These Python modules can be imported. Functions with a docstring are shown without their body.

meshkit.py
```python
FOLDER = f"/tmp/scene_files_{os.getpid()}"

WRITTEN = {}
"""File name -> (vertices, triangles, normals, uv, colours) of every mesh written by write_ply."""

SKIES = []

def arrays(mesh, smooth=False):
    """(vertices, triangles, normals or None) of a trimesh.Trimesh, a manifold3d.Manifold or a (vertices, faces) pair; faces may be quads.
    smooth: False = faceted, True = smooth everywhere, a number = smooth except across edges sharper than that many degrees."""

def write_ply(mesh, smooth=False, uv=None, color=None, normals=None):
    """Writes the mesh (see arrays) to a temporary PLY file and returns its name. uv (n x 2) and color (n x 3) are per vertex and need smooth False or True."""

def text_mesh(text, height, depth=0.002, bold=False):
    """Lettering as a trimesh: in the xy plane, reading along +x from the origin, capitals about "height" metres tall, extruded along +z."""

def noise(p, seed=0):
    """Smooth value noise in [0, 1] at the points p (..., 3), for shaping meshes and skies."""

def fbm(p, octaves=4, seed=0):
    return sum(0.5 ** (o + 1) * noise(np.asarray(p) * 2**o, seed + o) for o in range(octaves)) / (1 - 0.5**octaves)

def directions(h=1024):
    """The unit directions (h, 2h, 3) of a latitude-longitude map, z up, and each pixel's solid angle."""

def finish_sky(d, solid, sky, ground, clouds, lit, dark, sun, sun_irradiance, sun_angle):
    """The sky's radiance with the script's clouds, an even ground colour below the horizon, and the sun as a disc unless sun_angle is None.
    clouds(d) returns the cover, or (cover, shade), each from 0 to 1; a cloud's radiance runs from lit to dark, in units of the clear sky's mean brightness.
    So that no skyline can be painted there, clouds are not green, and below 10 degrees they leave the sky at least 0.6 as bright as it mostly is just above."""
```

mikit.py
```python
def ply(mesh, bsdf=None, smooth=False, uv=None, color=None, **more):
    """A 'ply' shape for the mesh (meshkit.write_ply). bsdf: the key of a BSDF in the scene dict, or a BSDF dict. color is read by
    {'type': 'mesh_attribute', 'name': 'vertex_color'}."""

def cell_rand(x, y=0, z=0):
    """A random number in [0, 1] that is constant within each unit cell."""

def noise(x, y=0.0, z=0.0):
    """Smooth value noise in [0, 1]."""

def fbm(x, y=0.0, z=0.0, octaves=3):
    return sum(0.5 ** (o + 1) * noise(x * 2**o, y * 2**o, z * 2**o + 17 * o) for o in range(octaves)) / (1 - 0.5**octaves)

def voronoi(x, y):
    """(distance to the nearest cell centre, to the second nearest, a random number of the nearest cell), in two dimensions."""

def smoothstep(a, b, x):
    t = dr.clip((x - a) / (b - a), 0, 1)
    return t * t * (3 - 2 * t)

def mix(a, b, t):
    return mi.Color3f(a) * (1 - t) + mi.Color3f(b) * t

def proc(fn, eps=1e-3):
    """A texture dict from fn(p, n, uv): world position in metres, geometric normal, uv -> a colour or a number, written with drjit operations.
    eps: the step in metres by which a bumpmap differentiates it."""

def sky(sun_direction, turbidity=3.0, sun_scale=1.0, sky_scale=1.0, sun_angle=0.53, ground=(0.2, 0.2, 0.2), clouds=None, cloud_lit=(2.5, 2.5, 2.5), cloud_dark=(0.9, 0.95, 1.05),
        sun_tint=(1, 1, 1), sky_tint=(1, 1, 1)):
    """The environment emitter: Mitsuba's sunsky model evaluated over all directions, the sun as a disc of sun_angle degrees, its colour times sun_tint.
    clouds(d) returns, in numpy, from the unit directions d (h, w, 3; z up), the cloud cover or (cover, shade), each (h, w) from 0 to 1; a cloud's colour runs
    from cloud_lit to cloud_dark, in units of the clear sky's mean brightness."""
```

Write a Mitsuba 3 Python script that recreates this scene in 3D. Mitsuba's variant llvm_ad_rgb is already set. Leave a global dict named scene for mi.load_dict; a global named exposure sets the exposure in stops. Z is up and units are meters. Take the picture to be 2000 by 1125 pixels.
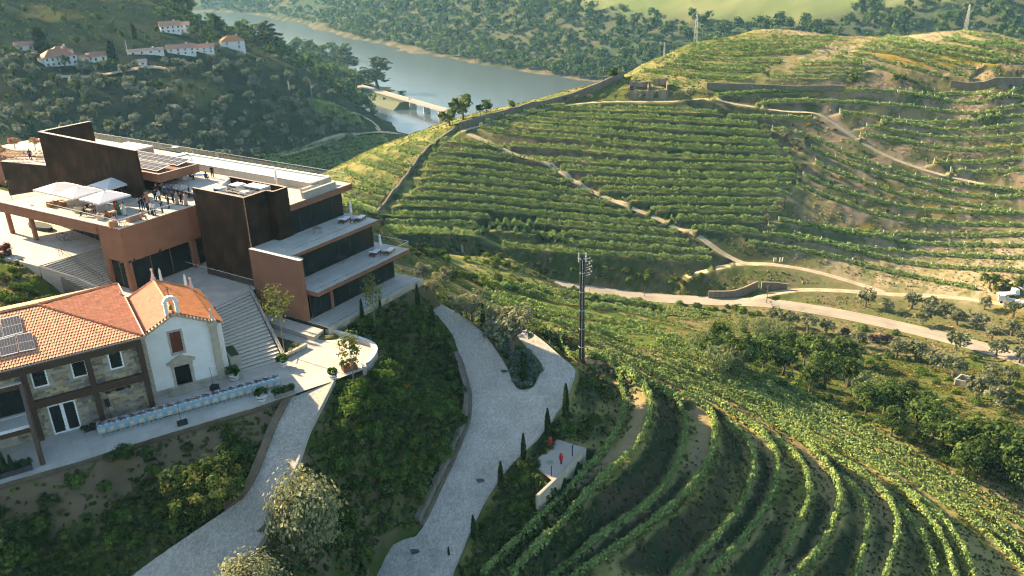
import math, random
import numpy as np
import drjit as dr
import trimesh, shapely
from shapely.geometry import Polygon, LineString, Point
from scipy.interpolate import RBFInterpolator, LinearNDInterpolator
from scipy.spatial import cKDTree
import mitsuba as mi
import mikit, meshkit
from mikit import proc, noise, fbm, smoothstep, mix

scene, labels = {'type': 'scene'}, {}
T = mi.ScalarTransform4f
rng = np.random.default_rng(7)

# ---------------------------------------------------------------- camera, light, exposure
FOC, PITCH, ROLL = 1600.0, math.radians(22.86), math.radians(-1.75)     # focal length in pixels of a 2000 x 1125 frame
CAM = np.array([0, 0, 40.0])
FWD = np.array([0, math.cos(PITCH), -math.sin(PITCH)])
_up = np.array([0, math.sin(PITCH), math.cos(PITCH)])
RGT = np.array([math.cos(ROLL), 0, 0]) + math.sin(ROLL) * _up
UPV = np.array([-math.sin(ROLL), 0, 0]) + math.cos(ROLL) * _up
scene['camera'] = {'type': 'perspective', 'fov': math.degrees(2 * math.atan(1000 / FOC)), 'fov_axis': 'x', 'near_clip': 1.0, 'far_clip': 9000.0,
                   'to_world': T().look_at(origin=CAM.tolist(), target=(CAM + FWD * 100).tolist(), up=UPV.tolist())}
SUN_AZ, SUN_EL = math.radians(147.0), math.radians(26.8)
SUN = np.array([math.cos(SUN_AZ) * math.cos(SUN_EL), math.sin(SUN_AZ) * math.cos(SUN_EL), math.sin(SUN_EL)])
scene['sky'] = mikit.sky(SUN.tolist(), turbidity=3.5, sun_scale=2.2, sky_scale=1.5, sun_angle=0.6, ground=(0.07, 0.08, 0.06), sun_tint=(1.0, 0.965, 0.90), sky_tint=(1.05, 1.0, 0.92))
exposure = 2.8
HAZE = 0.0001

# ---------------------------------------------------------------- helpers: surveying
def ray(x, y):
    return FWD + RGT * (x - 1000) / FOC - UPV * (y - 562.5) / FOC
def at(x, y, z):                         # the point of the level z that stands at a pixel of the survey
    d = ray(x, y)
    return CAM + d * (z - CAM[2]) / d[2]
def far(x, y, hd):                       # the point at a horizontal distance
    d = ray(x, y)
    return CAM + d * hd / math.hypot(d[0], d[1])
def zup(x, y, base):                     # height of a point above base
    d = ray(x, y)
    return (CAM + d * ((base[0] * d[0] + base[1] * d[1]) / (d[0] ** 2 + d[1] ** 2)))[2]
def nrm(v):
    v = np.asarray(v, float)
    return v / (np.linalg.norm(v) + 1e-12)
def resample(p, step):
    p = np.asarray(p, float)
    s = np.r_[0, np.cumsum(np.linalg.norm(np.diff(p[:, :2], axis=0), axis=1))]
    n = max(2, int(round(s[-1] / step)) + 1)
    t = np.linspace(0, s[-1], n)
    return np.stack([np.interp(t, s, p[:, k]) for k in range(p.shape[1])], 1)
def smooth_line(p, step):                # a soft curve through the given points
    p = np.asarray(p, float)
    if len(p) < 3:
        return resample(p, step)
    q = [p[0]]
    for i in range(len(p) - 1):
        a, b, c, d = p[max(i - 1, 0)], p[i], p[i + 1], p[min(i + 2, len(p) - 1)]
        for t in np.linspace(0, 1, 9)[1:]:
            q.append(0.5 * (2 * b + (c - a) * t + (2 * a - 5 * b + 4 * c - d) * t * t + (3 * b - a - 3 * c + d) * t ** 3))
    return resample(q, step)

# ---------------------------------------------------------------- helpers: meshes
def quads(n, m, close=False):
    i, j = np.meshgrid(np.arange(n - 1), np.arange(m if close else m - 1), indexing='ij')
    k = (j + 1) % m
    q = np.stack([i * m + j, i * m + k, (i + 1) * m + k, (i + 1) * m + j], -1).reshape(-1, 4)
    return np.vstack([q[:, [0, 1, 2]], q[:, [0, 2, 3]]])
class MB:
    """Collects coloured pieces of ONE mesh."""
    def __init__(self, col=(.5, .5, .5)):
        self.v, self.f, self.c, self.n, self.col = [], [], [], 0, col
    def raw(self, v, f, col=None):
        v = np.asarray(v, float)
        self.v.append(v); self.f.append(np.asarray(f, int) + self.n)
        c = np.asarray(self.col if col is None else col, float)
        self.c.append(np.broadcast_to(c, (len(v), 3)) if c.ndim == 1 else c)
        self.n += len(v)
        return self
    def hexa(self, bottom, top, col=None):          # two rings of equal length
        b, t = np.asarray(bottom, float), np.asarray(top, float)
        n = len(b)
        fs = []
        for i in range(n):
            j = (i + 1) % n
            fs += [[i, j, n + j], [i, n + j, n + i]]
        for i in range(1, n - 1):
            fs += [[0, i + 1, i], [n, n + i, n + i + 1]]
        return self.raw(np.vstack([b, t]), fs, col)
    def box(self, c, s, rot=0.0, col=None):         # centre of the bottom, size, turn about z
        x, y, z = s[0] / 2, s[1] / 2, s[2]
        a, b = math.cos(rot), math.sin(rot)
        r = [[c[0] + a * p - b * q, c[1] + b * p + a * q, c[2]] for p, q in ((-x, -y), (x, -y), (x, y), (-x, y))]
        return self.hexa(r, [[p[0], p[1], p[2] + z] for p in r], col)
    def prism(self, poly, z0, z1, col=None):        # a polygon (list of xy, may be concave) between two levels
        p = poly if hasattr(poly, 'exterior') else Polygon(poly)
        if not p.is_valid:
            p = p.buffer(0)
        for g in getattr(p, 'geoms', [p]):
            m = trimesh.creation.extrude_polygon(g, z1 - z0, engine='earcut')
            self.raw(np.array(m.vertices) + [0, 0, z0], m.faces, col)
        return self
    def bar(self, p, q, r, sides=4, col=None, r1=None):
        return self.tube([p, q], [r, r if r1 is None else r1], sides, col)
    def tube(self, pts, r, sides=6, col=None):
        p = np.asarray(pts, float)
        t = np.gradient(p, axis=0); t /= np.linalg.norm(t, axis=1, keepdims=True) + 1e-12
        ref = np.array([0, 0, 1.0]) if np.abs(t[:, 2]).mean() < .8 else np.array([1.0, 0, 0])
        a = np.cross(t, ref); a /= np.linalg.norm(a, axis=1, keepdims=True) + 1e-12
        b = np.cross(a, t)
        an = (np.arange(sides) + .5) * 2 * np.pi / sides
        rr = np.broadcast_to(np.asarray(r, float), (len(p),))
        v = p[:, None] + rr[:, None, None] * (np.cos(an)[None, :, None] * a[:, None] + np.sin(an)[None, :, None] * b[:, None])
        f = list(quads(len(p), sides, True)[:, ::-1])
        n = len(p) * sides
        f += [[0, i, i + 1] for i in range(1, sides - 1)] + [[n - sides, n - sides + i + 1, n - sides + i] for i in range(1, sides - 1)]
        return self.raw(v.reshape(-1, 3), f, col)
    def lathe(self, c, prof, sides=10, col=None):   # prof: (radius, z) from the bottom up
        an = np.arange(sides) * 2 * np.pi / sides
        v = np.array([[c[0] + r * math.cos(t), c[1] + r * math.sin(t), c[2] + z] for r, z in prof for t in an])
        f = list(quads(len(prof), sides, True))
        n = len(prof) * sides
        f += [[0, i + 1, i] for i in range(1, sides - 1)] + [[n - sides, n - sides + i, n - sides + i + 1] for i in range(1, sides - 1)]
        return self.raw(v, f, col)
    def strip(self, left, right, col=None):         # a sheet between two polylines of equal length
        l, r = np.asarray(left, float), np.asarray(right, float)
        return self.raw(np.stack([l, r], 1).reshape(-1, 3), quads(len(l), 2)[:, ::-1], col)
    def get(self):
        return (np.vstack(self.v), np.vstack(self.f)), np.vstack(self.c)
NUM = {}
def numbered(key):
    if key not in NUM:
        NUM[key] = 0
        return key
    NUM[key] += 1
    return f'{key}_{NUM[key]:03d}'
def put(key, mb, bsdf='paint', smooth=False, to_world=None, light=None):
    """One entry of the scene from a mesh builder or from a ready shape dict."""
    key = numbered(key)
    if isinstance(mb, MB):
        m, c = mb.get()
        d = mikit.ply(m, bsdf, smooth=bool(smooth), color=np.clip(c, 0, 1))
    else:
        d = mb
    scene[key] = {**d, 'to_world': to_world} if to_world is not None else d
    return key
def thing(name, label, cat, group=None):            # a thing whose parts follow
    key = numbered(name)
    labels[key] = {'label': label, 'category': cat}
    if group: labels[key]['group'] = group
    return key
def tag(key, label, cat, group=None, kind=None):
    labels[key] = {'label': label, 'category': cat}
    if group: labels[key]['group'] = group
    if kind: labels[key]['kind'] = kind
    return key
def struct(key, mb, bsdf='paint', smooth=False):
    k = put(key, mb, bsdf, smooth)
    labels[k] = {'kind': 'structure'}
    return k
def jit(col, amt, n):
    c = np.asarray(col, float)
    return np.clip(c * (1 + amt * rng.standard_normal((n, 1))) + amt * .25 * c.mean() * rng.standard_normal((n, 3)), .004, .95)

# ---------------------------------------------------------------- materials
VC = {'type': 'mesh_attribute', 'name': 'vertex_color'}
def two(d): return {'type': 'twosided', 'bsdf': d}
scene['paint'] = two({'type': 'principled', 'base_color': VC, 'roughness': .75, 'specular': .25})
scene['satin'] = two({'type': 'principled', 'base_color': VC, 'roughness': .38, 'specular': .5})
scene['ground_mat'] = two({'type': 'bumpmap', 'scale': 1.0, 'arbitrary': {'type': 'diffuse', 'reflectance': VC},
                           'tex': proc(lambda p, n, uv: 0.10 * fbm(p.x * 2.3, p.y * 2.3, p.z * 2.3, 3), eps=.05)})
scene['leaf'] = {'type': 'principledthin', 'base_color': VC, 'roughness': .6, 'diff_trans': .7, 'spec_trans': 0.0}
scene['blade'] = {'type': 'principledthin', 'base_color': VC, 'roughness': .7, 'diff_trans': 1.0, 'spec_trans': 0.0}
scene['glass'] = two({'type': 'principled', 'base_color': {'type': 'rgb', 'value': (.012, .017, .017)}, 'roughness': .05, 'specular': .25})
scene['pane'] = {'type': 'thindielectric', 'int_ior': 1.45}
scene['metal'] = two({'type': 'principled', 'base_color': VC, 'roughness': .35, 'metallic': .85})
def river_bump(p, n, uv):
    return 0.05 * fbm(p.x * .35, p.y * .35, 0.0, 3) + .02 * noise(p.x * 1.3, p.y * 1.3)
scene['river_mat'] = two({'type': 'bumpmap', 'scale': 1.0, 'tex': proc(river_bump, eps=.2),
                          'bsdf': {'type': 'principled', 'base_color': {'type': 'rgb', 'value': (.055, .075, .09)}, 'roughness': .15, 'specular': .38}})
scene['pool_mat'] = two({'type': 'bumpmap', 'scale': 1.0, 'tex': proc(lambda p, n, uv: .006 * fbm(p.x * 3, p.y * 3, 0.0, 2), eps=.02),
                         'bsdf': {'type': 'principled', 'base_color': {'type': 'rgb', 'value': (.27, .35, .36)}, 'roughness': .2, 'specular': .5}})
def setts(p, n, uv):                     # small granite setts of the lanes
    u, v = uv.x / .22, uv.y / .13
    row = dr.floor(v)
    u = u + .5 * (row - 2 * dr.floor(row / 2))
    fu, fv = u - dr.floor(u), v - dr.floor(v)
    joint = smoothstep(.0, .12, dr.minimum(fu, 1 - fu)) * smoothstep(.0, .16, dr.minimum(fv, 1 - fv))
    tone = .82 + .36 * mikit.cell_rand(dr.floor(u), row, 5)
    wear = (.86 + .28 * fbm(p.x * .5, p.y * .5, 0.0, 4)) * (.92 + .15 * fbm(p.x * .09, p.y * .09, 3.0, 3))
    wear = wear * (1 - .10 * smoothstep(.60, .72, fbm(p.x * .8 + 9, p.y * .8, 1.0, 3)))
    return mi.Color3f(.50, .45, .385) * tone * wear * (.62 + .38 * joint)
scene['setts'] = two({'type': 'diffuse', 'reflectance': proc(setts)})
def slabs(p, n, uv):                     # big pale paving slabs
    u, v = uv.x / 1.2, uv.y / 1.2
    fu, fv = u - dr.floor(u), v - dr.floor(v)
    joint = smoothstep(.0, .012, dr.minimum(dr.minimum(fu, 1 - fu), dr.minimum(fv, 1 - fv)))
    tone = .93 + .14 * mikit.cell_rand(dr.floor(u), dr.floor(v), 9)
    wear = .86 + .26 * fbm(p.x * .9, p.y * .9, p.z * .9, 4)
    return mi.Color3f(.44, .405, .355) * tone * wear * (.7 + .3 * joint)
scene['slabs'] = two({'type': 'principled', 'base_color': proc(slabs), 'roughness': .7, 'specular': .3})
def asphalt(p, n, uv):
    w = fbm(p.x * .25, p.y * .25, 0.0, 4)
    edge = smoothstep(.0, .12, dr.minimum(uv.x, 1 - uv.x))
    track = .93 + .1 * smoothstep(.1, .0, dr.abs(dr.abs(uv.x - .5) - .22))
    return mix((.34, .29, .21), mi.Color3f(.31, .28, .235) * track, edge) * (.78 + .44 * w)
scene['asphalt'] = two({'type': 'diffuse', 'reflectance': proc(asphalt)})
def dirt(p, n, uv):
    w = fbm(p.x * .6, p.y * .6, 0.0, 4)
    rut = smoothstep(.16, .05, dr.abs(dr.abs(uv.x - .5) - .2))
    return mix((.36, .29, .19), (.50, .41, .29), rut) * (.7 + .6 * w)
scene['dirt'] = two({'type': 'diffuse', 'reflectance': proc(dirt)})
def render_wall(base, amt=.2, k=.7):
    def fn(p, n, uv):
        w = fbm(p.x * k, p.y * k, p.z * k * 1.6, 4)
        f = noise(p.x * 5, p.y * 5, p.z * 5)
        r = noise(p.x * 2.6, p.y * 2.6, p.z * .22)
        return mi.Color3f(*base) * (1 - amt * .7 + amt * w + amt * .25 * f + amt * .35 * (r - .3))
    return two({'type': 'principled', 'base_color': proc(fn), 'roughness': .85, 'specular': .2})
scene['terracotta'] = render_wall((.225, .110, .068), .3)
def corten(p, n, uv):
    w = fbm(p.x * .8, p.y * .8, p.z * .5, 4)
    s = noise(p.x * 2.2, p.y * 2.2, p.z * .35)
    seam = smoothstep(0, .015, dr.abs((p.x * .836 - p.y * .549) / 1.5 - dr.floor((p.x * .836 - p.y * .549) / 1.5) - .5))
    return mix((.014, .008, .005), (.055, .026, .012), smoothstep(.25, .95, .8 * w + .2 * s)) * (.8 + .2 * seam)
scene['corten'] = two({'type': 'principled', 'base_color': proc(corten), 'roughness': .6, 'specular': .15})
scene['plaster'] = render_wall((.74, .725, .69), .22)
scene['granite'] = render_wall((.40, .35, .27), .5, 1.4)
scene['schist'] = render_wall((.17, .145, .115), .7, 2.2)
scene['earth'] = render_wall((.15, .115, .075), .7, 1.2)
scene['concrete'] = render_wall((.36, .34, .30), .35)

# ---------------------------------------------------------------- the land: survey points of its general shape
RIV = -85.0
def _dep(px, py):
    d = ray(px, py); return -d[2] / math.hypot(d[0], d[1])
def slope_pt(px, py, z0, h0, s):         # where the sight line meets a slope that rises from (h0, z0)
    hd = (40 - z0 + s * h0) / (_dep(px, py) + s)
    return far(px, py, hd)
coarse = []
def ctl(*pts): coarse.extend(pts)
def zl(y): return float(np.interp(y, [580, 620, 660, 700, 740, 800, 850, 900, 960, 1050, 1125], [-2.8, -3.6, -4.4, -5.2, -6, -7, -7.8, -8.6, -9.6, -11, -12]))
def zr(y): return float(np.interp(y, [740, 805, 960, 1094, 1125], [-.05, -.6, -2.4, -4.6, -5.1]))
ROAD = [(820, 516, 211), (870, 525, 208), (940, 534, 207), (1000, 541, 206), (1070, 552, 204.5), (1135, 563, 203), (1220, 575, 201.5), (1300, 583, 200), (1400, 588, 199.5), (1500, 592, 199),
        (1600, 606, 197), (1700, 625, 195), (1780, 643, 192.5), (1850, 660, 190), (1930, 682, 186.5), (2000, 704, 183), (2060, 728, 180)]
road_c = smooth_line([far(*p) for p in ROAD], 2.5)
def zroad(p):
    i = cKDTree(road_c[:, :2]).query(p[:2])[1]; return road_c[i, 2]
for p in road_c[::6]: ctl(p)
# terraced hill: the front face, the right face and the top
def zfoot(x): t = min(1, max(0, (x - 1250) / 800)); return -38 - 17 * t * t * (3 - 2 * t)
for x in (640, 760, 880, 1000, 1120, 1240, 1360, 1480, 1600, 1700, 1800, 1900, 2000, 2100):
    for y in (515, 440, 380, 320, 260, 215, 180):
        if x < 880 and y < 470 - (x - 640) * .9: continue
        if x < 1200 and y < 255 or x < 1560 and y < 200: continue
        if y > 500 and x > 1850: continue
        ctl(slope_pt(x, y, zfoot(x), 214, .50))
for x, y in ((1260, 150), (1350, 150), (1500, 150), (1650, 150), (1800, 150), (1950, 150), (1320, 105), (1450, 105), (1600, 105), (1750, 105), (1900, 105), (2010, 110), (1450, 66), (1560, 66), (1660, 80), (1780, 72), (1900, 64), (2010, 95)):
    ctl(slope_pt(x, y, -6.5, 284, .30))
for x, y, h in ((1450, 60, 350), (1560, 62, 350), (1640, 72, 348), (1695, 80, 340), (1750, 74, 348), (1820, 64, 350), (1900, 58, 350), (1960, 68, 348), (2010, 86, 340), (2060, 110, 335)): ctl(far(x, y, h))
for x, y, h in ((700, 300, 300), (760, 285, 300), (830, 262, 295), (880, 240, 290), (900, 226, 285), (960, 216, 290), (1040, 193, 292), (1130, 166, 296), (1210, 147, 300), (1260, 112, 312), (1330, 80, 325), (660, 345, 300)): ctl(far(x, y, h))
# behind the crest
for x in (690, 780, 880, 960, 1040, 1130, 1210):
    ctl((*far(x, 300, 345)[:2], -62), (*far(x, 300, 400)[:2], -90))
for x in (1300, 1400, 1550, 1700, 1850, 2000, 2150):
    ctl((*far(x, 300, 420)[:2], -8), (*far(x, 300, 520)[:2], -55), (*far(x, 300, 600)[:2], -92))
# valley below the road, creek, the spur's far flank
for x, y, h in ((1135, 600, 190), (1300, 620, 185), (1450, 640, 175), (1600, 660, 176), (1750, 690, 172), (1900, 740, 160), (2050, 790, 150), (1500, 680, 150), (1600, 720, 145), (1700, 760, 140), (1820, 800, 133), (1950, 860, 124), (2080, 930, 115),
                (1400, 690, 135), (1500, 740, 122), (1600, 790, 113), (1700, 835, 106), (1800, 880, 100), (1900, 930, 94), (2000, 975, 89), (2080, 1010, 86),
                (1150, 600, 150), (1000, 555, 150), (1050, 570, 180), (900, 540, 185), (880, 545, 150), (1300, 640, 145), (860, 560, 118), (900, 585, 112), (800, 512, 205)): ctl(far(x, y, h))
# the hotel's spur
for x, y, z in ((610, 622, .8), (769, 540, .8), (700, 700, -.6), (760, 640, -1.6), (830, 660, -3.6), (800, 720, -3.6), (760, 800, -3.2), (690, 900, -3.6), (740, 980, -5.6), (640, 1040, -4.5), (700, 1110, -7), (600, 1120, -5.6),
                (300, 760, -.3), (100, 900, -.4), (60, 1000, -2.6), (250, 930, -2.6), (300, 1000, -3.0), (150, 1080, -4.8), (20, 1120, -5.2), (420, 900, -2.0), (480, 860, -.9), (200, 870, -.3), (-80, 1150, -5.5), (-60, 950, -.5),
                (250, 560, 3.4), (400, 600, 3.2), (0, 500, 6.7), (-100, 450, 6.7), (60, 560, 5.6), (0, 620, 4.6), (150, 590, 4.2), (300, 400, 8), (100, 330, 9), (560, 340, 8), (-150, 300, 9), (-200, 500, 7.5), (-250, 800, 3)): ctl(at(x, y, z))
ctl((-130, 120, 8), (-160, 90, 10), (-120, 60, 3), (-120, 20, 0), (-60, 20, -6), (0, 20, -14), (60, 20, -24), (-70, 150, 2), (-30, 150, -4), (-100, 170, -4), (-60, 200, -28), (-130, 220, -30), (0, 170, -22), (-10, 200, -38))
# left hillside
for x, y, h in ((0, 280, 400), (150, 280, 400), (300, 270, 405), (450, 280, 420), (600, 300, 455), (700, 290, 500), (760, 270, 560), (100, 200, 435), (300, 200, 445), (500, 210, 470), (620, 215, 500), (700, 240, 545), (20, 130, 478), (200, 130, 490), (330, 110, 505),
                (460, 105, 530), (560, 130, 570), (640, 165, 600), (700, 178, 640), (0, 60, 530), (150, 60, 545), (300, 55, 560), (420, 80, 600), (500, 90, 650), (590, 110, 690), (0, 10, 580), (200, 10, 610), (300, -10, 660), (370, 40, 760), (280, 10, 700), (-200, 200, 440), (-200, 60, 520), (-200, -40, 620), (-400, 100, 480), (0, -60, 700), (200, -40, 780)): ctl(far(x, y, h))
ctl((-330, 900, -70), (-250, 900, -92), (-150, 800, -92), (-420, 1000, -70), (-520, 1300, -75), (-700, 1000, 60), (-900, 900, 130), (-650, 600, 70), (-700, 300, 60), (-400, 250, 10), (-900, 1600, -40))
for x, y, z in ((760, 262, -80), (800, 262, -84), (700, 230, -82), (740, 172, -80), (580, 70, -91), (440, 42, -90), (720, 140, -91), (680, 150, -86), (700, 205, -88)): ctl(at(x, y, z))
for x, y, z in ((640, 136, -76), (680, 148, -80), (705, 160, -81), (735, 176, -82.5), (600, 118, -74), (660, 155, -74), (715, 182, -83), (570, 104, -72), (540, 92, -70), (690, 170, -78)): ctl(at(x, y, z))
for x, y, z in ((750, 215, -91), (722, 208, -90), (790, 238, -92), (704, 213, -88), (830, 245, -92), (702, 223, -83.5), (745, 254, -83.5), (790, 264, -84), (720, 236, -82.5)): ctl(at(x, y, z))
# river bed
SHORE = [(330, 8), (450, 24), (520, 30), (600, 46), (650, 62), (700, 77), (760, 88), (830, 105), (900, 118), (960, 130), (1040, 142), (1100, 152), (1180, 163), (1300, 178), (1600, 210), (2000, 250)]
shore = np.array([at(x, y, RIV) for x, y in SHORE])
for p in shore:
    o = nrm([p[0] + 300, p[1], 0])
    ctl(p + [0, 0, .5], p - o * 40 - [0, 0, 7], p + o * 60 + [0, 0, 12], p + o * 160 + [0, 0, 48], p + o * 400 + [0, 0, 150], p + o * 800 + [0, 0, 330], p + o * 1500 + [0, 0, 560])
ctl((-150, 700, -93), (-60, 600, -93), (100, 650, -93), (300, 640, -93), (-300, 1000, -93), (-550, 1500, -93), (600, 640, -92), (-900, 2300, -90))
ctl((-1500, 2500, 200), (-1500, 1500, 250), (-1500, 600, 300), (-1500, 0, 250), (-600, 0, 90), (1500, 0, 60), (1500, 700, 100), (600, 300, 0), (500, 100, -20), (300, 150, -40), (300, 40, -40), (200, 20, -40), (100, 60, -33), (160, 90, -40), (0, -60, -25), (-600, -60, 60), (800, -60, 0))
ctl(at(1500, 1190, -18.8), at(1750, 1190, -22.6), at(1900, 1190, -25), at(2060, 1190, -29), at(1250, 1190, -16.5), at(1050, 1190, -13.8), at(1650, 1250, -20.5), at(1950, 1250, -25.5), at(1300, 1280, -16.5))
coarse = np.array(coarse)
_, keep = np.unique(np.round(coarse[:, :2] / 3), axis=0, return_index=True)
coarse = coarse[np.sort(keep)]
base = RBFInterpolator(coarse[:, :2], coarse[:, 2], kernel='linear', neighbors=60, smoothing=.3)
BX, BY = np.arange(-150, 285, 5.0), np.arange(0, 345, 5.0)
FX, FY = np.arange(-2400, 2401, 30.0), np.arange(-90, 3400, 30.0)
def grid_eval(xs, ys):
    g = np.stack(np.meshgrid(xs, ys, indexing='ij'), -1)
    return base(g.reshape(-1, 2)).reshape(g.shape[:2])
GB, GF = grid_eval(BX, BY), grid_eval(FX, FY)
from scipy.ndimage import gaussian_filter, map_coordinates
GB = gaussian_filter(GB, .7); GF = gaussian_filter(GF, .6)
from scipy.ndimage import spline_filter
GFC = spline_filter(GF, order=3)
def samp(g, xs, ys, p):
    return map_coordinates(g, [(p[..., 0] - xs[0]) / (xs[1] - xs[0]), (p[..., 1] - ys[0]) / (ys[1] - ys[0])], order=1, mode='nearest')
def zbase(p):
    p = np.asarray(p, float)
    near = (p[..., 0] > BX[0]) & (p[..., 0] < BX[-1]) & (p[..., 1] > BY[0]) & (p[..., 1] < BY[-1])
    q = np.asarray(p)
    fo = map_coordinates(GFC, [(q[..., 0] - FX[0]) / 30.0, (q[..., 1] - FY[0]) / 30.0], order=3, mode='nearest', prefilter=False)
    fo = np.where(fo > 50, 50 + 42 * np.tanh((fo - 50) / 160), fo)
    return np.where(near, samp(GB, BX, BY, p), fo)
def hit(px, py, h0=60, h1=1600, f=zbase):    # where a sight line first meets the land
    d = ray(px, py); d = d / math.hypot(d[0], d[1])
    t = np.exp(np.linspace(math.log(h0), math.log(h1), 700))
    q = CAM + t[:, None] * d
    below = q[:, 2] < f(q[:, :2])
    i = int(np.argmax(below)) if below.any() else len(t) - 1
    if i == 0: return q[0]
    a, b = t[i - 1], t[i]
    for _ in range(14):
        m = (a + b) / 2; q = CAM + m * d
        if q[2] < f(q[None, :2])[0]: b = m
        else: a = m
    q = CAM + b * d
    return q

# ---------------------------------------------------------------- the land: lanes, terraces and rows surveyed on it
def xy_lane(pts, f): return np.array([at(x, y, f(y)) for x, y in pts])
LANE_L = [(821, 574), (829, 597), (858, 622), (885, 657), (893, 682), (904, 707), (913, 739), (922, 772), (920, 820), (910, 850), (892, 895), (866, 950), (818, 1043), (771, 1061), (736, 1125), (715, 1170)]
LANE_R = [(829, 574), (849, 588), (870, 599), (900, 616), (932, 640), (959, 670), (975, 693), (992, 722), (1003, 751), (1010, 761), (1022, 766), (1035, 765), (1044, 754), (1051, 737), (1060, 722), (1059, 714), (1050, 700), (1033, 684), (1012, 660), (1000, 645),
          (1015, 637), (1034, 646), (1067, 671), (1097, 698), (1125, 721), (1122, 738), (1109, 772), (1095, 797), (1077, 822), (1065, 840), (1017, 890), (992, 917), (972, 945), (953, 968), (918, 1041), (890, 1108), (866, 1170)]
RAMP_L = [(575, 767), (550, 815), (540, 835), (519, 890), (490, 958), (475, 975), (420, 1012), (300, 1094), (240, 1140), (200, 1170)]
RAMP_R = [(651, 744), (620, 805), (602, 840), (577, 910), (543, 980), (510, 1058), (486, 1088), (440, 1145), (420, 1170)]
lane_l, lane_r = smooth_line(xy_lane(LANE_L, zl), 1.2), resample(xy_lane(LANE_R, zl), 1.0)
ramp_l, ramp_r = smooth_line(xy_lane(RAMP_L, zr), 1.5), smooth_line(xy_lane(RAMP_R, zr), 1.5)
ISLAND = [p for p in LANE_R[3:21]]
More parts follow.
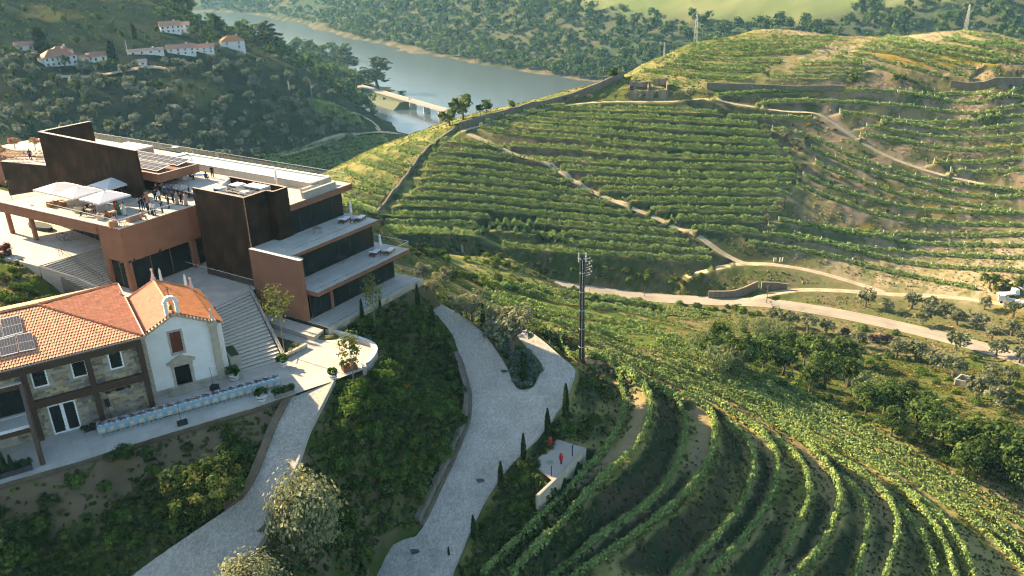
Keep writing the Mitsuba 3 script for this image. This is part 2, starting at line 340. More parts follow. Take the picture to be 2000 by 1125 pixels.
# vine rows of the spur in front: pixels of the survey and the level at start, middle and end
FG = [  # (pixels, levels, bank below it, sparse)
    ([(1208, 729), (1219, 797), (1199, 855), (1154, 914), (1100, 968), (1040, 1030), (985, 1085), (940, 1130)], (-9.2, -10.2, -12.2), 0),
    ([(1158, 690), (1200, 712), (1235, 738), (1269, 779), (1266, 828), (1248, 869), (1203, 918), (1145, 972), (1100, 1026), (1040, 1085), (1000, 1135)], (-7.5, -10.3, -12.4), 1),
    ([(1298, 775), (1325, 797), (1338, 828), (1334, 869), (1311, 932), (1266, 986), (1190, 1040), (1100, 1112), (1070, 1140)], (-11.6, -12.6, -14.6), 0),
    ([(1112, 700), (1175, 702), (1225, 731), (1280, 756), (1370, 792), (1392, 819), (1395, 851), (1388, 896), (1361, 945), (1302, 1004), (1212, 1071), (1136, 1123), (1110, 1142)], (-7.4, -12.8, -14.8), 1),
    ([(1415, 824), (1455, 860), (1471, 896), (1464, 950), (1437, 1004), (1388, 1067), (1325, 1123), (1305, 1145)], (-14.0, -14.9, -16.6), 0),
    ([(1000, 610), (1055, 640), (1150, 670), (1200, 697), (1270, 732), (1350, 764), (1437, 815), (1491, 855), (1514, 896), (1514, 945), (1487, 1008), (1442, 1067), (1388, 1123), (1370, 1145)], (-9.5, -15.1, -16.8), 1),
    ([(1518, 864), (1550, 891), (1572, 923), (1579, 968), (1568, 1008), (1541, 1067), (1496, 1123), (1480, 1145)], (-16.2, -17.1, -18.8), 0),
    ([(1250, 716), (1330, 744), (1430, 785), (1559, 860), (1599, 896), (1626, 932), (1640, 972), (1631, 1013), (1599, 1080), (1559, 1123), (1540, 1145)], (-13.5, -17.3, -19.0), 1),
    ([(1649, 936), (1680, 968), (1694, 1013), (1689, 1062), (1671, 1123), (1662, 1150)], (-18.6, -19.4, -20.6), 0),
    ([(1075, 632), (1150, 656), (1262, 706), (1390, 755), (1520, 816), (1671, 923), (1707, 950), (1739, 986), (1752, 1031), (1748, 1062), (1730, 1123), (1722, 1150)], (-12.5, -19.3, -20.8), 1),
    ([(1757, 995), (1788, 1031), (1815, 1076), (1824, 1123), (1826, 1150)], (-21.0, -21.6, -22.4), 0),
    ([(1300, 706), (1420, 752), (1540, 812), (1660, 885), (1760, 952), (1800, 1000), (1842, 1067), (1860, 1123), (1868, 1150)], (-16.0, -20.8, -22.6), 1),
    ([(1775, 968), (1838, 1022), (1883, 1085), (1897, 1123), (1904, 1150)], (-22.0, -22.6, -23.2), 1),
    ([(1268, 690), (1370, 730), (1480, 775), (1600, 834), (1720, 905), (1830, 975), (1920, 1040), (1990, 1110), (2020, 1145)], (-16.5, -21.0, -25.5), 0),
    ([(1270, 681), (1395, 728), (1510, 780), (1620, 838), (1750, 912), (1865, 985), (1960, 1052), (2040, 1120)], (-17.5, -21.8, -26.5), 0),
    ([(1278, 676), (1430, 732), (1560, 792), (1680, 856), (1800, 926), (1900, 990), (1990, 1052), (2060, 1105)], (-18.5, -22.6, -27.5), 0),
    ([(1282, 668), (1440, 725), (1590, 797), (1700, 858), (1830, 930), (1930, 992), (2010, 1040), (2070, 1078)], (-19.5, -23.6, -28.4), 0),
    ([(1289, 662), (1430, 710), (1550, 762), (1650, 818), (1780, 888), (1910, 962), (2000, 1012), (2070, 1050)], (-20.5, -24.6, -29.4), 0),
]
FLANK = [[(985, 612), (1022, 630), (1062, 655), (1095, 680), (1118, 704)], [(962, 588), (1010, 602), (1070, 622), (1130, 640), (1200, 662), (1262, 690)], [(945, 572), (1000, 588), (1062, 606), (1125, 618), (1200, 630), (1300, 650)], [(980, 566), (1050, 580), (1100, 592), (1200, 604), (1300, 626)],
         [(950, 560), (1050, 566), (1130, 580), (1230, 590), (1320, 612)], [(1150, 604), (1260, 612), (1370, 622)], [(1140, 646), (1230, 652), (1330, 668)], [(1180, 592), (1280, 600), (1400, 618)]]
def levels(px, zz):
    p = np.asarray(px, float)
    s = np.r_[0, np.cumsum(np.hypot(*np.diff(p, axis=0).T))]; s /= s[-1]
    return np.array([at(x, y, np.interp(t, [0, .5, 1], zz)) for (x, y), t in zip(p, s)])
def onland(px, f=None, **k):
    return np.array([hit(x, y, **({'f': f} if f else {}), **k) for x, y in px])
# vine rows of the hill across the road
HILL_LEFT = [[(860, 276), (920, 282), (985, 296)], [(845, 297), (930, 300), (1000, 311), (1062, 320)], [(838, 314), (930, 319), (1000, 329), (1090, 343)], [(832, 331), (930, 336), (1010, 346), (1120, 361)], [(825, 347), (930, 352), (1050, 366), (1160, 384)],
             [(815, 364), (930, 370), (1070, 386), (1195, 401)], [(800, 380), (930, 388), (1080, 404), (1235, 420)], [(775, 400), (930, 406), (1100, 424), (1285, 440)], [(765, 421), (930, 424), (1120, 442), (1325, 458)], [(752, 438), (930, 442), (1130, 460), (1345, 476)],
             [(748, 455), (930, 460), (1140, 478), (1385, 495)], [(980, 481), (1150, 497), (1390, 511)]]
HILL_MID = [[(1030, 211), (1125, 214), (1291, 218), (1400, 222)], [(1000, 222), (1125, 228), (1291, 234), (1478, 246)], [(970, 232), (1125, 243), (1291, 251), (1500, 263)], [(948, 241), (1000, 248), (1125, 257), (1291, 270), (1520, 281)], [(935, 252), (1000, 263), (1125, 272), (1291, 287), (1540, 297)],
            [(985, 284), (1125, 293), (1291, 307), (1480, 313), (1550, 314)], [(1050, 311), (1150, 317), (1291, 325), (1480, 329), (1550, 330)], [(1095, 330), (1291, 342), (1480, 346), (1550, 347)], [(1135, 352), (1291, 359), (1480, 362), (1545, 364)], [(1170, 371), (1291, 375), (1480, 378), (1540, 380)],
            [(1215, 391), (1330, 394), (1480, 394), (1530, 396)], [(1270, 410), (1380, 412), (1520, 412)], [(1310, 428), (1400, 430), (1500, 432)], [(1350, 446), (1420, 450), (1480, 456)]]
def Q(l): return [(1200 + x / 2.5, y / 2.5) for x, y in l]
HILL_RIGHT = [Q(l) for l in ([(500, 470), (700, 457), (900, 449), (1100, 446), (1350, 456), (1700, 466), (1850, 457), (2000, 440)], [(690, 506), (900, 497), (1100, 505), (1400, 524), (1650, 556), (1800, 550), (2000, 520)], [(1380, 462), (1600, 496), (1750, 508), (2000, 484)],
              [(550, 574), (800, 577), (960, 582)], [(1100, 552), (1300, 577), (1500, 600), (1700, 602), (2000, 570)], [(1300, 604), (1500, 627), (1700, 643), (2000, 615)], [(1230, 622), (1500, 666), (1700, 686), (2000, 665)], [(1200, 662), (1400, 692), (1700, 740), (2000, 715)], [(1560, 796), (1800, 800), (2000, 775)],
              [(1640, 838), (1850, 845), (2000, 830)], [(770, 636), (900, 655), (1000, 690), (1180, 775), (1380, 845), (1580, 893), (1780, 925), (2000, 952)], [(960, 730), (1180, 820), (1400, 885), (1580, 935), (1780, 968), (2000, 970)], [(980, 800), (1200, 888), (1400, 955), (1600, 986), (1780, 1016), (2000, 1040)],
              [(920, 862), (1100, 932), (1300, 990), (1500, 1030), (2000, 1052)], [(890, 905), (1100, 990), (1360, 1068), (1700, 1100), (2000, 1106)])] + [
              [(1520, 432), (1620, 446), (1740, 458), (1869, 463), (2000, 461)], [(1560, 440), (1673, 461), (1798, 478), (2000, 482)], [(1500, 445), (1590, 466), (1690, 486), (1800, 498), (2000, 507)], [(1490, 458), (1610, 480), (1709, 503), (1810, 521), (2000, 533)], [(1462, 476), (1602, 498), (1691, 522), (1798, 546), (1904, 566)]]
HILL_SIDE = [[(800, 278), (826, 284), (850, 288)], [(775, 292), (800, 300), (826, 308)], [(730, 303), (775, 320), (805, 331)], [(705, 318), (760, 337), (786, 346)], [(672, 336), (725, 360), (764, 373)], [(662, 360), (712, 372), (750, 382)], [(668, 380), (700, 392), (742, 405)], [(670, 400), (698, 412), (735, 420)]]
HILL_TOP = [Q(l) for l in ([(1100, 262), (1250, 286), (1450, 340), (1600, 384)], [(1060, 282), (1220, 312), (1380, 370)], [(1330, 216), (1500, 250), (1700, 290), (1850, 314)], [(520, 184), (760, 184), (1100, 193)], [(370, 224), (700, 231), (1060, 221)], [(240, 320), (480, 346), (720, 353)], [(310, 281), (560, 301), (820, 302)], [(1210, 226), (1380, 249), (1560, 291), (1760, 346)], [(1290, 196), (1450, 223), (1680, 255), (1900, 293)], [(1440, 164), (1620, 191), (1800, 222), (1960, 218)], [(560, 168), (700, 158), (1000, 158), (1150, 180)], [(480, 200), (700, 212), (1000, 202), (1140, 208)], [(400, 240), (600, 248), (800, 250), (1020, 234)], [(340, 262), (500, 268), (700, 270), (960, 255)], [(270, 300), (500, 326), (760, 332)], [(130, 346), (350, 375), (560, 390), (640, 388)],
            [(900, 318), (1060, 314), (1200, 322)], [(850, 350), (1050, 350), (1220, 355)], [(760, 382), (1000, 384), (1180, 380)], [(1170, 248), (1350, 264), (1550, 322), (1740, 388)], [(1250, 206), (1400, 232), (1600, 266), (1800, 305), (2000, 322)], [(1330, 186), (1500, 215), (1700, 242), (1850, 266), (2000, 300)],
            [(1400, 170), (1600, 196), (1780, 232), (1900, 240), (1990, 232)], [(1480, 158), (1650, 184), (1780, 212), (1940, 204)], [(1560, 149), (1700, 162), (1780, 182), (1880, 188)], [(1620, 143), (1760, 147), (1850, 160)])]
TRACKS = {'vineyard track': [(905, 257), (955, 279), (1004, 301), (1054, 315), (1084, 329), (1112, 348), (1148, 370), (1200, 393), (1240, 409), (1280, 425), (1320, 445), (1360, 459), (1407, 492), (1449, 513), (1480, 517)],
          'ridge track': [(900, 256), (960, 240), (1030, 221), (1100, 206), (1180, 199), (1300, 198), (1380, 194), (1440, 204), (1530, 217), (1590, 221), (1620, 236), (1650, 255), (1680, 276), (1740, 308), (1820, 336), (1920, 360), (2010, 378)]}
TRACKS['upper track'] = [(1340, 541), (1395, 525), (1450, 516), (1520, 518), (1600, 533), (1680, 556), (1728, 571)]
TRACKS['lower track'] = [(1470, 588), (1498, 576), (1560, 567), (1640, 568), (1740, 575), (1850, 580), (1930, 590), (2010, 602)]
rows = []                                  # (kind, 3-D line, px label position)
tin = []
SPUR = np.array([-8.0, 85.0])
def offset_line(l, d):
    t = np.gradient(l[:, :2], axis=0); t /= np.linalg.norm(t, axis=1, keepdims=True) + 1e-9
    n = np.stack([t[:, 1], -t[:, 0]], 1)
    q = l.copy(); q[:, :2] += n * d
    return q
def side_away(l, c):                       # +1 when the right-hand side points away from c
    t = np.gradient(l[:, :2], axis=0); n = np.stack([t[:, 1], -t[:, 0]], 1)
    return 1.0 if ((l[:, :2] - c) * n).sum() > 0 else -1.0
for k, (px, zz, bank) in enumerate(FG):
    l = smooth_line(levels(px, zz), 1.6)
    rows.append(('front', l, bank)); tin.append(l)
    s = side_away(l, SPUR)
    tin.append(offset_line(l, s * (.75 if bank else .5))); tin.append(offset_line(l, -s * .7))
for e, f in ((lane_l, 0), (lane_r, 0), (ramp_l, 0), (ramp_r, 0)): tin.append(e - [0, 0, .05])
for e, f in ((ramp_r, -.5), (ramp_l, -.4)): tin.append(offset_line(e, -.5 if e is ramp_r else .5) + [0, 0, f])
for px in FLANK:
    l = smooth_line(onland(px), 2.0); rows.append(('flank', l, 0))
    g = .7
    tin += [offset_line(l, g), offset_line(l, -g), l]
for name, grp in (('left', HILL_LEFT), ('mid', HILL_MID), ('right', HILL_RIGHT), ('top', HILL_TOP), ('side', HILL_SIDE)):
    for px in grp:
        q = onland(px, h0=150)
        q = q[np.hypot(q[:, 0], q[:, 1]) < 352]
        if len(q) < 2: continue
        l = smooth_line(q, 2.2)
        good = np.r_[True, np.linalg.norm(np.diff(l[:, :2], axis=0), axis=1) < 9]
        l = l[good]
        rows.append((name, l, 0))
        w = .75 + .2 * meshkit.noise(np.c_[l[:, :2] * .1, np.zeros(len(l))])
        o1, o2 = offset_line(l, .95), offset_line(l, -.95)
        o1[:, :2] += (w - .85)[:, None] * 1.0
        tin += [o1, o2]
track_c = {k: smooth_line(onland(v, h0=150), 2.0) for k, v in TRACKS.items()}
for l in track_c.values(): tin += [offset_line(l, 1.5), offset_line(l, -1.5)]
tin += [offset_line(road_c, 2.9), offset_line(road_c, -2.9), offset_line(road_c, 3.6) - [0, 0, .3]]
tin.append(resample(np.array([at(x, y, -8.6) for x, y in ((1142, 872), (1080, 936), (1046, 968))]), .7) + [.5, -.38, -2.5])
L_ALL = np.vstack(tin)
# flat grounds under buildings: (polygon, level)
def uvp(u, v): return OX + RU * u + RV * v
AZA = math.radians(146.7)
RU, RV = -np.array([math.cos(AZA), math.sin(AZA)]), np.array([math.sin(AZA), -math.cos(AZA)])
OX = at(610, 622, 1)[:2]
def quad_uv(u0, u1, v0, v1): return [uvp(u0, v0), uvp(u1, v0), uvp(u1, v1), uvp(u0, v1)]
EDGE = [at(x, y, 0)[:2] for x, y in ((-140, 985), (0, 945), (150, 902), (330, 846), (500, 795), (577, 768), (651, 744), (674, 734), (707, 723), (722, 716), (735, 694), (737, 680), (728, 671), (650, 650), (560, 640), (490, 610), (420, 640), (300, 740), (100, 780), (-200, 830))]
HPL = [at(x, y, -8.6) for x, y in ((1041, 906), (1088, 858), (1140, 874), (1080, 936))]
PADS = [(Polygon(EDGE), -.45), (Polygon(quad_uv(-9, 3.6, -.9, 15.6)), .4), (Polygon(quad_uv(-24.5, -9.5, -6.5, 14)), 2.8), (Polygon(quad_uv(-30.2, -21.5, -12.5, -8.6)), 2.9), (Polygon(quad_uv(-75, -30.4, -13, 14)), 6.4), (Polygon([p[:2] for p in HPL]), -8.95)]
g = np.stack(np.meshgrid(BX[(BX >= -150)], BY, indexing='ij'), -1).reshape(-1, 2)
gz = samp(GB, BX, BY, g)
dl = cKDTree(L_ALL[:, :2]).query(g)[0]
g, gz = g[dl > 3.6], gz[dl > 3.6]
# denser ground between rows of the spur is not wanted there; but pads get their own points
pads_pts, inside = [], np.zeros(len(g), bool)
for poly, z in PADS:
    pp = poly.buffer(.6)
    inside |= shapely.contains_xy(pp, g[:, 0], g[:, 1])
    b = np.array(pp.exterior.segmentize(2.0).coords)
    x0, y0, x1, y1 = poly.bounds
    q = np.stack(np.meshgrid(np.arange(x0, x1, 3.0), np.arange(y0, y1, 3.0)), -1).reshape(-1, 2)
    q = q[shapely.contains_xy(poly, q[:, 0], q[:, 1])]
    q = np.vstack([q, b[:, :2]])
    pads_pts.append(np.c_[q, np.full(len(q), z)])
inL = np.zeros(len(L_ALL), bool)
for poly, z in PADS: inL |= shapely.contains_xy(poly.buffer(-.2), L_ALL[:, 0], L_ALL[:, 1])
PTS = np.vstack([np.c_[g[~inside], gz[~inside]], L_ALL[~inL]] + pads_pts)
_, kp = np.unique(np.round(PTS[:, :2] / .35), axis=0, return_index=True)
PTS = PTS[np.sort(kp)]
TIN = LinearNDInterpolator(PTS[:, :2], PTS[:, 2])
lane_poly = Polygon(np.vstack([lane_l[:, :2], lane_r[::-1, :2]])).buffer(0)
ramp_poly = Polygon(np.vstack([ramp_l[:, :2], ramp_r[::-1, :2]])).buffer(0)
NX0, NX1, NY0, NY1 = -148.0, 282.0, 14.0, 340.0
HARD = shapely.union_all([lane_poly, ramp_poly] + [p for p, z in PADS]).buffer(.3)
CALM = cKDTree(np.vstack([road_c[:, :2]] + [l[:, :2] for l in track_c.values()]))
def zland(p, rough=True):
    p = np.asarray(p, float)
    z = zbase(p)
    q = p.reshape(-1, 2); zz = z.reshape(-1).copy()
    near = (q[:, 0] > NX0) & (q[:, 0] < NX1) & (q[:, 1] > NY0) & (q[:, 1] < NY1)
    if near.any():
        t = TIN(q[near]); zz[near] = np.where(np.isnan(t), zz[near], t)
    if rough:
        s = np.where(near, .22, np.clip((np.hypot(q[:, 0], q[:, 1]) - 350) / 200, .3, 3.0))
        f = np.where(near, .35, .06)
        n3 = meshkit.fbm(np.c_[q * f[:, None], np.zeros(len(q))], 4) - .5
        m = s * n3 * 2
        hard = np.zeros(len(q), bool)
        if near.any(): hard[near] = shapely.contains_xy(HARD, q[near, 0], q[near, 1])
        if near.any():
            dd = CALM.query(q[near])[0]
            m[near] *= np.clip((dd - 2.5) / 3, .12, 1)
        zz = zz + np.where(hard, -.04, m)
    return zz.reshape(p.shape[:-1])

# ---------------------------------------------------------------- the land: sheets of ground
def sst(a, b, x):
    t = np.clip((x - a) / (b - a), 0, 1); return t * t * (3 - 2 * t)
def blend(a, b, t): return a * (1 - t[:, None]) + np.asarray(b) * t[:, None]
TRK = cKDTree(np.vstack([offset_line(rows[k][1], 1.2)[:, :2] for k in (1, 3, 5, 7, 9)]))
def pix(p):
    q = np.asarray(p) - CAM; w = q @ FWD
    return 1000 + FOC * (q @ RGT) / w, 562.5 - FOC * (q @ UPV) / w
STRAW_X = np.array([[150, 55], [200, 62], [245, 78], [300, 92]])
FIELD = Polygon([hit(x, y, 500, 3200)[:2] for x, y in ((1075, -45), (1085, 4), (1200, 22), (1330, 38), (1430, 46), (1520, 47), (1600, 38), (1700, 14), (1850, 3), (1960, -45))]).buffer(0)
def in_field(q): return shapely.contains_xy(FIELD, q[:, 0], q[:, 1])
EDGEP = Polygon(EDGE)
def landcol(p, nz, where):
    n = len(p)
    N = lambda f, s=0: meshkit.fbm(np.c_[p[:, :2] * f, p[:, 2] * f * .5], 4, s)
    a, b, c = N(.045, 1), N(.3, 2), N(1.1, 3)
    bank = sst(.95, .80, nz + .08 * (b - .5))
    green, lush, dry = np.array([.072, .105, .026]), np.array([.045, .078, .020]), np.array([.235, .20, .075])
    soil, straw = np.array([.205, .150, .100]), np.array([.37, .305, .20])
    if where == 'near':
        col = blend(np.tile(green, (n, 1)), dry, sst(.40, .66, .6 * b + .4 * a))
        vine = sst(1.0, 6.0, p[:, 0] * .85 - (p[:, 1] - 78) * .12)      # east of the lane: the vineyard's own grass
        col = blend(col, np.array([.29, .27, .085]), .9 * vine * sst(.25, .55, c * .5 + b * .5))
        bk = blend(np.tile(np.array([.066, .054, .034]), (n, 1)), np.array([.026, .046, .022]), sst(.36, .52, .5 * b + .5 * c))  # bank soil and weeds, darkened to carry the shade of the steep faces
        col = blend(col, bk, bank)
        up = sst(-12, 0, p[:, 0]) * sst(70, 50, p[:, 0]) * sst(100, 112, p[:, 1]) * sst(185, 160, p[:, 1]); col = blend(col, np.array([.23, .175, .115]), .75 * up * sst(.40, .56, .5 * b + .5 * c))
        fl = sst(-2, 6, p[:, 0] - 4 - (p[:, 1] - 70) * .15) * sst(150, 120, p[:, 1]); col = blend(col, np.array([.25, .19, .11]), .6 * fl * (1 - bank) * sst(.42, .6, .5 * c + .5 * b))
        d = TRK.query(p[:, :2])[0]
        col = blend(col, soil * 1.45, .75 * sst(1.3, .3, d + .8 * (c - .5)) * (1 - bank))
        gard = sst(4, -2, p[:, 0] - (p[:, 1] - 90) * .25)
        gc = blend(np.tile(green * .9, (n, 1)), soil * .8, sst(.45, .68, b * .6 + c * .4))
        col = blend(col, gc, gard)
        de = shapely.distance(EDGEP, shapely.points(p[:, :2])); col = blend(col, blend(np.tile(np.array([.19, .14, .085]), (n, 1)), green, sst(.5, .68, c * .6 + b * .4)), sst(4.6, 3.2, de + 1.5 * (b - .5)) * sst(-20, -22, p[:, 0] - (p[:, 1] - 70) * .2))
        val = sst(112, 126, p[:, 1] + p[:, 0] * .35)
        vc = blend(blend(np.tile(green, (n, 1)), dry * .8, .8 * sst(.46, .68, b)), soil * .8, sst(.56, .70, a * .5 + c * .5))
        col = blend(col, vc, val)
    elif where == 'hill':
        r = sst(-14, 22, p[:, 0] - np.interp(p[:, 1], STRAW_X[:, 0] * 1.0, STRAW_X[:, 1]) + 26 * (a - .5))
        flat = blend(np.tile(np.array([.115, .15, .045]), (n, 1)), np.array([.26, .235, .10]), sst(.42, .66, b))
        bk = blend(np.tile(np.array([.034, .050, .030]), (n, 1)), np.array([.135, .098, .072]), sst(.44, .62, .6 * a + .4 * c))  # bank growth and soil, with the shade of the banks put into the colour
        bk = blend(bk, green * .7, sst(.50, .66, .5 * b + .5 * c))
        left = blend(flat, bk, bank)
        rc = blend(np.tile(straw, (n, 1)), soil * 1.25, sst(.45, .70, c))
        rc = blend(rc, green * 1.25, .85 * sst(.46, .60, .55 * b + .45 * c)); rc = blend(rc, blend(np.tile(soil * 1.2, (n, 1)), np.array([.060, .075, .035]), sst(.40, .56, b)), .85 * bank)  # dark green band on the banks: part growth, part painted shade
        rc = blend(rc, dry, .7 * sst(.52, .62, .5 * meshkit.fbm(p * .12, 3, 9) + .5 * c))
        gold = sst(.66, .72, meshkit.fbm(np.c_[p[:, :2] * .06, p[:, 2] * .3], 3, 21)) * r
        col = blend(left, rc, r)
        col = blend(col, np.array([.42, .27, .03]), .55 * gold)
        foot = sst(222, 205, np.hypot(p[:, 0], p[:, 1]) + 9 * (a - .5)) * sst(-8, 6, p[:, 2] * -1 - 34)
        col = blend(col, blend(np.tile(green * .9, (n, 1)), soil * .9, sst(.46, .66, c * .6 + b * .4)), .85 * foot)
    elif where == 'left':
        col = blend(np.tile(np.array([.022, .038, .026]), (n, 1)), np.array([.050, .054, .040]), sst(.42, .68, N(.02, 4) * .5 + N(.09, 5) * .5))  # dark scrub ground; the shade of this slope is put into its colour
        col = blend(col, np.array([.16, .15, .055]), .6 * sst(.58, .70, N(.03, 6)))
    else:
        f1, f2 = N(.006, 7), N(.03, 8)
        wood = np.array([.050, .070, .038])
        col = blend(np.tile(wood, (n, 1)), np.array([.15, .125, .08]), .6 * sst(.48, .66, .5 * f1 + .5 * f2))
        field = in_field(p[:, :2]).astype(float)
        col = blend(col, blend(np.tile(np.array([.125, .16, .062]), (n, 1)), np.array([.19, .20, .09]), sst(.4, .6, f2)), field)
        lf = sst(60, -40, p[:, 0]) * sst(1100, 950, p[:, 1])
        col = blend(col, np.array([.042, .058, .030]), lf)  # shade-darkened ground tone of the left slope carried on here
        beach = sst(2.6, .6, np.abs(p[:, 2] - RIV - .5)) * (p[:, 1] > 600)
        col = blend(col, np.array([.19, .15, .11]), .8 * beach)
    return np.clip(col * (.86 + .28 * c[:, None]), .01, .9)
def sheet(name, xs, ys, where, skirt=2.0, holes=None):
    g = np.stack(np.meshgrid(xs, ys, indexing='ij'), -1).reshape(-1, 2)
    z = zland(g)
    n, m = len(xs), len(ys)
    Z = z.reshape(n, m)
    gx, gy = np.gradient(Z, xs, ys)
    nz = (1 / np.sqrt(1 + gx ** 2 + gy ** 2)).reshape(-1)
    v = np.c_[g, z]
    f = quads(n, m)[:, ::-1]
    if holes is not None:
        cx = v[f][:, :, :2].mean(1)
        f = f[~np.any([(cx[:, 0] > h[0]) & (cx[:, 0] < h[1]) & (cx[:, 1] > h[2]) & (cx[:, 1] < h[3]) for h in holes], axis=0)]
    col = landcol(v, nz, where)
    ring = np.r_[np.arange(n) * m, (n - 1) * m + np.arange(m), np.arange(n)[::-1] * m + m - 1, np.arange(m)[::-1]]
    lo = v[ring] - [0, 0, skirt]
    k = len(v) + np.arange(len(ring))
    i = np.arange(len(ring) - 1)
    f = np.vstack([f, np.c_[ring[i], ring[i + 1], k[i + 1]], np.c_[ring[i], k[i + 1], k[i]]])
    v, col = np.vstack([v, lo]), np.vstack([col, col[ring]])
    fn = np.cross(v[f[:3000:7, 1]] - v[f[:3000:7, 0]], v[f[:3000:7, 2]] - v[f[:3000:7, 0]])[:, 2]
    key = numbered(name)
    scene[key] = mikit.ply((v, f if fn.mean() > 0 else f[:, ::-1]), 'ground_mat', smooth=True, color=col)
    labels[key] = {'kind': 'structure'}
def ar(a, b, s): return np.linspace(a, b, int(round((b - a) / s)) + 1)
Y1, Y2 = 150.0, 340.0
sheet('ground', ar(-100, 140, .48), ar(40, Y1, .48), 'near')
sheet('terraced_hill', ar(-90, 282, .62), ar(Y1, Y2, .62), 'hill')
sheet('left_hillside', ar(-640, -90, 4.0), ar(Y2, 1000, 4.0), 'left', holes=[(-9e3, -9e3, 0, 0)])
sheet('far_hillside', ar(-2100, 1900, 20.0), ar(-80, 3300, 20.0), 'far', holes=[(-100, 140, 40, 160), (-80, 280, 160, 340), (-640, -100, 340, 1000)])
BOX = MB(); BOX.hexa([(-2100, 420, RIV), (1900, 420, RIV), (1900, 3300, RIV), (-2100, 3300, RIV)], [(-2100, 420, RIV + .02), (1900, 420, RIV + .02), (1900, 3300, RIV + .02), (-2100, 3300, RIV + .02)])
struct('river', BOX, 'river_mat')
# lanes, road and tracks
def area(name, poly, ref, bsdf, lift=.03, uvdir=None, step=1.2):
    """A sheet of paving over a plan polygon, level taken from ref(xy)."""
    x0, y0, x1, y1 = poly.bounds
    q = np.stack(np.meshgrid(np.arange(x0, x1, step), np.arange(y0, y1, step)), -1).reshape(-1, 2)
    q = q[shapely.contains_xy(poly.buffer(-.35 * step), q[:, 0], q[:, 1])]
    b = [np.array(r.segmentize(step).coords)[:-1] for gg in getattr(poly, 'geoms', [poly]) for r in [gg.exterior, *gg.interiors]]
    q = np.vstack([q] + b)
    from scipy.spatial import Delaunay
    t = Delaunay(q).simplices
    cc = q[t].mean(1)
    t = t[shapely.contains_xy(poly.buffer(.01), cc[:, 0], cc[:, 1])]
    v = np.c_[q, ref(q) + lift]
    fn = np.cross(v[t[:, 1]] - v[t[:, 0]], v[t[:, 2]] - v[t[:, 0]])[:, 2]
    t[fn < 0] = t[fn < 0][:, ::-1]
    d = np.array(uvdir if uvdir is not None else (1.0, 0)); d = d / np.linalg.norm(d)
    uv = np.c_[q @ d, q @ np.array([-d[1], d[0]])]
    key = numbered(name)
    scene[key] = mikit.ply((v, t), bsdf, smooth=True, uv=uv)
    labels[key] = {'kind': 'structure'}
    return key
def line_level(*ls):
    p = np.vstack(ls); I = LinearNDInterpolator(p[:, :2] + rng.normal(0, 1e-4, (len(p), 2)), p[:, 2]); tr = cKDTree(p[:, :2])
    def f(q):
        z = I(q); k = np.isnan(z)
        if k.any(): z[k] = p[tr.query(q[k])[1], 2]
        return z
    return f
lane_z, ramp_z = line_level(lane_l, lane_r), line_level(ramp_l, ramp_r)
area('lane', lane_poly, lane_z, 'setts', .05, (.35, .94))
area('ramp', ramp_poly.difference(Polygon(EDGE).buffer(.01)), ramp_z, 'setts', .05, (.5, .87))
def ribbon(name, c, w, bsdf, lift=.1):
    l, r = offset_line(c, -w), offset_line(c, w)
    s = np.r_[0, np.cumsum(np.linalg.norm(np.diff(c, axis=0), axis=1))]
    ts = np.linspace(0, 1, 5)
    v = np.stack([l * (1 - t) + r * t for t in ts], 1)
    for j in range(5): v[:, j, 2] = np.maximum(v[:, j, 2], zland(v[:, j, :2]) + .02) + lift * (1 if 0 < j < 4 else .2)
    uv = np.stack([np.stack([np.full(len(c), t), s], 1) for t in ts], 1)
    f = quads(len(c), 5)
    v = v.reshape(-1, 3)
    if np.cross(v[f[0, 1]] - v[f[0, 0]], v[f[0, 2]] - v[f[0, 0]])[2] < 0: f = f[:, ::-1]
    key = numbered(name)
    scene[key] = mikit.ply((v, f), bsdf, smooth=True, uv=uv.reshape(-1, 2))
    labels[key] = {'kind': 'structure'}
ribbon('valley_road', road_c, 2.75, 'asphalt')
for l in track_c.values(): ribbon('dirt_track', l, 1.25, 'dirt', .06)

for px in ([(688, 222), (712, 230), (732, 246), (745, 259), (786, 263)], [(330, 138), (300, 133), (240, 140), (170, 152), (100, 150)], [(545, 306), (600, 291), (690, 264), (744, 259)]):
    ribbon('dirt_track', smooth_line(onland(px, h0=345), 4.0), 2.2, 'dirt', .5)

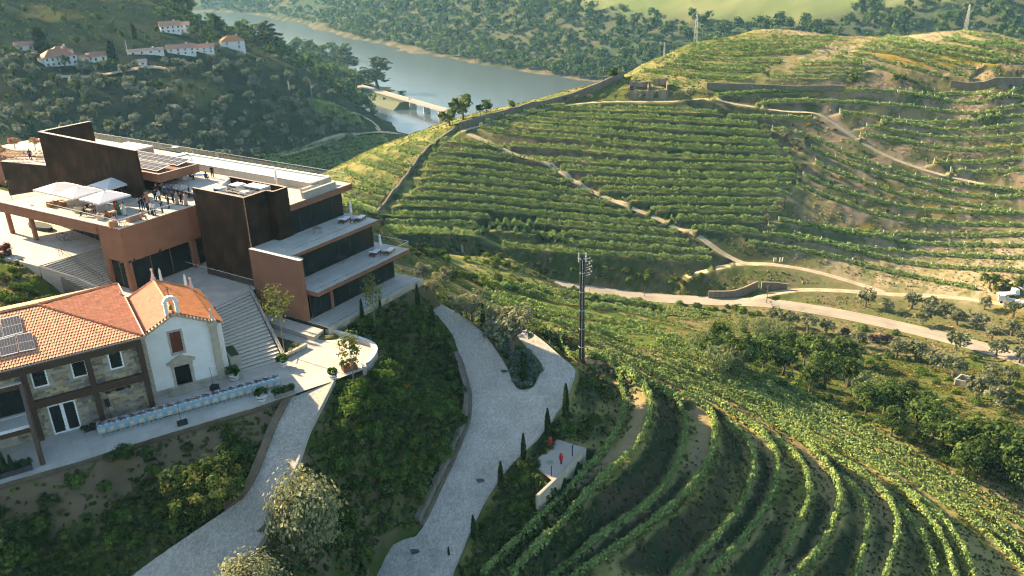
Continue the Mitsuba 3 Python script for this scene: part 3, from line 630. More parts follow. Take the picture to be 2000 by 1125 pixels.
# ---------------------------------------------------------------- foliage: leaf meshes
def leaves(cen, nor, size, col, aspect=1.5):
    """Leaf-shaped quads (folded, four corners) at cen, facing nor."""
    n = len(cen)
    nor = nor / (np.linalg.norm(nor, axis=1, keepdims=True) + 1e-9)
    r = rng.standard_normal((n, 3))
    a = np.cross(nor, r); a /= np.linalg.norm(a, axis=1, keepdims=True) + 1e-9
    b = np.cross(nor, a)
    s = np.asarray(size)[:, None] if np.ndim(size) else size
    L, Wd = a * s * aspect * .5, b * s * .5
    v = np.stack([cen - L, cen + Wd - nor * s * .10, cen + L, cen - Wd - nor * s * .10], 1).reshape(-1, 3)
    i = np.arange(n) * 4
    f = np.vstack([np.c_[i, i + 1, i + 2], np.c_[i, i + 2, i + 3]])
    return v, f, np.repeat(col, 4, axis=0)
def crown(mb, c, rad, nclump, per, leaf, col, alt=None, hollow=.5, flat=.0, floor=-.7, cl=.36):
    """A crown of leaf clumps spread through an ellipsoid; col and alt are the two leaf colours of the species."""
    d = rng.standard_normal((nclump, 3)); d /= np.linalg.norm(d, axis=1, keepdims=True)
    d[:, 2] = np.where(d[:, 2] < floor, -d[:, 2] * .6, d[:, 2])
    r = hollow + (1 - hollow) * rng.random(nclump) ** .6
    cc = d * r[:, None] * (1 - flat * np.abs(d[:, 2:]))
    cr = cl * (.65 + .6 * rng.random(nclump))
    k = np.repeat(np.arange(nclump), per)
    o = rng.standard_normal((len(k), 3)); o /= np.linalg.norm(o, axis=1, keepdims=True)
    o *= (rng.random(len(k)) ** .45)[:, None]
    rad = np.asarray(rad, float)
    cen = np.asarray(c) + (cc[k] + o * cr[k][:, None]) * rad
    nor = .8 * (cc[k] * .7 + o) + .7 * rng.standard_normal((len(k), 3)) * .6 + [0, 0, .35]
    base_c = np.asarray(col, float)
    if alt is not None:
        base_c = np.where((rng.random(nclump) < .4)[:, None], np.asarray(alt, float), base_c)
        cc_col = base_c * (1 + .18 * rng.standard_normal((nclump, 1)))
    else:
        cc_col = base_c * (1 + .22 * rng.standard_normal((nclump, 1)))
    lc = np.clip(cc_col[k] * (1 + .2 * rng.standard_normal((len(k), 1))), .006, .8)
    sz = leaf * (.7 + .6 * rng.random(len(k)))
    mb.raw(*leaves(cen, nor, sz, lc))
    return cc * rad + np.asarray(c)

# ---------------------------------------------------------------- vine rows
VG, VG2 = np.array([.36, .45, .16]), np.array([.13, .22, .07])
def vine_mesh(l, per_m, leaf, h, wid, gap=.0):
    s = np.r_[0, np.cumsum(np.linalg.norm(np.diff(l, axis=0), axis=1))]
    n = int(s[-1] * per_m)
    t = rng.random(n) * s[-1]
    plant = meshkit.noise(np.c_[t * .9, np.full(n, l[0, 0]), np.full(n, l[0, 1])], 3)
    keep = rng.random(n) < .35 + .9 * plant - gap
    t, plant = t[keep], plant[keep]; n = len(t)
    p = np.stack([np.interp(t, s, l[:, k]) for k in range(3)], 1)
    tan = np.stack([np.interp(t, s, np.gradient(l[:, k], s)) for k in range(2)], 1)
    nn = np.stack([tan[:, 1], -tan[:, 0]], 1)
    nn /= np.linalg.norm(nn, axis=1, keepdims=True) + 1e-9
    top = h * (.62 + .7 * plant) * (1 + .10 * rng.standard_normal(n))
    zz = (rng.random(n) ** .7) * top
    lat = rng.standard_normal(n) * wid * (1.15 - .5 * zz / h)
    c = p.copy(); c[:, :2] += nn * lat[:, None]; c[:, 2] += .12 + zz
    nor = np.c_[nn * (lat / wid)[:, None], np.full(n, .85)] + .7 * rng.standard_normal((n, 3))
    mixv = np.clip(.5 + .35 * rng.standard_normal(n) + .4 * (plant - .5), 0, 1)[:, None]
    col = (VG2 * (1 - mixv) + VG * mixv) * (1 + .15 * rng.standard_normal((n, 1)))
    mb = MB(); mb.raw(*leaves(c, nor, leaf * (.7 + .6 * rng.random(n)), np.clip(col, .01, .6), 1.15))
    return mb
ORD = ['first', 'second', 'third', 'fourth', 'fifth', 'sixth', 'seventh', 'eighth', 'ninth', 'tenth', 'eleventh', 'twelfth', 'thirteenth', 'fourteenth', 'fifteenth', 'sixteenth', 'seventeenth', 'eighteenth', 'nineteenth', 'twentieth', 'twenty-first', 'twenty-second', 'twenty-third', 'twenty-fourth', 'twenty-fifth', 'twenty-sixth', 'twenty-seventh']
WHERE = {'front': ('{} vine row from the lane on the curved terraces in front', 'vine rows on the curved terraces in front'),
         'flank': ('{} vine row counted in the small plot between the olive trees and the valley road', 'vine rows of the plot below the lane'),
         'left': ('{} vine row from the top below the diagonal dirt track on the hill', 'vine rows on the left face of the hill'),
         'mid': ('{} vine row from the top between the diagonal track and the gully', 'vine rows on the middle face of the hill'),
         'right': ('{} sparse vine row from the top on the sandy right face of the hill', 'sparse vine rows with posts on the right face of the hill'),
         'side': ('{} short vine row from the top on the left shoulder of the hill', 'short vine rows on the left shoulder of the hill'),
         'spur': ('{} vine row from the top in the sunny strip of the left hillside', 'vine rows in the sunny strip of the left hillside'),
         'dusk': ('{} vine row from the top in the shaded field below the left hillside', 'vine rows in the shaded field of the left hillside'),
         'top': ('{} vine row of the terraces on the hill top above the ruin', 'vine rows on the hill top')}
pm = MB((.62, .60, .55)); pm.box((0, 0, -.2), (.16, .16, 1.75))
pm_c = pm.get(); POST = mikit.ply(pm_c[0], 'paint', smooth=False, color=pm_c[1])
count = {}
for k in range(6): rows.append(('spur', smooth_line(onland([(603 + 3 * k, 204 + 4.5 * k), (650, 206 + 5 * k), (703 + 2 * k, 232 + 4 * k)], h0=345), 4.0), 0))
for k in range(7): rows.append(('dusk', smooth_line(onland([(500 + 14 * k, 309 + 5 * k), (600 + 8 * k, 290 + 6 * k), (700 + 6 * k, 272 + 6 * k), (752 + 3 * k, 266 + 6 * k)], h0=345), 4.0), 0))
for kind, l, bank in rows:
    l = resample(l, 1.2)
    l[:, 2] = zland(l[:, :2])
    k = count[kind] = count.get(kind, -1) + 1
    if kind == 'front': mb = vine_mesh(l, 115 if k < 13 else 72, .23, .72 if not bank else .98, .20 if k < 13 else .17, .08)
    elif kind == 'flank': mb = vine_mesh(l, 60, .30, 1.15, .20, .0)
    elif kind in ('left', 'mid', 'side'): mb = vine_mesh(l, 40, .40, 1.4, .36)
    elif kind in ('spur', 'dusk'): mb = vine_mesh(l, 9, 1.0, 1.6, .6, .1)
    elif kind == 'top': mb = vine_mesh(l, 40, .44, 1.3, .36)
    else: mb = vine_mesh(l, 62, .38, 1.0, .42, -.15)
    key = thing('vine_row', WHERE[kind][0].format(ORD[k]), 'vine row', WHERE[kind][1])
    put(key + '__foliage', mb, 'leaf')
    if kind == 'right':
        px = pix(l)[0]
        q = resample(l[px > 1490], 3.6) if (px > 1490).sum() > 3 else []
        for i, p in enumerate(q):
            if pix(p)[0] < 1700 and i % 2: continue
            put(key + '__post', POST, to_world=T().translate([p[0], p[1], float(zland(p[None, :2])[0])]))

# ---------------------------------------------------------------- trees and shrubs: a few kinds
OLV, OLV2 = (.19, .205, .115), (.28, .28, .175)
DRK, DRK2 = (.050, .088, .026), (.115, .17, .045)
def trunk(mb, h, r, lean=(0, 0), forks=3, spread=.8, col=(.12, .095, .07)):
    top = np.array([lean[0], lean[1], h])
    mb.tube([(0, 0, -.5), (lean[0] * .2, lean[1] * .2, h * .35), tuple(top)], [r * 1.35, r, r * .6], 6, col)
    for k in range(forks):
        a = 2 * math.pi * (k + rng.random() * .6) / forks
        e = top + [math.cos(a) * spread, math.sin(a) * spread, h * .55]
        mb.tube([tuple(top * .8), tuple((top + e) / 2 + [0, 0, .1]), tuple(e)], [r * .55, r * .4, r * .2], 5, col)
def proto(crown_fn, trunk_fn=None):
    c = MB(); crown_fn(c); m, col = c.get()
    out = {'crown': mikit.ply(m, 'leaf', smooth=False, color=np.clip(col, 0, 1))}
    if trunk_fn:
        t = MB(); trunk_fn(t); m, col = t.get()
        out['trunk'] = mikit.ply(m, 'paint', smooth=False, color=col)
    return out
def P_olive(leaf, n, per, OLV=OLV, OLV2=OLV2):     # unit: about 4 m tall, 3.6 m wide
    def cf(m):
        for k in range(4):
            an = 6.28 * k / 4 + rng.random(); q = .75 + .45 * rng.random()
            crown(m, (math.cos(an) * .75, math.sin(an) * .75, 1.75 + .9 * rng.random()), (1.15 * q, 1.15 * q, 1.1 * q), n // 4 + 1, per, leaf * (.8 + .4 * rng.random()), OLV, OLV2, .4, cl=.40)
    return proto(cf, lambda m: trunk(m, 1.2, .2))
def P_round(leaf, n, per, a=DRK, b=DRK2):
    def cf(m):
        for k in range(5):
            an = 6.28 * k / 5 + rng.random(); o = .95 if k else 0; q = .75 + .5 * rng.random()
            crown(m, (math.cos(an) * o, math.sin(an) * o, 2.5 + 1.3 * rng.random()), (1.45 * q, 1.45 * q, 1.4 * q), n // 5 + 1, per, leaf * (.8 + .4 * rng.random()), a, b, .45, cl=.42, floor=-.95)
    return proto(cf, lambda m: trunk(m, 1.6, .2))
def P_tall(leaf, n, per, a, b):  # a tall open eucalyptus: about 16 m
    def cf(m):
        for k in range(7):
            an = rng.random() * 6.28; z = 5.5 + 1.6 * k
            w = 2.6 - .22 * abs(k - 2.5)
            crown(m, (math.cos(an) * 1.7 * (1 - k / 9), math.sin(an) * 1.7 * (1 - k / 9), z), (w, w, 2.3), n // 7, per, leaf, a, b, .3, cl=.42)
    return proto(cf, lambda m: trunk(m, 7, .32, (.3, .2), 4, 2.0))
def P_cyp(leaf, n, col=(.028, .055, .022), col2=(.05, .085, .03)):
    def cf(m):                     # unit: 5 m tall, .9 m wide
        z = rng.random(n) ** .85 * 5.0
        w = .46 * np.clip(1 - ((z - 1.4) / 3.75) ** 2, .03, 1) * np.clip(z / .5 + .35, 0, 1)
        an = rng.random(n) * 6.28; r = w * (.55 + .5 * rng.random(n))
        cen = np.c_[np.cos(an) * r, np.sin(an) * r, z]
        nor = np.c_[np.cos(an), np.sin(an), np.full(n, .4)] + .5 * rng.standard_normal((n, 3))
        t = rng.random((n, 1))
        m.raw(*leaves(cen, nor, leaf * (.7 + .6 * rng.random(n)), np.clip((np.array(col) * (1 - t) + np.array(col2) * t), .005, 1), 2.2))
    return proto(cf, lambda m: m.tube([(0, 0, -.4), (0, 0, 1.2)], [.07, .05], 5, (.1, .08, .06)))
def P_bush(leaf, n, per, a, b, rad=(1, 1, .75), zc=.55):
    return proto(lambda m: crown(m, (0, 0, zc), rad, n, per, leaf, a, b, .35, cl=.42, floor=-.3))
def P_reed(n=420):
    def cf(m):
        a = rng.random(n) * 6.28; r = rng.random(n) ** .5 * 1.2
        base_p = np.c_[np.cos(a) * r, np.sin(a) * r, np.zeros(n)]
        z = rng.random(n) * 3.6
        cen = base_p + np.c_[np.cos(a) * z * .16, np.sin(a) * z * .16, z]
        nor = np.c_[np.cos(a), np.sin(a), np.full(n, .2)] + .6 * rng.standard_normal((n, 3))
        m.raw(*leaves(cen, nor, .2, jit((.16, .20, .09), .2, n), 4.5))
    return proto(cf)
PR = {'olive': [P_olive(.20, 60, 26) for _ in range(3)], 'olive_far': [P_olive(.29, 40, 12, (.125, .15, .085), (.20, .21, .135)) for _ in range(3)], 'olive_hill': [P_olive(.62, 16, 8, (.17, .19, .13), (.29, .285, .205)) for _ in range(3)],
      'round': [P_round(.26, 70, 22) for _ in range(3)], 'round_far': [P_round(.60, 34, 9) for _ in range(3)], 'lime_far': [P_round(.60, 30, 9, (.11, .145, .045), (.16, .19, .06)) for _ in range(2)],
      'tall': [P_tall(.85, 63, 9, (.060, .075, .040), (.095, .105, .055)) for _ in range(2)], 'cypress': [P_cyp(.15, 1500) for _ in range(2)], 'cypress_far': [P_cyp(.42, 260, (.018, .032, .016), (.03, .05, .022))],
      'shrub': [P_bush(.16, 34, 22, a, b) for a, b in ((DRK, DRK2), ((.075, .135, .03), (.16, .23, .05)), ((.06, .085, .03), (.11, .13, .05)))], 'lavender': [P_bush(.10, 40, 18, (.12, .17, .13), (.17, .22, .17), (.55, .55, .42), .32) for _ in range(2)],
      'scrub': [P_bush(.45, 16, 7, a, b) for a, b in ((DRK, DRK2), ((.07, .095, .04), (.11, .13, .06)))], 'pale': [P_bush(.19, 190, 26, (.22, .24, .12), (.32, .32, .19), (2.6, 2.6, 2.3), 2.0)],
      'reed': [P_reed(), P_reed()], 'purple': [P_bush(.2, 34, 22, (.05, .03, .045), (.08, .055, .07))], 'broom': [P_bush(.14, 34, 20, (.36, .25, .02), (.11, .15, .03))]}
POS = {}
def stand(name, kind, p, scale, label, cat='tree', group=None, sz=None, rot=None):
    """One tree or shrub: a thing with a crown and, where it has one, a trunk."""
    pr = PR[kind][int(rng.integers(len(PR[kind])))]
    key = thing(name, label, cat, group); POS[key] = p
    s = np.array([scale * (1 + .08 * rng.standard_normal()), scale * (1 + .08 * rng.standard_normal()), scale if sz is None else sz])
    M = T().translate([float(p[0]), float(p[1]), float(p[2])]).rotate([0, 0, 1], float(rng.random() * 360) if rot is None else rot).scale([float(abs(x)) for x in s])
    for part, d in pr.items(): put(f'{key}__{part}', d, to_world=M)
    return key
NEARZ = lambda q: zland(q, False)
def ground_at(px, py, **k):
    p = hit(px, py, **{'f': NEARZ, **k}); p[2] = zland(p[None, :2])[0]; return p
def mpp(p): return np.linalg.norm(np.asarray(p) - CAM) / FOC       # metres to one pixel of the survey there

# the olive trees and cypresses along the lane
for (px, py, top, kind, lab) in ((1000, 690, 588, 'olive', 'largest grey-green olive tree with two trunks in the island bed beside the lane'), (921, 618, 566, 'olive', 'rounded olive tree in the bed left of the big olive by the lane'),
                                 (848, 594, 540, 'olive', 'olive tree at the corner of the stone terrace wall by the lane'), (866, 556, 518, 'olive', 'olive tree just behind the one at the terrace wall corner'), (826, 545, 508, 'olive', 'olive tree half hidden behind the hotel terrace railing')):
    p = np.r_[at(px, py, zl(py) if py > 600 else -4.2)]; p = p if py > 590 else ground_at(px, py)
    p[2] = zland(p[None, :2])[0]
    stand('olive_tree', kind, p, (zup(px, top, p) - p[2]) / 4.0, lab, 'olive tree', 'olive trees along the lane')
cy = [(944, 642, 586, 'slim dark cypress between two olive trees along the lane'), (1021, 742, 678, 'dark cypress at the tip of the island bed in the lane'), (1105, 816, 741, 'cypress at the right edge of the paved turning area'), (1070, 852, 790, 'cypress just above the red hydrants platform'),
      (1023, 897, 840, 'cypress left of the hydrant platform by the lane'), (979, 957, 893, 'cypress on the right lane edge below the hydrant platform'), (926, 1052, 999, 'small thin cypress by the lane near the bottom edge'), (880, 1130, 1064, 'half-brown cypress at the bottom edge of the photo'),
      (817, 604, 548, 'cypress against the stone retaining wall corner of the hotel terrace'), (846, 640, 590, 'cypress on the garden slope beside the upper lane'), (708, 622, 578, 'cypress below the front of the lowest hotel terrace'), (743, 604, 572, 'short cypress against the terrace wall behind the young tree'), (872, 705, 648, 'shaded cypress on the garden slope left of the lane')]
for px, py, top, lab in cy:
    p = ground_at(px, py)
    h = zup(px, top, p) - p[2]
    stand('cypress_tree', 'cypress', p, h / 5 * .9, lab, 'cypress', 'slim cypresses along the lane and the garden slope', sz=h / 5 * .88)
# big shrubs and small trees in front
for px, py, top, kind, name, lab, cat, w in ((600, 1040, 915, 'pale', 'flowering_shrub', 'large pale flowering shrub on the right edge of the cobbled ramp', 'shrub', 104), (497, 1175, 1082, 'pale', 'flowering_shrub', 'pale flowering shrub cut by the bottom edge beside the ramp', 'shrub', 104)):
    p = at(px, py, zr(py) - .8); p[2] = min(zland(p[None, :2])[0], p[2] + 2)
    m = mpp(p); stand(name, kind, p, w * m / 5.4, lab, cat, 'pale flowering shrubs beside the ramp', sz=(zup(px, top, p) - p[2]) / 4.6)
p = at(405, 985, -2.4); p[2] = zland(p[None, :2])[0]
fig = MB(); [crown(fig, (1.7 * math.cos(t), 1.7 * math.sin(t), 2.6 + .9 * (q % 2)), (1.7, 1.7, 1.6), 20, 24, .24, (.06, .095, .026), (.17, .18, .055), .5, cl=.30) for q, t in enumerate(np.linspace(0, 5.3, 6))]  # yellower alternate leaves stand in for the sunlit part of the crown
k = thing('fig_tree', 'broad yellow-tinted tree on the bank below the long dining table', 'tree'); M = T().translate(p.tolist())
c_ = fig.get(); put(k + '__crown', mikit.ply(c_[0], 'leaf', smooth=False, color=np.clip(c_[1], 0, 1)), to_world=M)
t_ = MB(); trunk(t_, 1.7, .2, (0, 0), 4, 1.3); c_ = t_.get(); put(k + '__trunk', mikit.ply(c_[0], 'paint', color=c_[1]), to_world=M)
p = at(0, 1130, -4); p[2] = zland(p[None, :2])[0]; stand('round_tree', 'round', p, 1.15, 'bright green shrub cut by the left edge near the bottom', 'shrub')
for px, py, top, w, z, lab in ((555, 684, 558, 60, .6, 'young yellow-leaved tree in the triangular planter by the stairs'), (690, 742, 652, 44, 0, 'young tree with light leaves at the plaza wall'), (734, 652, 540, 46, None, 'slender young tree in front of the lowest hotel terrace')):
    p = at(px, py, z) if z is not None else ground_at(px, py)
    h = zup(px, top, p) - p[2]
    mb = MB(); crown(mb, (0, 0, h * .76), (w * .5 * mpp(p), w * .5 * mpp(p), h * .25), 26, 16, .2, (.12, .16, .04), (.22, .22, .06), .3, cl=.5)
    key = thing('young_tree', lab, 'young tree'); M = T().translate(p.tolist())
    c_ = mb.get(); put(key + '__crown', mikit.ply(c_[0], 'leaf', smooth=False, color=np.clip(c_[1], 0, 1)), to_world=M)
    tb = MB((.20, .16, .12)); tb.tube([(0, 0, -.2), (.05, .02, h * .5), (0, .05, h * .85)], [.06, .05, .025], 5)
    for q in range(5): tb.tube([(0, 0, h * (.42 + .08 * q)), (.35 * math.cos(q * 2.4), .35 * math.sin(q * 2.4), h * (.55 + .08 * q))], [.025, .012], 4)
    c_ = tb.get(); put(key + '__trunk', mikit.ply(c_[0], 'paint', color=c_[1]), to_world=M)
# shrubs of the garden slope: countable ones as things, each with the look of its kind, brighter kinds favoured where sun falls
def in_px(poly, n, minsep=0):
    P_ = Polygon(poly); x0, y0, x1, y1 = P_.bounds; out = []
    while len(out) < n:
        q = (x0 + rng.random() * (x1 - x0), y0 + rng.random() * (y1 - y0))
        if P_.contains(Point(q)) and (not minsep or all((q[0] - o[0]) ** 2 + (q[1] - o[1]) ** 2 > minsep ** 2 for o in out[-400:])): out.append(q)
    return out
GARD = [(700, 640), (820, 610), (850, 640), (885, 690), (900, 760), (905, 820), (880, 890), (830, 960), (780, 1040), (700, 1100), (560, 1110), (630, 1030), (660, 930), (650, 860), (660, 800), (740, 730), (750, 690)]
LB = {0: 'dark green shrub on the garden slope between the plaza and the lane', 1: 'bright green shrub on the garden slope between the plaza and the lane', 2: 'olive-green shrub on the garden slope between the plaza and the lane'}
def shrub(px, py, kind, var, s, label, group, p=None, name='shrub', cat='shrub', sz=None):
    p = ground_at(px, py) if p is None else p
    if HARD_T is not None and shapely.contains_xy(HARD_T, p[0], p[1]): return
    if name == 'shrub' and ('road' in group or 'valley' in group or 'margin' in group or 'sandy' in group): name, cat = 'wild_bush', 'bush'
    if name == 'shrub' and ('bank' in group or 'stone house' in group or 'vines' in group): name, cat = 'border_bush', 'bush'
    pr = PR[kind][var % len(PR[kind])]
    key = thing(name, label, cat, group); POS[key] = p
    M = T().translate([float(p[0]), float(p[1]), float(p[2]) - .1]).rotate([0, 0, 1], float(rng.random() * 360)).scale([s, s, s if sz is None else sz])
    for part, d in pr.items(): put(f'{key}__{part}', d, to_world=M)
HARD_T = shapely.union_all([lane_poly, ramp_poly, Polygon(EDGE), PADS[1][0]]).buffer(.4)
for q in in_px(GARD, 210, 10):
    lower = q[1] > 930
    if lower and rng.random() < .45: continue
    v = int(rng.integers(3)); lit = q[0] < 760 and q[1] < 820  # bright leaf colour picked more often on the sunlit part of the slope
    v = 1 if rng.random() < (.65 if lit else .3) else v
    shrub(*q, 'shrub', v, .5 + .55 * rng.random(), LB[v], 'shrubs covering the garden slope')
for q in ((750, 745), (700, 770), (770, 780), (725, 800), (690, 810)): shrub(*q, 'shrub', 1, 1.25, 'tall bright green bush just below the round plaza', 'tall bright bushes below the plaza')  # bright leaf colour carries the sunlight on these bushes
for q in ((815, 835), (800, 900), (845, 870), (700, 845), (790, 760)): shrub(*q, 'broom', 0, .62, 'yellow-flowering broom bush on the garden slope', 'yellow broom bushes on the garden slope', name='broom_bush')
for q in in_px([(620, 640), (740, 640), (760, 700), (740, 720), (690, 660)], 8, 16): shrub(*q, 'lavender', 0, .9, 'grey-green cushion plant on the slope beside the lowest terrace', 'cushion plants beside the lowest terrace', name='cushion_plant', cat='plant')
for q in in_px([(835, 588), (870, 606), (900, 622), (935, 650), (965, 682), (985, 720), (1005, 755), (1036, 758), (1052, 725), (1045, 705), (1000, 665), (985, 650), (960, 640), (920, 600), (880, 585)], 46, 9):
    shrub(*q, 'lavender', int(rng.integers(2)), .8 + .35 * rng.random(), 'grey-green cushion plant in the planting bed along the lane', 'cushion plants in the bed along the lane', name='cushion_plant', cat='plant')
for q in in_px([(1120, 745), (1180, 740), (1195, 800), (1150, 830), (1110, 830), (1080, 850), (1040, 895), (1005, 920), (985, 960), (960, 1000), (940, 1060), (985, 1040), (1030, 985), (1035, 930), (1080, 870), (1150, 850), (1200, 790)], 40, 12):
    v = int(rng.integers(3)); shrub(*q, 'shrub', v, .45 + .4 * rng.random(), {0: 'dark low shrub in the strip between the lane and the first vine row', 1: 'bright low shrub in the strip between the lane and the first vine row', 2: 'olive-green low shrub in the strip between the lane and the first vine row'}[v], 'low shrubs between the lane and the vines')
for q in in_px([(-20, 960), (300, 870), (480, 850), (540, 830), (500, 930), (460, 980), (330, 1060), (160, 1125), (-20, 1125)], 44, 16):
    v = int(rng.integers(3)); shrub(*q, 'shrub', v, .5 + .5 * rng.random(), {0: 'dark shrub on the shaded bank below the dining terrace', 1: 'green shrub on the shaded bank below the dining terrace', 2: 'olive-green shrub on the shaded bank below the dining terrace'}[v], 'shrubs on the bank below the dining terrace')
for q in in_px([(0, 505), (60, 515), (190, 560), (200, 590), (60, 610), (0, 615)], 28, 9):
    v = int(rng.integers(3)); p = ground_at(*q); shrub(*q, 'shrub', v, .4 + .35 * rng.random(), {0: 'dark shrub in the sunny bed between the stone house and the upper steps', 1: 'bright shrub in the sunny bed between the stone house and the upper steps', 2: 'olive-green shrub in the sunny bed between the stone house and the upper steps'}[v], 'shrubs in the bed behind the stone house')
# valley: olives, woods, reeds
VO = [(1780, 594), (1815, 601), (1844, 610), (1868, 625), (1801, 626), (1904, 634), (1936, 655), (1975, 646), (1993, 664), (1922, 595), (1978, 610), (1865, 675), (1751, 690), (1787, 693), (1826, 716), (1860, 728), (1933, 733), (1968, 742), (1945, 686), (1947, 785), (1676, 668), (1513, 625), (1545, 629), (1577, 639), (1613, 641), (1905, 767), (1926, 757), (1990, 700), (1730, 600), (1690, 590)]
for x, y in VO:
    p = ground_at(x, y + 9); stand('olive_tree', 'olive_far', p, 1.0 + .4 * rng.random(), 'grey-green olive tree on the valley slope below the track', 'olive tree', 'olive trees on the valley slope')
VR = [(1400, 665, 1.15), (1385, 690, 1.0), (1425, 690, 1.1), (1450, 700, 1.25), (1490, 705, 1.2), (1530, 712, 1.1), (1570, 690, 1.2), (1600, 700, 1.35), (1640, 705, 1.4), (1610, 735, 1.3), (1655, 735, 1.2), (1580, 745, .9), (1500, 680, 1.1), (1545, 670, 1.0), (1660, 690, 1.0),
      (1690, 790, 1.0), (1725, 790, 1.1), (1760, 800, 1.1), (1790, 815, 1.0), (1820, 835, 1.1), (1840, 850, 1.0), (1870, 870, 1.2), (1900, 880, 1.3), (1935, 895, 1.3), (1965, 915, 1.3), (1990, 940, 1.2), (1880, 910, 1.1), (1740, 830, .9), (1985, 880, 1.1), (1950, 860, 1.0), (2010, 900, 1.3), (1800, 790, .9)]
for x, y, s in VR:
    stand('round_tree', 'round', ground_at(x, y + 22, h0=105), s, 'dense dark green tree of the creek thicket below the valley road', 'tree', 'dense trees of the creek thicket')
for x, y in ((1415, 715), (1425, 722), (1435, 712), (1408, 725), (1500, 650), (1520, 660), (1535, 655), (1480, 655), (1690, 765), (1705, 770), (1720, 775), (1735, 785), (1680, 772), (1395, 728), (1450, 640), (1365, 690)):
    stand('reed_clump', 'reed', ground_at(x, y + 8), .9 + .3 * rng.random(), 'tall pale reed clump in the creek thicket', 'reeds', 'reed clumps in the creek thicket')
for x, y in ((1652, 655), (1705, 668), (1728, 668), (1745, 672)): stand('purple_shrub', 'purple', ground_at(x, y), 1.3, 'dark purple-leaved shrub among the olive trees below the road', 'shrub', 'purple-leaved shrubs below the road')
for q in in_px([(1380, 650), (1700, 640), (1990, 720), (1990, 960), (1900, 930), (1700, 830), (1560, 760), (1420, 720)], 100, 14):
    v = int(rng.integers(3)); shrub(*q, 'shrub', v, .6 + .6 * rng.random(), {0: 'dark low shrub on the rough valley ground', 1: 'bright low shrub on the rough valley ground', 2: 'olive-green low shrub on the rough valley ground'}[v], 'low shrubs on the valley ground')
for q in in_px([(1380, 660), (1560, 745), (1760, 850), (1990, 960), (1990, 985), (1700, 845), (1500, 755), (1370, 690)], 30, 14): shrub(*q, 'shrub', 1, .7, 'bright low shrub on the green margin above the flank vines', 'low shrubs on the green margin')
# bank under the road and the shrubs above it
for q in in_px([(860, 532), (1000, 548), (1140, 575), (1300, 592), (1480, 600), (1480, 618), (1300, 610), (1130, 592), (960, 565), (870, 548)], 44, 10):
    v = int(rng.integers(3)); shrub(*q, 'shrub', v, .7 + .7 * rng.random(), {0: 'dark shrub on the bank just below the valley road', 1: 'bright shrub on the bank just below the valley road', 2: 'olive-green shrub on the bank just below the valley road'}[v], 'shrubs on the bank below the road')
for q in in_px([(800, 470), (900, 472), (1000, 490), (1150, 510), (1300, 530), (1380, 540), (1370, 562), (1150, 548), (950, 522), (860, 510), (800, 500)], 50, 10):
    v = int(rng.integers(3)); shrub(*q, 'shrub', v, .6 + .7 * rng.random(), {0: 'dark shrub on the cut bank above the valley road', 1: 'bright shrub on the cut bank above the valley road', 2: 'olive-green shrub on the cut bank above the valley road'}[v], 'shrubs on the cut bank above the road')
# the hill
for x, y, w in ((1492, 257, 16), (1533, 276, 19), (1552, 291, 20), (1563, 334, 18), (1523, 409, 20), (1498, 433, 15)):
    p = ground_at(x, y, h0=150); stand('olive_tree', 'olive_far', p, w * mpp(p) / 3.6 * 1.1, 'single olive tree in the gully of the vineyard hill', 'olive tree', 'olive trees down the gully of the hill')
for x, y, w in ((1325, 197, 20), (1349, 195, 22), (1385, 195, 17), (1080, 203, 10), (1104, 200, 13), (1127, 199, 13), (1152, 197, 13), (1178, 196, 13), (1202, 196, 13), (1223, 194, 12), (1252, 196, 14)):
    p = ground_at(x, y, h0=150); stand('olive_tree', 'olive_far', p, w * mpp(p) / 3.6 * 1.1, 'olive tree right of the ruin on the ridge track' if w > 16 else 'small olive tree in the row left of the ruin', 'olive tree', 'olive trees right of the ruin' if w > 16 else 'small olive trees left of the ruin')
for x, y, w, kind, lab in ((1200, 160, 26, 'round_far', 'dark round tree at the crest left of the ruin'), (905, 234, 50, 'lime_far', 'light green spreading tree behind the wall corner of the ridge'), (878, 246, 34, 'lime_far', 'light green tree left of the ridge wall corner'), (950, 222, 26, 'round_far', 'dark tree standing above the ridge wall'), (938, 226, 20, 'round_far', 'small dark tree beside the ridge wall'),
                              (1665, 170, 22, 'round_far', 'dark bush at the end of the long hill wall'), (1747, 163, 14, 'round_far', 'left dark bush above the right hill wall'), (1763, 161, 13, 'round_far', 'right dark bush above the right hill wall'), (1000, 214, 18, 'lime_far', 'light bush peeping over the ridge wall')):
    p = ground_at(x, y, h0=150); stand('round_tree', kind, p, w * mpp(p) / 4.6, lab, 'tree')
for q in in_px([(1500, 230), (1640, 240), (1900, 420), (1990, 440), (1990, 500), (1700, 470), (1540, 400)], 26, 12):
    v = int(rng.integers(3)); shrub(*q, 'scrub', 1, .35 + .35 * rng.random(), 'small green bush on the sandy right face of the hill', 'small bushes on the sandy hill face')
for q in ((1598, 312), (1690, 362), (1732, 366), (1745, 386), (1790, 388), (1830, 365), (1870, 408), (1905, 412), (1575, 235), (1580, 245), (1830, 320), (1640, 350)): shrub(*q, 'broom', 0, .8, 'yellow-flowering broom bush on the sandy hill face', 'yellow broom bushes on the hill', name='broom_bush')
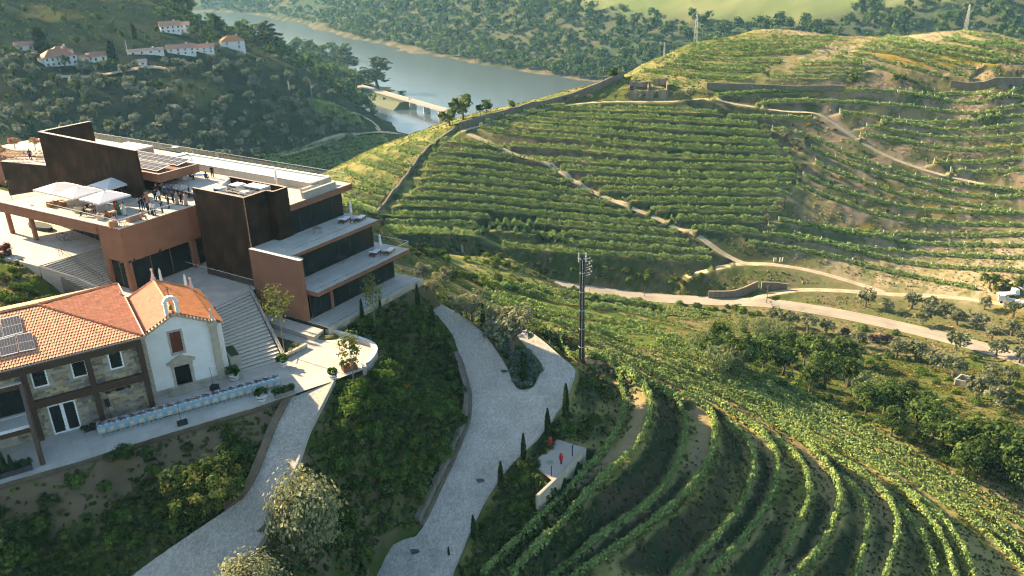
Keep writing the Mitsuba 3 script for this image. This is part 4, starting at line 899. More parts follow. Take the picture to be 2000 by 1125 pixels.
# left hillside: olives and bushes, cypresses, river trees
LHP = [(0, 90), (60, 110), (130, 130), (330, 130), (420, 100), (520, 110), (690, 160), (700, 175), (640, 200), (600, 215), (690, 240), (720, 255), (660, 300), (420, 320), (200, 265), (0, 275)]
for q in in_px(LHP, 170, 13):
    p = ground_at(*q, h0=345); stand('olive_tree', 'olive_hill', p, 1.15 + .9 * rng.random(), 'grey-green olive tree on the shaded left hillside', 'olive tree', 'olive trees on the left hillside')
for q in in_px(LHP, 60, 14):
    p = ground_at(*q, h0=345); stand('hillside_bush', 'round_far', p, .6 + .6 * rng.random(), 'dark round bush on the shaded left hillside', 'bush', 'dark bushes on the left hillside')
for q in in_px([(0, 0), (280, 0), (330, 60), (310, 95), (0, 85)], 30, 22):
    p = ground_at(*q, h0=345); stand('hillside_bush', 'round_far', p, .6 + .6 * rng.random(), 'dark bush high on the upper left hillside', 'bush', 'dark bushes on the upper left hillside')
for q in in_px([(330, 20), (420, 55), (500, 85), (600, 110), (700, 160), (690, 175), (600, 130), (500, 105), (400, 90), (340, 45)], 60, 9):
    p = ground_at(*q, h0=400); stand('round_tree', 'round_far', p, .9 + .7 * rng.random(), 'dark tree along the river shoulder of the left hillside', 'tree', 'trees along the river shoulder')
for x, y, top, lab in ((84, 107, 54, 'tallest black cypress above the red-roofed house on the far left'), (221, 121, 79, 'black cypress at the right end of the red-roofed manor'), (429, 74, 33, 'thin cypress above the white row houses'), (264, 76, 48, 'small cypress on the dark upper hillside')):
    p = ground_at(x, y, h0=345); h = zup(x, top, p) - p[2]
    stand('cypress_tree', 'cypress_far', p, h / 5 * 2.1, lab, 'cypress', sz=h / 5)
for x, y, top, w, kind, lab in ((526, 100, 44, 48, 'tall', 'tall grey-green tree on the river shoulder, leftmost of the four'), (577, 108, 78, 42, 'round_far', 'broad umbrella-shaped tree on the river shoulder'), (678, 142, 92, 42, 'tall', 'slim open tree against the water, third from the left'), (738, 176, 113, 52, 'tall', 'tall open tree beside the left bridge end'), (604, 114, 102, 18, 'round_far', 'small round tree at the water below the broad one'),
                              (785, 188, 176, 16, 'round_far', 'small tree on the causeway beside the bridge'), (470, 78, 60, 30, 'round_far', 'dark tree left of the tall one on the river shoulder'), (500, 88, 72, 24, 'round_far', 'dark tree behind the orange-roofed house'), (322, 40, 15, 30, 'round_far', 'dark crown above the terraced white house')):
    p = ground_at(x, y, h0=400); h = zup(x, top, p) - p[2]; m = mpp(p)
    s = (w * m / (5.6 if kind == 'tall' else 4.6)); stand('tall_tree' if kind == 'tall' else 'round_tree', kind, p, s, lab, 'tree', sz=h / (16.6 if kind == 'tall' else 5.0))
# far bank: trees at the water as things, the scrub above as one mass
for k in range(120):
    t = k / 119 * (len(SHORE) - 4) + 1 + .02 * rng.standard_normal(); i = int(np.clip(t, 0, len(shore) - 2)); a = t - i
    p = shore[i] * (1 - a) + shore[i + 1] * a; o = nrm([p[0] + 300, p[1], 0]); p = p + o * (4 + 10 * rng.random())
    p[2] = zland(p[None, :2])[0]
    if rng.random() < .18: continue
    lm = rng.random() < .45
    stand('bank_tree', 'lime_far' if lm else 'round_far', p, 1.3 + 1.3 * rng.random(), 'light green tree standing along the far river bank' if lm else 'dark green tree standing along the far river bank', 'tree', 'trees along the far river bank', sz=1.4 + 1.6 * rng.random())
def mass(name, kinds, pts, s0, s1):
    mbs = MB()
    for p in pts:
        kd = kinds[int(rng.integers(len(kinds)))]; v, f, n_, u_, c = meshkit.WRITTEN[PR[kd][int(rng.integers(len(PR[kd])))]['crown']['filename']]
        a = rng.random() * 6.28; s = s0 + (s1 - s0) * rng.random()
        R_ = np.array([[math.cos(a), -math.sin(a), 0], [math.sin(a), math.cos(a), 0], [0, 0, 1]]) * s
        mbs.raw(v @ R_.T + p, f, np.asarray(c) * (.8 + .4 * rng.random()))
    k = put(name, mbs, 'leaf'); labels[k] = {'label': 'scrub and low oaks covering the hillside across the river', 'category': 'scrub', 'kind': 'stuff'}
q = np.c_[rng.uniform(-900, 900, 40000), rng.uniform(620, 2300, 40000)]
z = zland(q)
dens = meshkit.fbm(np.c_[q * .008, z * .01], 3, 5)
x_, y_ = pix(np.c_[q, z])
ok = (z > RIV + 3) & (x_ > -20) & (x_ < 2020) & (y_ > -14) & (y_ < 260) & (q[:, 0] > -420 + (q[:, 1] - 900) * -.25) & (rng.random(len(q)) < np.clip((dens - .25) * 6, .25, 1)) & ~in_field(q)
mass('far_scrub', ['scrub', 'scrub', 'round_far'], np.c_[q, z][ok][:13000], 1.4, 3.4)

# ---------------------------------------------------------------- the hotel
TC, CT, PAVE, GLS, FRAME = (.34, .165, .092), (.07, .035, .017), (.52, .48, .41), (.02, .03, .03), (.03, .03, .028)
class LB_(MB):
    """A mesh builder that works in a building's own axes."""
    def __init__(self, o, x, y, col=(.5, .5, .5)):
        super().__init__(col); self.o, self.x, self.y = np.asarray(o), np.asarray(x), np.asarray(y)
    def W(self, p):
        p = np.asarray(p, float); q = np.empty_like(p)
        q[..., :2] = self.o + p[..., :1] * self.x + p[..., 1:2] * self.y; q[..., 2] = p[..., 2]; return q
    def blk(self, x0, x1, y0, y1, z0, z1, col=None):
        r = [(x0, y0), (x1, y0), (x1, y1), (x0, y1)]
        return self.hexa(self.W([(*p, z0) for p in r]), self.W([(*p, z1) for p in r]), col)
    def poly(self, pts, z0, z1, col=None):
        q = self.W([(*p, 0) for p in pts])[:, :2]; return self.prism(q, z0, z1, col)
    def wall(self, a, b, th, z0, z1a, z1b=None, col=None):      # an upright slab from a to b, its top may slope
        a, b = np.asarray(a, float), np.asarray(b, float); d = (b - a) / np.linalg.norm(b - a); n = np.array([-d[1], d[0]]) * th
        z1b = z1a if z1b is None else z1b
        return self.hexa(self.W([(*p, z0) for p in (a, b, b + n, a + n)]), self.W([(*a, z1a), (*b, z1b), (*(b + n), z1b), (*(a + n), z1a)]), col)
    def rod(self, a, b, r, sides=4, col=None): return self.tube(self.W([a, b]), [r, r], sides, col)
def H(col=(.5, .5, .5)): return LB_(OX, RU, RV, col)
zB, z1, z2, zR, zD, zT, zM, zP = 1.0, 4.7, 8.36, 12.0, 14.3, 11.2, 3.4, 6.7
def uvz(px, py, z):
    d = at(px, py, z)[:2] - OX; return np.array([d @ RU, d @ RV])
def flat(key, pts_w, z, bsdf, uvdir=RU, kind=True):
    """A sheet of paving over a plan polygon (world xy)."""
    p = Polygon(pts_w).buffer(0)
    m = trimesh.creation.extrude_polygon(p, .05, engine='earcut'); v = np.array(m.vertices) + [0, 0, z - .05]
    d = np.asarray(uvdir); uv = np.c_[v[:, :2] @ d, v[:, :2] @ np.array([-d[1], d[0]])]
    k = numbered(key); scene[k] = mikit.ply((v, m.faces), bsdf, smooth=False, uv=uv)
    if kind: labels[k] = {'kind': 'structure'}
    return k
def uvq(*pts): return [OX + RU * u + RV * v for u, v in pts]
hotel = thing('hotel_building', 'modern rust-coloured hotel with stacked terraces, dark metal volumes and a roof pool', 'hotel')
HK = hotel + '__'
def bar_set(name, b, bsdf='paint', **k): return put(HK + name, b, bsdf, **k)
# floors of the stepped wing
b = H(TC); b.blk(-8, 1.85, -.4, 15.8, z1 - .5, z1 - .06); bar_set('slab', b, 'terracotta')
b = H(TC); b.poly([(-13, .0), (-2.35, .0), (-2.0, .2), (-1.75, 14.6), (-13, 14.9)], z2 - .45, z2 - .06); bar_set('slab', b, 'terracotta')
b = H(TC); b.poly([(-14, 2.9), (-7.1, 2.9), (-7.1, 15.9), (-14, 15.9)], zR - .72, zR + .02); bar_set('roof_slab', b, 'terracotta')
b = H(TC); b.blk(-8.05, .15, -.9, -.42, .6, z2); bar_set('side_wall', b, 'terracotta')
b = H((.6, .56, .5)); b.blk(-8.0, .2, -.95, -.38, z2, z2 + .05); bar_set('coping', b)
b = H(TC); b.blk(-13, -8.2, -.3, 14.3, zB, zR - .8); bar_set('core_wall', b, 'corten')
flat(HK + 'terrace_floor', uvq((-8, -.3), (1.75, -.3), (1.75, 15.7), (-8, 15.7)), z1, 'slabs', RV, False)
flat(HK + 'terrace_floor', uvq((-8, -.36), (-.1, -.36), (-.1, .0), (-2.3, .05), (-1.95, .3), (-1.85, 14.5), (-8, 14.7)), z2, 'slabs', RV, False)
flat(HK + 'terrace_floor', uvq((-8.6, -.9), (3.75, -.9), (3.75, 15.65), (-8.6, 15.65)), zB, 'slabs', RV, False)
# glass fronts: panes between dark mullions, floor by floor
for u, v0, v1, za, zb_, n in ((0, .05, 14.45, zB, z1 - .5, 9), (-2.9, -.35, 14.3, z1, z2 - .45, 7), (-7.25, 2.95, 13.9, z2, zR - .72, 6)):
    ws = np.linspace(v0, v1, n + 1)
    for i in range(n):
        b = H(); b.blk(u - .05, u, ws[i] + .05, ws[i + 1] - .05, za + .06, zb_ - .06); put(HK + 'window', b, 'glass')
    fr = H(FRAME)
    for w in ws: fr.blk(u - .10, u + .04, w - .045, w + .045, za, zb_)
    fr.blk(u - .10, u + .03, v0, v1, za, za + .06); fr.blk(u - .10, u + .03, v0, v1, zb_ - .06, zb_)
    bar_set('window_frame', fr, 'satin')
    w2_ = 4.5 if za > 1 else 8
    b = H(); b.blk(u - w2_ + .1, u - .1, v1 - .06, v1, za + .05, zb_ - .05); put(HK + 'window', b, 'glass')
b = H(TC); b.blk(-.05, .12, 3.1, 3.55, zB, z1 - .5); bar_set('pillar', b, 'terracotta')
b = H((.5, .47, .4))
for z, u0, u1, v0, v1 in ((zB, 3.05, 3.12, -.6, 15.4), (z1, .9, .96, .1, 15.5), (z2, -3.4, -3.34, 1.5, 14.2)): b.blk(u0, u1, v0, v1, z - .01, z + .006, (.05, .05, .05))
bar_set('drain_slot', b)
# dark metal block with its open plant roof
b = H(CT); b.poly([(-17.1, -.4), (-8.1, -.45), (-8.1, 2.88), (-6.95, 2.88), (-6.95, 5.1), (-17.3, 5.3)], zM - .4, zD - 1.1)
bar_set('metal_block', b, 'corten')
ring = [(-17.1, -.4), (-8.1, -.45), (-8.1, 2.88), (-6.95, 2.88), (-6.95, 5.1), (-17.3, 5.3)]
for i in range(len(ring) - 1):
    b = H(CT); b.wall(ring[i], ring[i + 1], .22, zD - 1.1, zD); bar_set('parapet', b, 'corten')
    b = H((.42, .30, .24)); a_, c_ = np.array(ring[i]), np.array(ring[i + 1]); b.wall(a_, c_, .24, zD + .002 * i, zD + .04 + .002 * i); bar_set('parapet_cap', b)
b = H((.55, .55, .53)); b.wall((-17.3, 5.2), (-15.6, 2.4), .2, zD - 1.1, zD - .1); bar_set('light_wall', b)
for u0, u1, v0, v1, h, c in ((-15.4, -14.4, 1.2, 2.4, .9, (.50, .52, .54)), (-14.1, -12.6, 2.4, 3.8, 1.2, (.62, .62, .6)), (-12.4, -9.4, 3.2, 4.7, 1.1, (.60, .59, .56)), (-11, -10.1, 1.4, 2.2, 1.0, (.66, .66, .65))):
    b = H(c); b.blk(u0, u1, v0, v1, zD - 1.1, zD - 1.1 + h); b.blk(u0 + .1, u1 - .1, v0 - .02, v0, zD - 1.0, zD - 1.2 + h, (.08, .09, .10))
    tag(put('plant_unit', b), {-15.4: 'small grey air-conditioning unit on the left of the dark block roof', -14.1: 'white air-conditioning box behind the small grey unit', -12.4: 'long white duct box along the back of the dark block roof', -11: 'white upright box in the middle of the dark block roof'}[u0], 'air conditioner')
b = H((.45, .40, .36))
for k in range(5): b.rod((-13.8 + .9 * k, .4, zD - .25), (-11.8 + .9 * k, 3.0, zD - .2), .05)
for v in (.5, 1.4, 2.3): b.rod((-14, v, zD - .25), (-9, v, zD - .25), .05)
bar_set('plant_grating', b)
b = H((.30, .17, .09)); b.rod((-8.08, -.46, 8.4), (-8.08, -.46, zD), .07); bar_set('downpipe', b)
# roof terrace and pool
flat(HK + 'pool_deck', uvq((-75, 6.2), (-20.2, 3.0), (-17.4, 5.35), (-7.2, 5.2), (-7.2, 15.85), (-75, 17.2)), zR + .04, 'slabs', RU, False)
b = H((.50, .44, .35)); b.blk(-37.5, -9.7, 11.0, 11.35, zR, 13.0); b.blk(-37.5, -9.7, 14.2, 14.55, zR, 13.0); b.blk(-38.0, -37.5, 11.0, 14.55, zR, 13.0); b.blk(-9.7, -9.35, 11.0, 14.55, zR, 13.0)
bar_set('pool_wall', b, 'concrete')
b = H((.74, .69, .62)); b.blk(-37.55, -9.65, 10.95, 11.4, 13.0, 13.05); b.blk(-37.55, -9.65, 14.15, 14.6, 13.0, 13.05); b.blk(-38.9, -37.55, 10.95, 14.6, 13.0, 13.06)
bar_set('pool_coping', b)
b = H(); b.blk(-37.5, -9.7, 11.35, 14.2, 12.6, 12.93); put(HK + 'pool_water', b, 'pool_mat')
for u0, v0, v1, h in ((-9.4, 9.2, 12.4, .75), (-7.9, 7.9, 13.4, .85)):
    b = H((.56, .50, .44)); b.blk(u0, u0 + .45, v0, v1, zR, zR + h); bar_set('planter_wall', b, 'concrete')
# glass railings: panes with a rail on top (pane and rail are parts)
def railing(a, b, z, h, n, own=HK, fr=None):
    a, b = np.asarray(a, float), np.asarray(b, float)
    for i in range(n):
        p, q = a + (b - a) * (i + .02) / n, a + (b - a) * (i + .98) / n
        g_ = H() if fr is None else LB_(*fr); g_.raw(g_.W([(*p, z + .05), (*q, z + .05), (*q, z + h - .03), (*p, z + h - .03)]), [[0, 1, 2], [0, 2, 3]]); put(own + 'railing_pane', g_, 'pane')
    r = H((.55, .54, .52)) if fr is None else LB_(*fr, (.55, .54, .52)); r.rod((*a, z + h), (*b, z + h), .035); put(own + 'handrail', r, 'satin')
railing((-75, 17.0), (-8.5, 16.6), zR, 1.05, 30)
railing((-8.0, 15.7), (1.75, 15.7), z1, 1.0, 5); railing((1.8, 15.7), (1.8, 11.6), z1, 1.0, 2)
railing((-13.5, 14.6), (-7.4, 14.6), z2, 1.0, 3); railing((3.7, 15.6), (-6, 16.4), zB, 1.0, 5)
railing((-20.3, -8.5), (-20.2, -1.0), zT, .95, 5); railing((-36, -8.55), (-20.4, -8.55), zT, .95, 8)
# the rust terrace block
b = H(TC); b.blk(-24.6, -20.1, -8.7, 3.0, 7.0, zT - .06); bar_set('terrace_block', b, 'terracotta')
b = H(TC); b.poly([(-47.4, -9.6), (-24.6, -8.85), (-24.6, 3), (-42, 3), (-44.3, -2.4)], 9.85, zT - .06); bar_set('terrace_slab', b, 'terracotta')
b = H((.62, .50, .42)); b.wall((-47.4, -9.62), (-20.05, -8.72), .12, zT - .05, zT + .05); b.wall((-20.05, -8.72), (-20.05, 2.9), .12, zT - .05, zT + .052); bar_set('coping', b)
flat(HK + 'terrace_floor', uvq((-47.2, -9.45), (-20.2, -8.6), (-20.2, 7), (-30, 8), (-42, 3), (-44.2, -2.5)), zT, 'slabs', RU, False)
for k in range(9):
    b = H(np.array((.42, .34, .29)) * (.9 + .2 * rng.random())); o = .3 * k; b.hexa(b.W([(-47.0 + o, -9.3, zT + .003), (-46.72 + o, -9.3, zT + .003), (-44.0 + o * .9, -2.5 + o * .1, zT + .003), (-44.25 + o * .9, -2.5 + o * .1, zT + .003)]), b.W([(-47.0 + o, -9.3, zT + .03), (-46.72 + o, -9.3, zT + .03), (-44.0 + o * .9, -2.5 + o * .1, zT + .03), (-44.25 + o * .9, -2.5 + o * .1, zT + .03)])); put(HK + 'deck_board', b)
for u in (-44.9, -39.2):
    b = H((.20, .115, .065)); b.blk(u - .22, u + .22, -8.95, -8.5, zP, 9.85); bar_set('pillar', b, 'terracotta')
for u0, u1, v0, v1 in ((-20.75, -20.12, -8.68, -8.05), (-20.7, -20.15, .2, .85), (-24.55, -23.9, -8.68, -8.1)):
    b = H(TC); b.blk(u0, u1, v0, v1, zM, 7.0); bar_set('pillar', b, 'terracotta')
for v0, v1 in ((-8.05, -5.3), (-5.3, -2.6), (-2.6, .2), (.85, 3.0)):
    b = H(); b.blk(-20.75, -20.7, v0 + .04, v1 - .04, zM + .05, 7); put(HK + 'window', b, 'glass')
    b = H((.16, .10, .06)); b.blk(-20.76, -20.66, v0 - .04, v0 + .04, zM, 7); bar_set('window_frame', b)
for u0, u1 in ((-23.9, -22.3), (-22.3, -20.75)):
    b = H(); b.blk(u0 + .03, u1 - .03, -8.3, -8.25, zM + .05, 7); put(HK + 'window', b, 'glass')
    b = H((.16, .10, .06)); b.blk(u0 - .04, u0 + .04, -8.33, -8.2, zM, 7); bar_set('window_frame', b)
b = H((.10, .10, .09)); b.wall((-44.3, -3.6), (-29.5, -5.2), .3, zP - .2, 9.85); bar_set('back_wall', b, 'concrete')
b = H((.10, .10, .09)); b.wall((-29.5, -5.2), (-24.6, -8.0), .3, zM, 9.85); bar_set('back_wall', b, 'concrete')
for k in range(5):
    b = H(); b.wall((-43 + 2.7 * k, -3.85 - .29 * k), (-40.6 + 2.7 * k, -4.1 - .29 * k), .05, zP + .1, 9.5); put(HK + 'window', b, 'glass')
for pts in ([(237, 514), .10], [(253, 512), .13], [(262, 507), .10], [(312, 489), .10]):
    (x, y), r = pts
    dd = ray(x, y); t = ((-20.08) - (CAM[:2] - OX) @ RU) / (dd[:2] @ RU); p = CAM + dd * t
    b = MB((.02, .02, .02)); b.box((p[0], p[1], p[2] - r), (2 * r, 2 * r, 2 * r), AZA + math.pi); bar_set('wall_lamp', b)
# tall leaning wall of dark metal and the roof house
b = H(CT); b.wall((-43.5, -3.0), (-28.4, .46), .35, zT - .5, 19.05, 17.37); bar_set('tall_wall', b, 'corten')
b = H(CT); b.wall((-46.75, 5.98), (-43.6, -3.0), .35, zT - .5, 18.5, 19.04); bar_set('tall_wall', b, 'corten')
b = H((.60, .50, .44)); a_, c_ = np.array((-43.5, -3.02)), np.array((-28.4, .44))
b.hexa(b.W([(*a_, 19.05), (*c_, 17.37), (c_[0] - .09, c_[1] + .40, 17.37), (a_[0] - .09, a_[1] + .40, 19.05)]), b.W([(*a_, 19.11), (*c_, 17.43), (c_[0] - .09, c_[1] + .40, 17.43), (a_[0] - .09, a_[1] + .40, 19.11)])); bar_set('wall_cap', b)
b = H((.60, .50, .44)); a_, c_ = np.array((-46.75, 5.96)), np.array((-43.6, -3.0))
b.hexa(b.W([(*a_, 18.5), (*c_, 19.05), (c_[0] + .36, c_[1] + .1, 19.05), (a_[0] + .36, a_[1] + .1, 18.5)]), b.W([(*a_, 18.56), (*c_, 19.11), (c_[0] + .36, c_[1] + .1, 19.11), (a_[0] + .36, a_[1] + .1, 18.56)])); bar_set('wall_cap', b)
b = H(TC); b.blk(-44, -27.5, 2.4, 8.5, 12.9, 14.0); bar_set('canopy', b, 'terracotta')
b = H((.62, .52, .46)); b.blk(-44, -27.45, 2.35, 2.5, 14.0, 14.06); b.blk(-27.6, -27.45, 2.5, 8.5, 14.0, 14.062); bar_set('coping', b)
b = H((.16, .10, .07)); b.blk(-40, -30, 3.4, 7.6, zT, 12.9); bar_set('core_wall', b, 'corten')
b = H(); b.blk(-30, -29.95, 3.8, 7.4, zT + .05, 12.85); put(HK + 'window', b, 'glass')
b = H((.66, .60, .54)); b.blk(-47.5, -41.5, 8.4, 11.6, zR, 14.4); bar_set('roof_hut', b)
b = H((.30, .22, .18)); b.blk(-41.5, -41.45, 8.5, 11.5, zR, 14.2); bar_set('roof_hut', b)
b = H(CT); b.poly([(-64, .9), (-44.5, 4.6), (-44.5, 7.2), (-64.5, 4.2)], zP - .2, zR - .05); bar_set('metal_block', b, 'corten')
b = H((.40, .34, .32)); b.poly([(-64, .9), (-44.5, 4.6), (-44.5, 7.2), (-64.5, 4.2)], zR - .04, zR + .02); bar_set('roof_slab', b)
b = H((.30, .16, .09)); b.blk(-76, -64.5, 3.5, 7, zP, zR - .1); bar_set('core_wall', b, 'terracotta')
# terrace wall below the lowest floor
rw = thing('terrace_retaining_wall', 'tan stone retaining wall under the lowest hotel terrace', 'wall')
b = H(); b.blk(3.3, 3.7, -.9, 15.6, -4.5, .94); b.blk(-6, 3.3, 15.3, 15.6, -6, .94); put(rw + '__core', b, 'granite')
st = H()
for z in np.arange(-3.6, .9, .34):
    v = -.9 + .4 * rng.random()
    while v < 15.3:
        w = .4 + .5 * rng.random(); c = np.array((.40, .34, .25)) * (.75 + .5 * rng.random()); st.blk(3.7, 3.73 + .03 * rng.random(), v, v + w, z, z + .30, c); v += w + .03
labels[put(rw + '__stone', st)] = {'kind': 'stuff'}
# ground-level paving of the hotel
flat('upper_plaza', uvq((-95, -17), (-37.4, -14.4), (-29.56, -13.6), (-28.9, -6.0), (-29.5, -4), (-45, -2), (-60, 2), (-95, 2)), zP, 'slabs')
flat('middle_terrace', uvq((-25, -11.4), (-7.8, -6.84), (-8.0, -.35), (-17, -.3), (-17.5, 3), (-25, 3)), zM, 'slabs')
flat('plaza', EDGE, .0, 'slabs', (.8526, .5225))
flat('entrance_platform', uvq((-8.45, -.94), (2.66, -.94), (2.97, -2.85), (-3.6, -2.7), (-6.4, -1.9)), .58, 'slabs')
b = H((.34, .32, .28)); b.poly([(-8.45, -.95), (2.65, -.95), (2.95, -2.84), (-3.6, -2.69), (-6.4, -1.9)], -.3, .52); struct('platform_edge', b, 'concrete')
b = H((.02, .025, .02)); b.blk(-8.4, 2.7, -.93, -.91, .55, .98); bar_set('planter_gap', b)
# the great stairs and the upper steps
def stairs(name, label, A, B, C_, D, z0, z1_, n, core):
    """Flight from the top edge A-B (level z1_) down to the bottom edge C_-D (level z0), all in hotel axes."""
    key = thing(name, label, 'stairs')
    A, B, C_, D = map(np.asarray, (A, B, C_, D))
    for i in range(n):
        t0, t1 = i / n, (i + 1) / n; z = z1_ - (z1_ - z0) * (i + 1) / n + (z1_ - z0) / n * .5
        p = [A + (C_ - A) * t0, B + (D - B) * t0, B + (D - B) * t1, A + (C_ - A) * t1]
        dn = nrm((C_ - A) + (D - B)); o = dn * .07
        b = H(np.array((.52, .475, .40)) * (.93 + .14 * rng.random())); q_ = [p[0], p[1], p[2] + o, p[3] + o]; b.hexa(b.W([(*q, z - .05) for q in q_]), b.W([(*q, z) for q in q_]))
        b.hexa(b.W([(*q, z0 - .3) for q in p]), b.W([(*q, z - .051) for q in p]), np.array((.20, .18, .15)))  # riser body coloured darker than the tread, painting in its shade
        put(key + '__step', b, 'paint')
    return key
gs = stairs('stairway', 'broad stone stairway climbing from the plaza beside the white chapel', (-7.8, -6.84), (-8.0, -1.79), (.86, -13.17), (3.18, -7.64), 0, zM, 21, None)
for a_, c_ in (((-8.0, -1.7), (3.25, -7.5)),):
    b = H((.28, .25, .22)); b.hexa(b.W([(*a_, zM - 3.5), (*c_, -.2), (c_[0] + .2, c_[1] + .25, -.2), (a_[0] + .2, a_[1] + .25, zM - 3.5)]), b.W([(*a_, zM + .2), (*c_, .2), (c_[0] + .2, c_[1] + .25, .2), (a_[0] + .2, a_[1] + .25, zM + .2)])); put(gs + '__side_wall', b, 'concrete')
    b = H((.10, .08, .07)); b.tube(b.W([(*a_, zM + 1.0), (*c_, .95)]), .035, 4); 
    for k in range(7):
        q = np.array(a_) + (np.array(c_) - a_) * k / 6; b.rod((*q, zM * (1 - k / 6)), (*q, zM * (1 - k / 6) + 1.0), .025)
    put(gs + '__handrail', b)
us = stairs('upper_steps', 'shaded flight of steps beside the rust terrace block', (-29.56, -13.6), (-29.5, -5.6), (-23.0, -11.4), (-23.0, -8.75), zM, zP, 20, None)
b = H((.10, .06, .04))
for s in (0, .35):
    a_, c_ = (-30.2, -10.9 + s), (-24.2, -10.0 + s)
    b.tube(b.W([(-30.9, -10.9 + s, zP + .9), (*a_, zP + .95), (*c_, zM + 1.5), (*c_, zM + .6)]), .03, 4); b.rod((*a_, zP), (*a_, zP + .95), .03)
put(us + '__handrail', b)
cw = thing('planting_bed_wall', 'long white-topped kerb wall between the upper plaza and the sunny planting bed', 'wall')
P3 = [uvz(-40, 488, zP), uvz(0, 500, zP), uvz(80, 521, zP), uvz(150, 543, 5.0), uvz(200, 563, 3.8)]
for i, (za, zc) in enumerate(((zP, zP), (zP, zP), (zP, 5.0), (5.0, 3.7))):
    b = H((.66, .62, .58)); b.wall(P3[i + 1], P3[i], .3, zM - .6, zc + .15, za + .15); put(cw + '__segment', b, 'concrete')
railing((-8.2, -.75), (-22, -.75), zM, 1.0, 6, gs + '__')
# ---------------------------------------------------------------- tiled roofs
def tiles(b, O, E, S, poly_e, pitch=.26, course=.42, col=(.50, .205, .085), amp=.05):
    """Barrel tiles on the plane O + e E + s S; poly_e(s) gives the e-range at slope distance s, or None."""
    O, E, S = map(np.asarray, (O, E, S)); N = np.cross(E, S); N = N if N[2] > 0 else -N
    s = 0.0
    while poly_e(s) is not None:
        r = poly_e(s + course * .5)
        if r is None: break
        n = max(1, int((r[1] - r[0]) / pitch))
        e0 = r[0] + (np.arange(n) + .5) * (r[1] - r[0]) / n
        w = (r[1] - r[0]) / n * .5
        prof = [(-1, 0), (-.5, .8), (.5, .8), (1, 0)]
        v = np.array([[O + E * (e + w * x) + S * (s - .03) + N * (amp * h + .045) for x, h in prof] + [O + E * (e + w * x) + S * (s + course) + N * (amp * h + .0) for x, h in prof] for e in e0])
        v = v.reshape(-1, 3)
        f0 = np.array([[0, 1, 5], [0, 5, 4], [1, 2, 6], [1, 6, 5], [2, 3, 7], [2, 7, 6]])
        f = (f0[None] + (np.arange(n) * 8)[:, None, None]).reshape(-1, 3)
        c = np.repeat(np.array(col) * (1 + .09 * rng.standard_normal((n, 1))) * (1 + .03 * rng.standard_normal((n, 3))), 8, axis=0)
        b.raw(v, f, np.clip(c, .02, .9)); s += course
def ridge_tiles(b, A, B, r=.13, step=.4, col=(.55, .25, .12)):
    A, B = np.asarray(A, float), np.asarray(B, float); n = int(np.linalg.norm(B - A) / step); d = (B - A) / n
    for i in range(n): b.tube([A + d * i, A + d * (i + 1.08)], [r * 1.12, r * .9], 6, np.array(col) * (.85 + .35 * rng.random()))
FA = math.radians(31.5); FX_, FY_ = np.array([math.cos(FA), math.sin(FA)]), np.array([-math.sin(FA), math.cos(FA)])
E3, G3 = np.array([*FX_, 0]), np.array([*FY_, 0])
# ---------------------------------------------------------------- the chapel
CO = at(275, 656, 6.7)[:2]
def Cb(col=(.5, .5, .5)): return LB_(CO, FX_, FY_, col)
STN = (.44, .38, .29)
ch = thing('chapel', 'small white chapel with orange tiled roof, bell gable and stone doorway', 'chapel'); CK = ch + '__'
WX0, WX1, WD, zE, zG = .15, 6.35, 9.75, 6.55, 8.2
# facade with its door and window openings
def fac(x0, x1, z0, z1a, z1b=None):
    b = Cb(); b.hexa(b.W([(x0, .1, z0), (x1, .1, z0), (x1, .5, z0), (x0, .5, z0)]), b.W([(x0, .1, z1a), (x1, .1, z1b or z1a), (x1, .5, z1b or z1a), (x0, .5, z1a)])); return b
mid = 3.2
gz = lambda x: zE + (zG - zE - .1) * (1 - abs(x - mid) / 3.05)
fb = Cb()
for x0, x1, z0, zt in ((WX0, 2.25, 0, None), (3.75, WX1, 0, None), (2.25, 2.45, 2.6, None), (3.5, 3.75, 2.6, None), (2.45, 3.5, 2.6, 4.0), (2.45, 3.2, 6.25, None), (3.2, 3.5, 6.25, None)):
    t = fac(x0, x1, z0, zt or gz(x0), zt or gz(x1)); fb.raw(t.v[0], t.f[0])
fb.blk(WX0, WX0 + .35, .5, WD, 0, zE); fb.blk(WX1 - .35, WX1, .5, WD, 0, zE); fb.blk(WX0, WX1, WD - .4, WD, 0, zE + .2)
put(CK + 'wall', fb, 'plaster')
b = Cb((.02, .018, .015)); b.blk(2.25, 3.75, 1.3, 1.35, .0, 2.6); put(CK + 'dark_interior', b)  # black panel behind the opening, stands in for the unlit inside
b = Cb((.13, .03, .018)); b.blk(2.47, 3.48, .26, .3, 4.02, 6.23); b.blk(2.95, 3.0, .23, .26, 4.02, 6.23, (.09, .02, .012))
put(CK + 'window_shutter', b, 'satin')
for k, (x0, x1, z0, z1a) in enumerate(((2.27, 2.45, 3.85, 6.4), (3.5, 3.68, 3.85, 6.4), (2.27, 3.68, 6.25, 6.45), (2.27, 3.68, 3.82, 4.0))):
    b = Cb(STN); b.blk(x0, x1, .05 - .004 * k, .15, z0, z1a); put(CK + 'window_surround', b, 'granite')
for k, (x0, x1, z0, z1a) in enumerate(((2.0, 2.26, 0, 2.62), (3.74, 4.0, 0, 2.62), (1.95, 4.05, 2.6, 2.95))):
    b = Cb(STN); b.blk(x0, x1, .0 - .004 * k, .2, z0, z1a); put(CK + 'door_surround', b, 'granite')
b = Cb(STN); b.hexa(b.W([(1.7, -.15, 2.95), (4.3, -.15, 2.95), (4.3, .12, 2.95), (1.7, .12, 2.95)]), b.W([(1.65, -.18, 3.15), (4.35, -.18, 3.15), (4.35, .12, 3.15), (1.65, .12, 3.15)]))
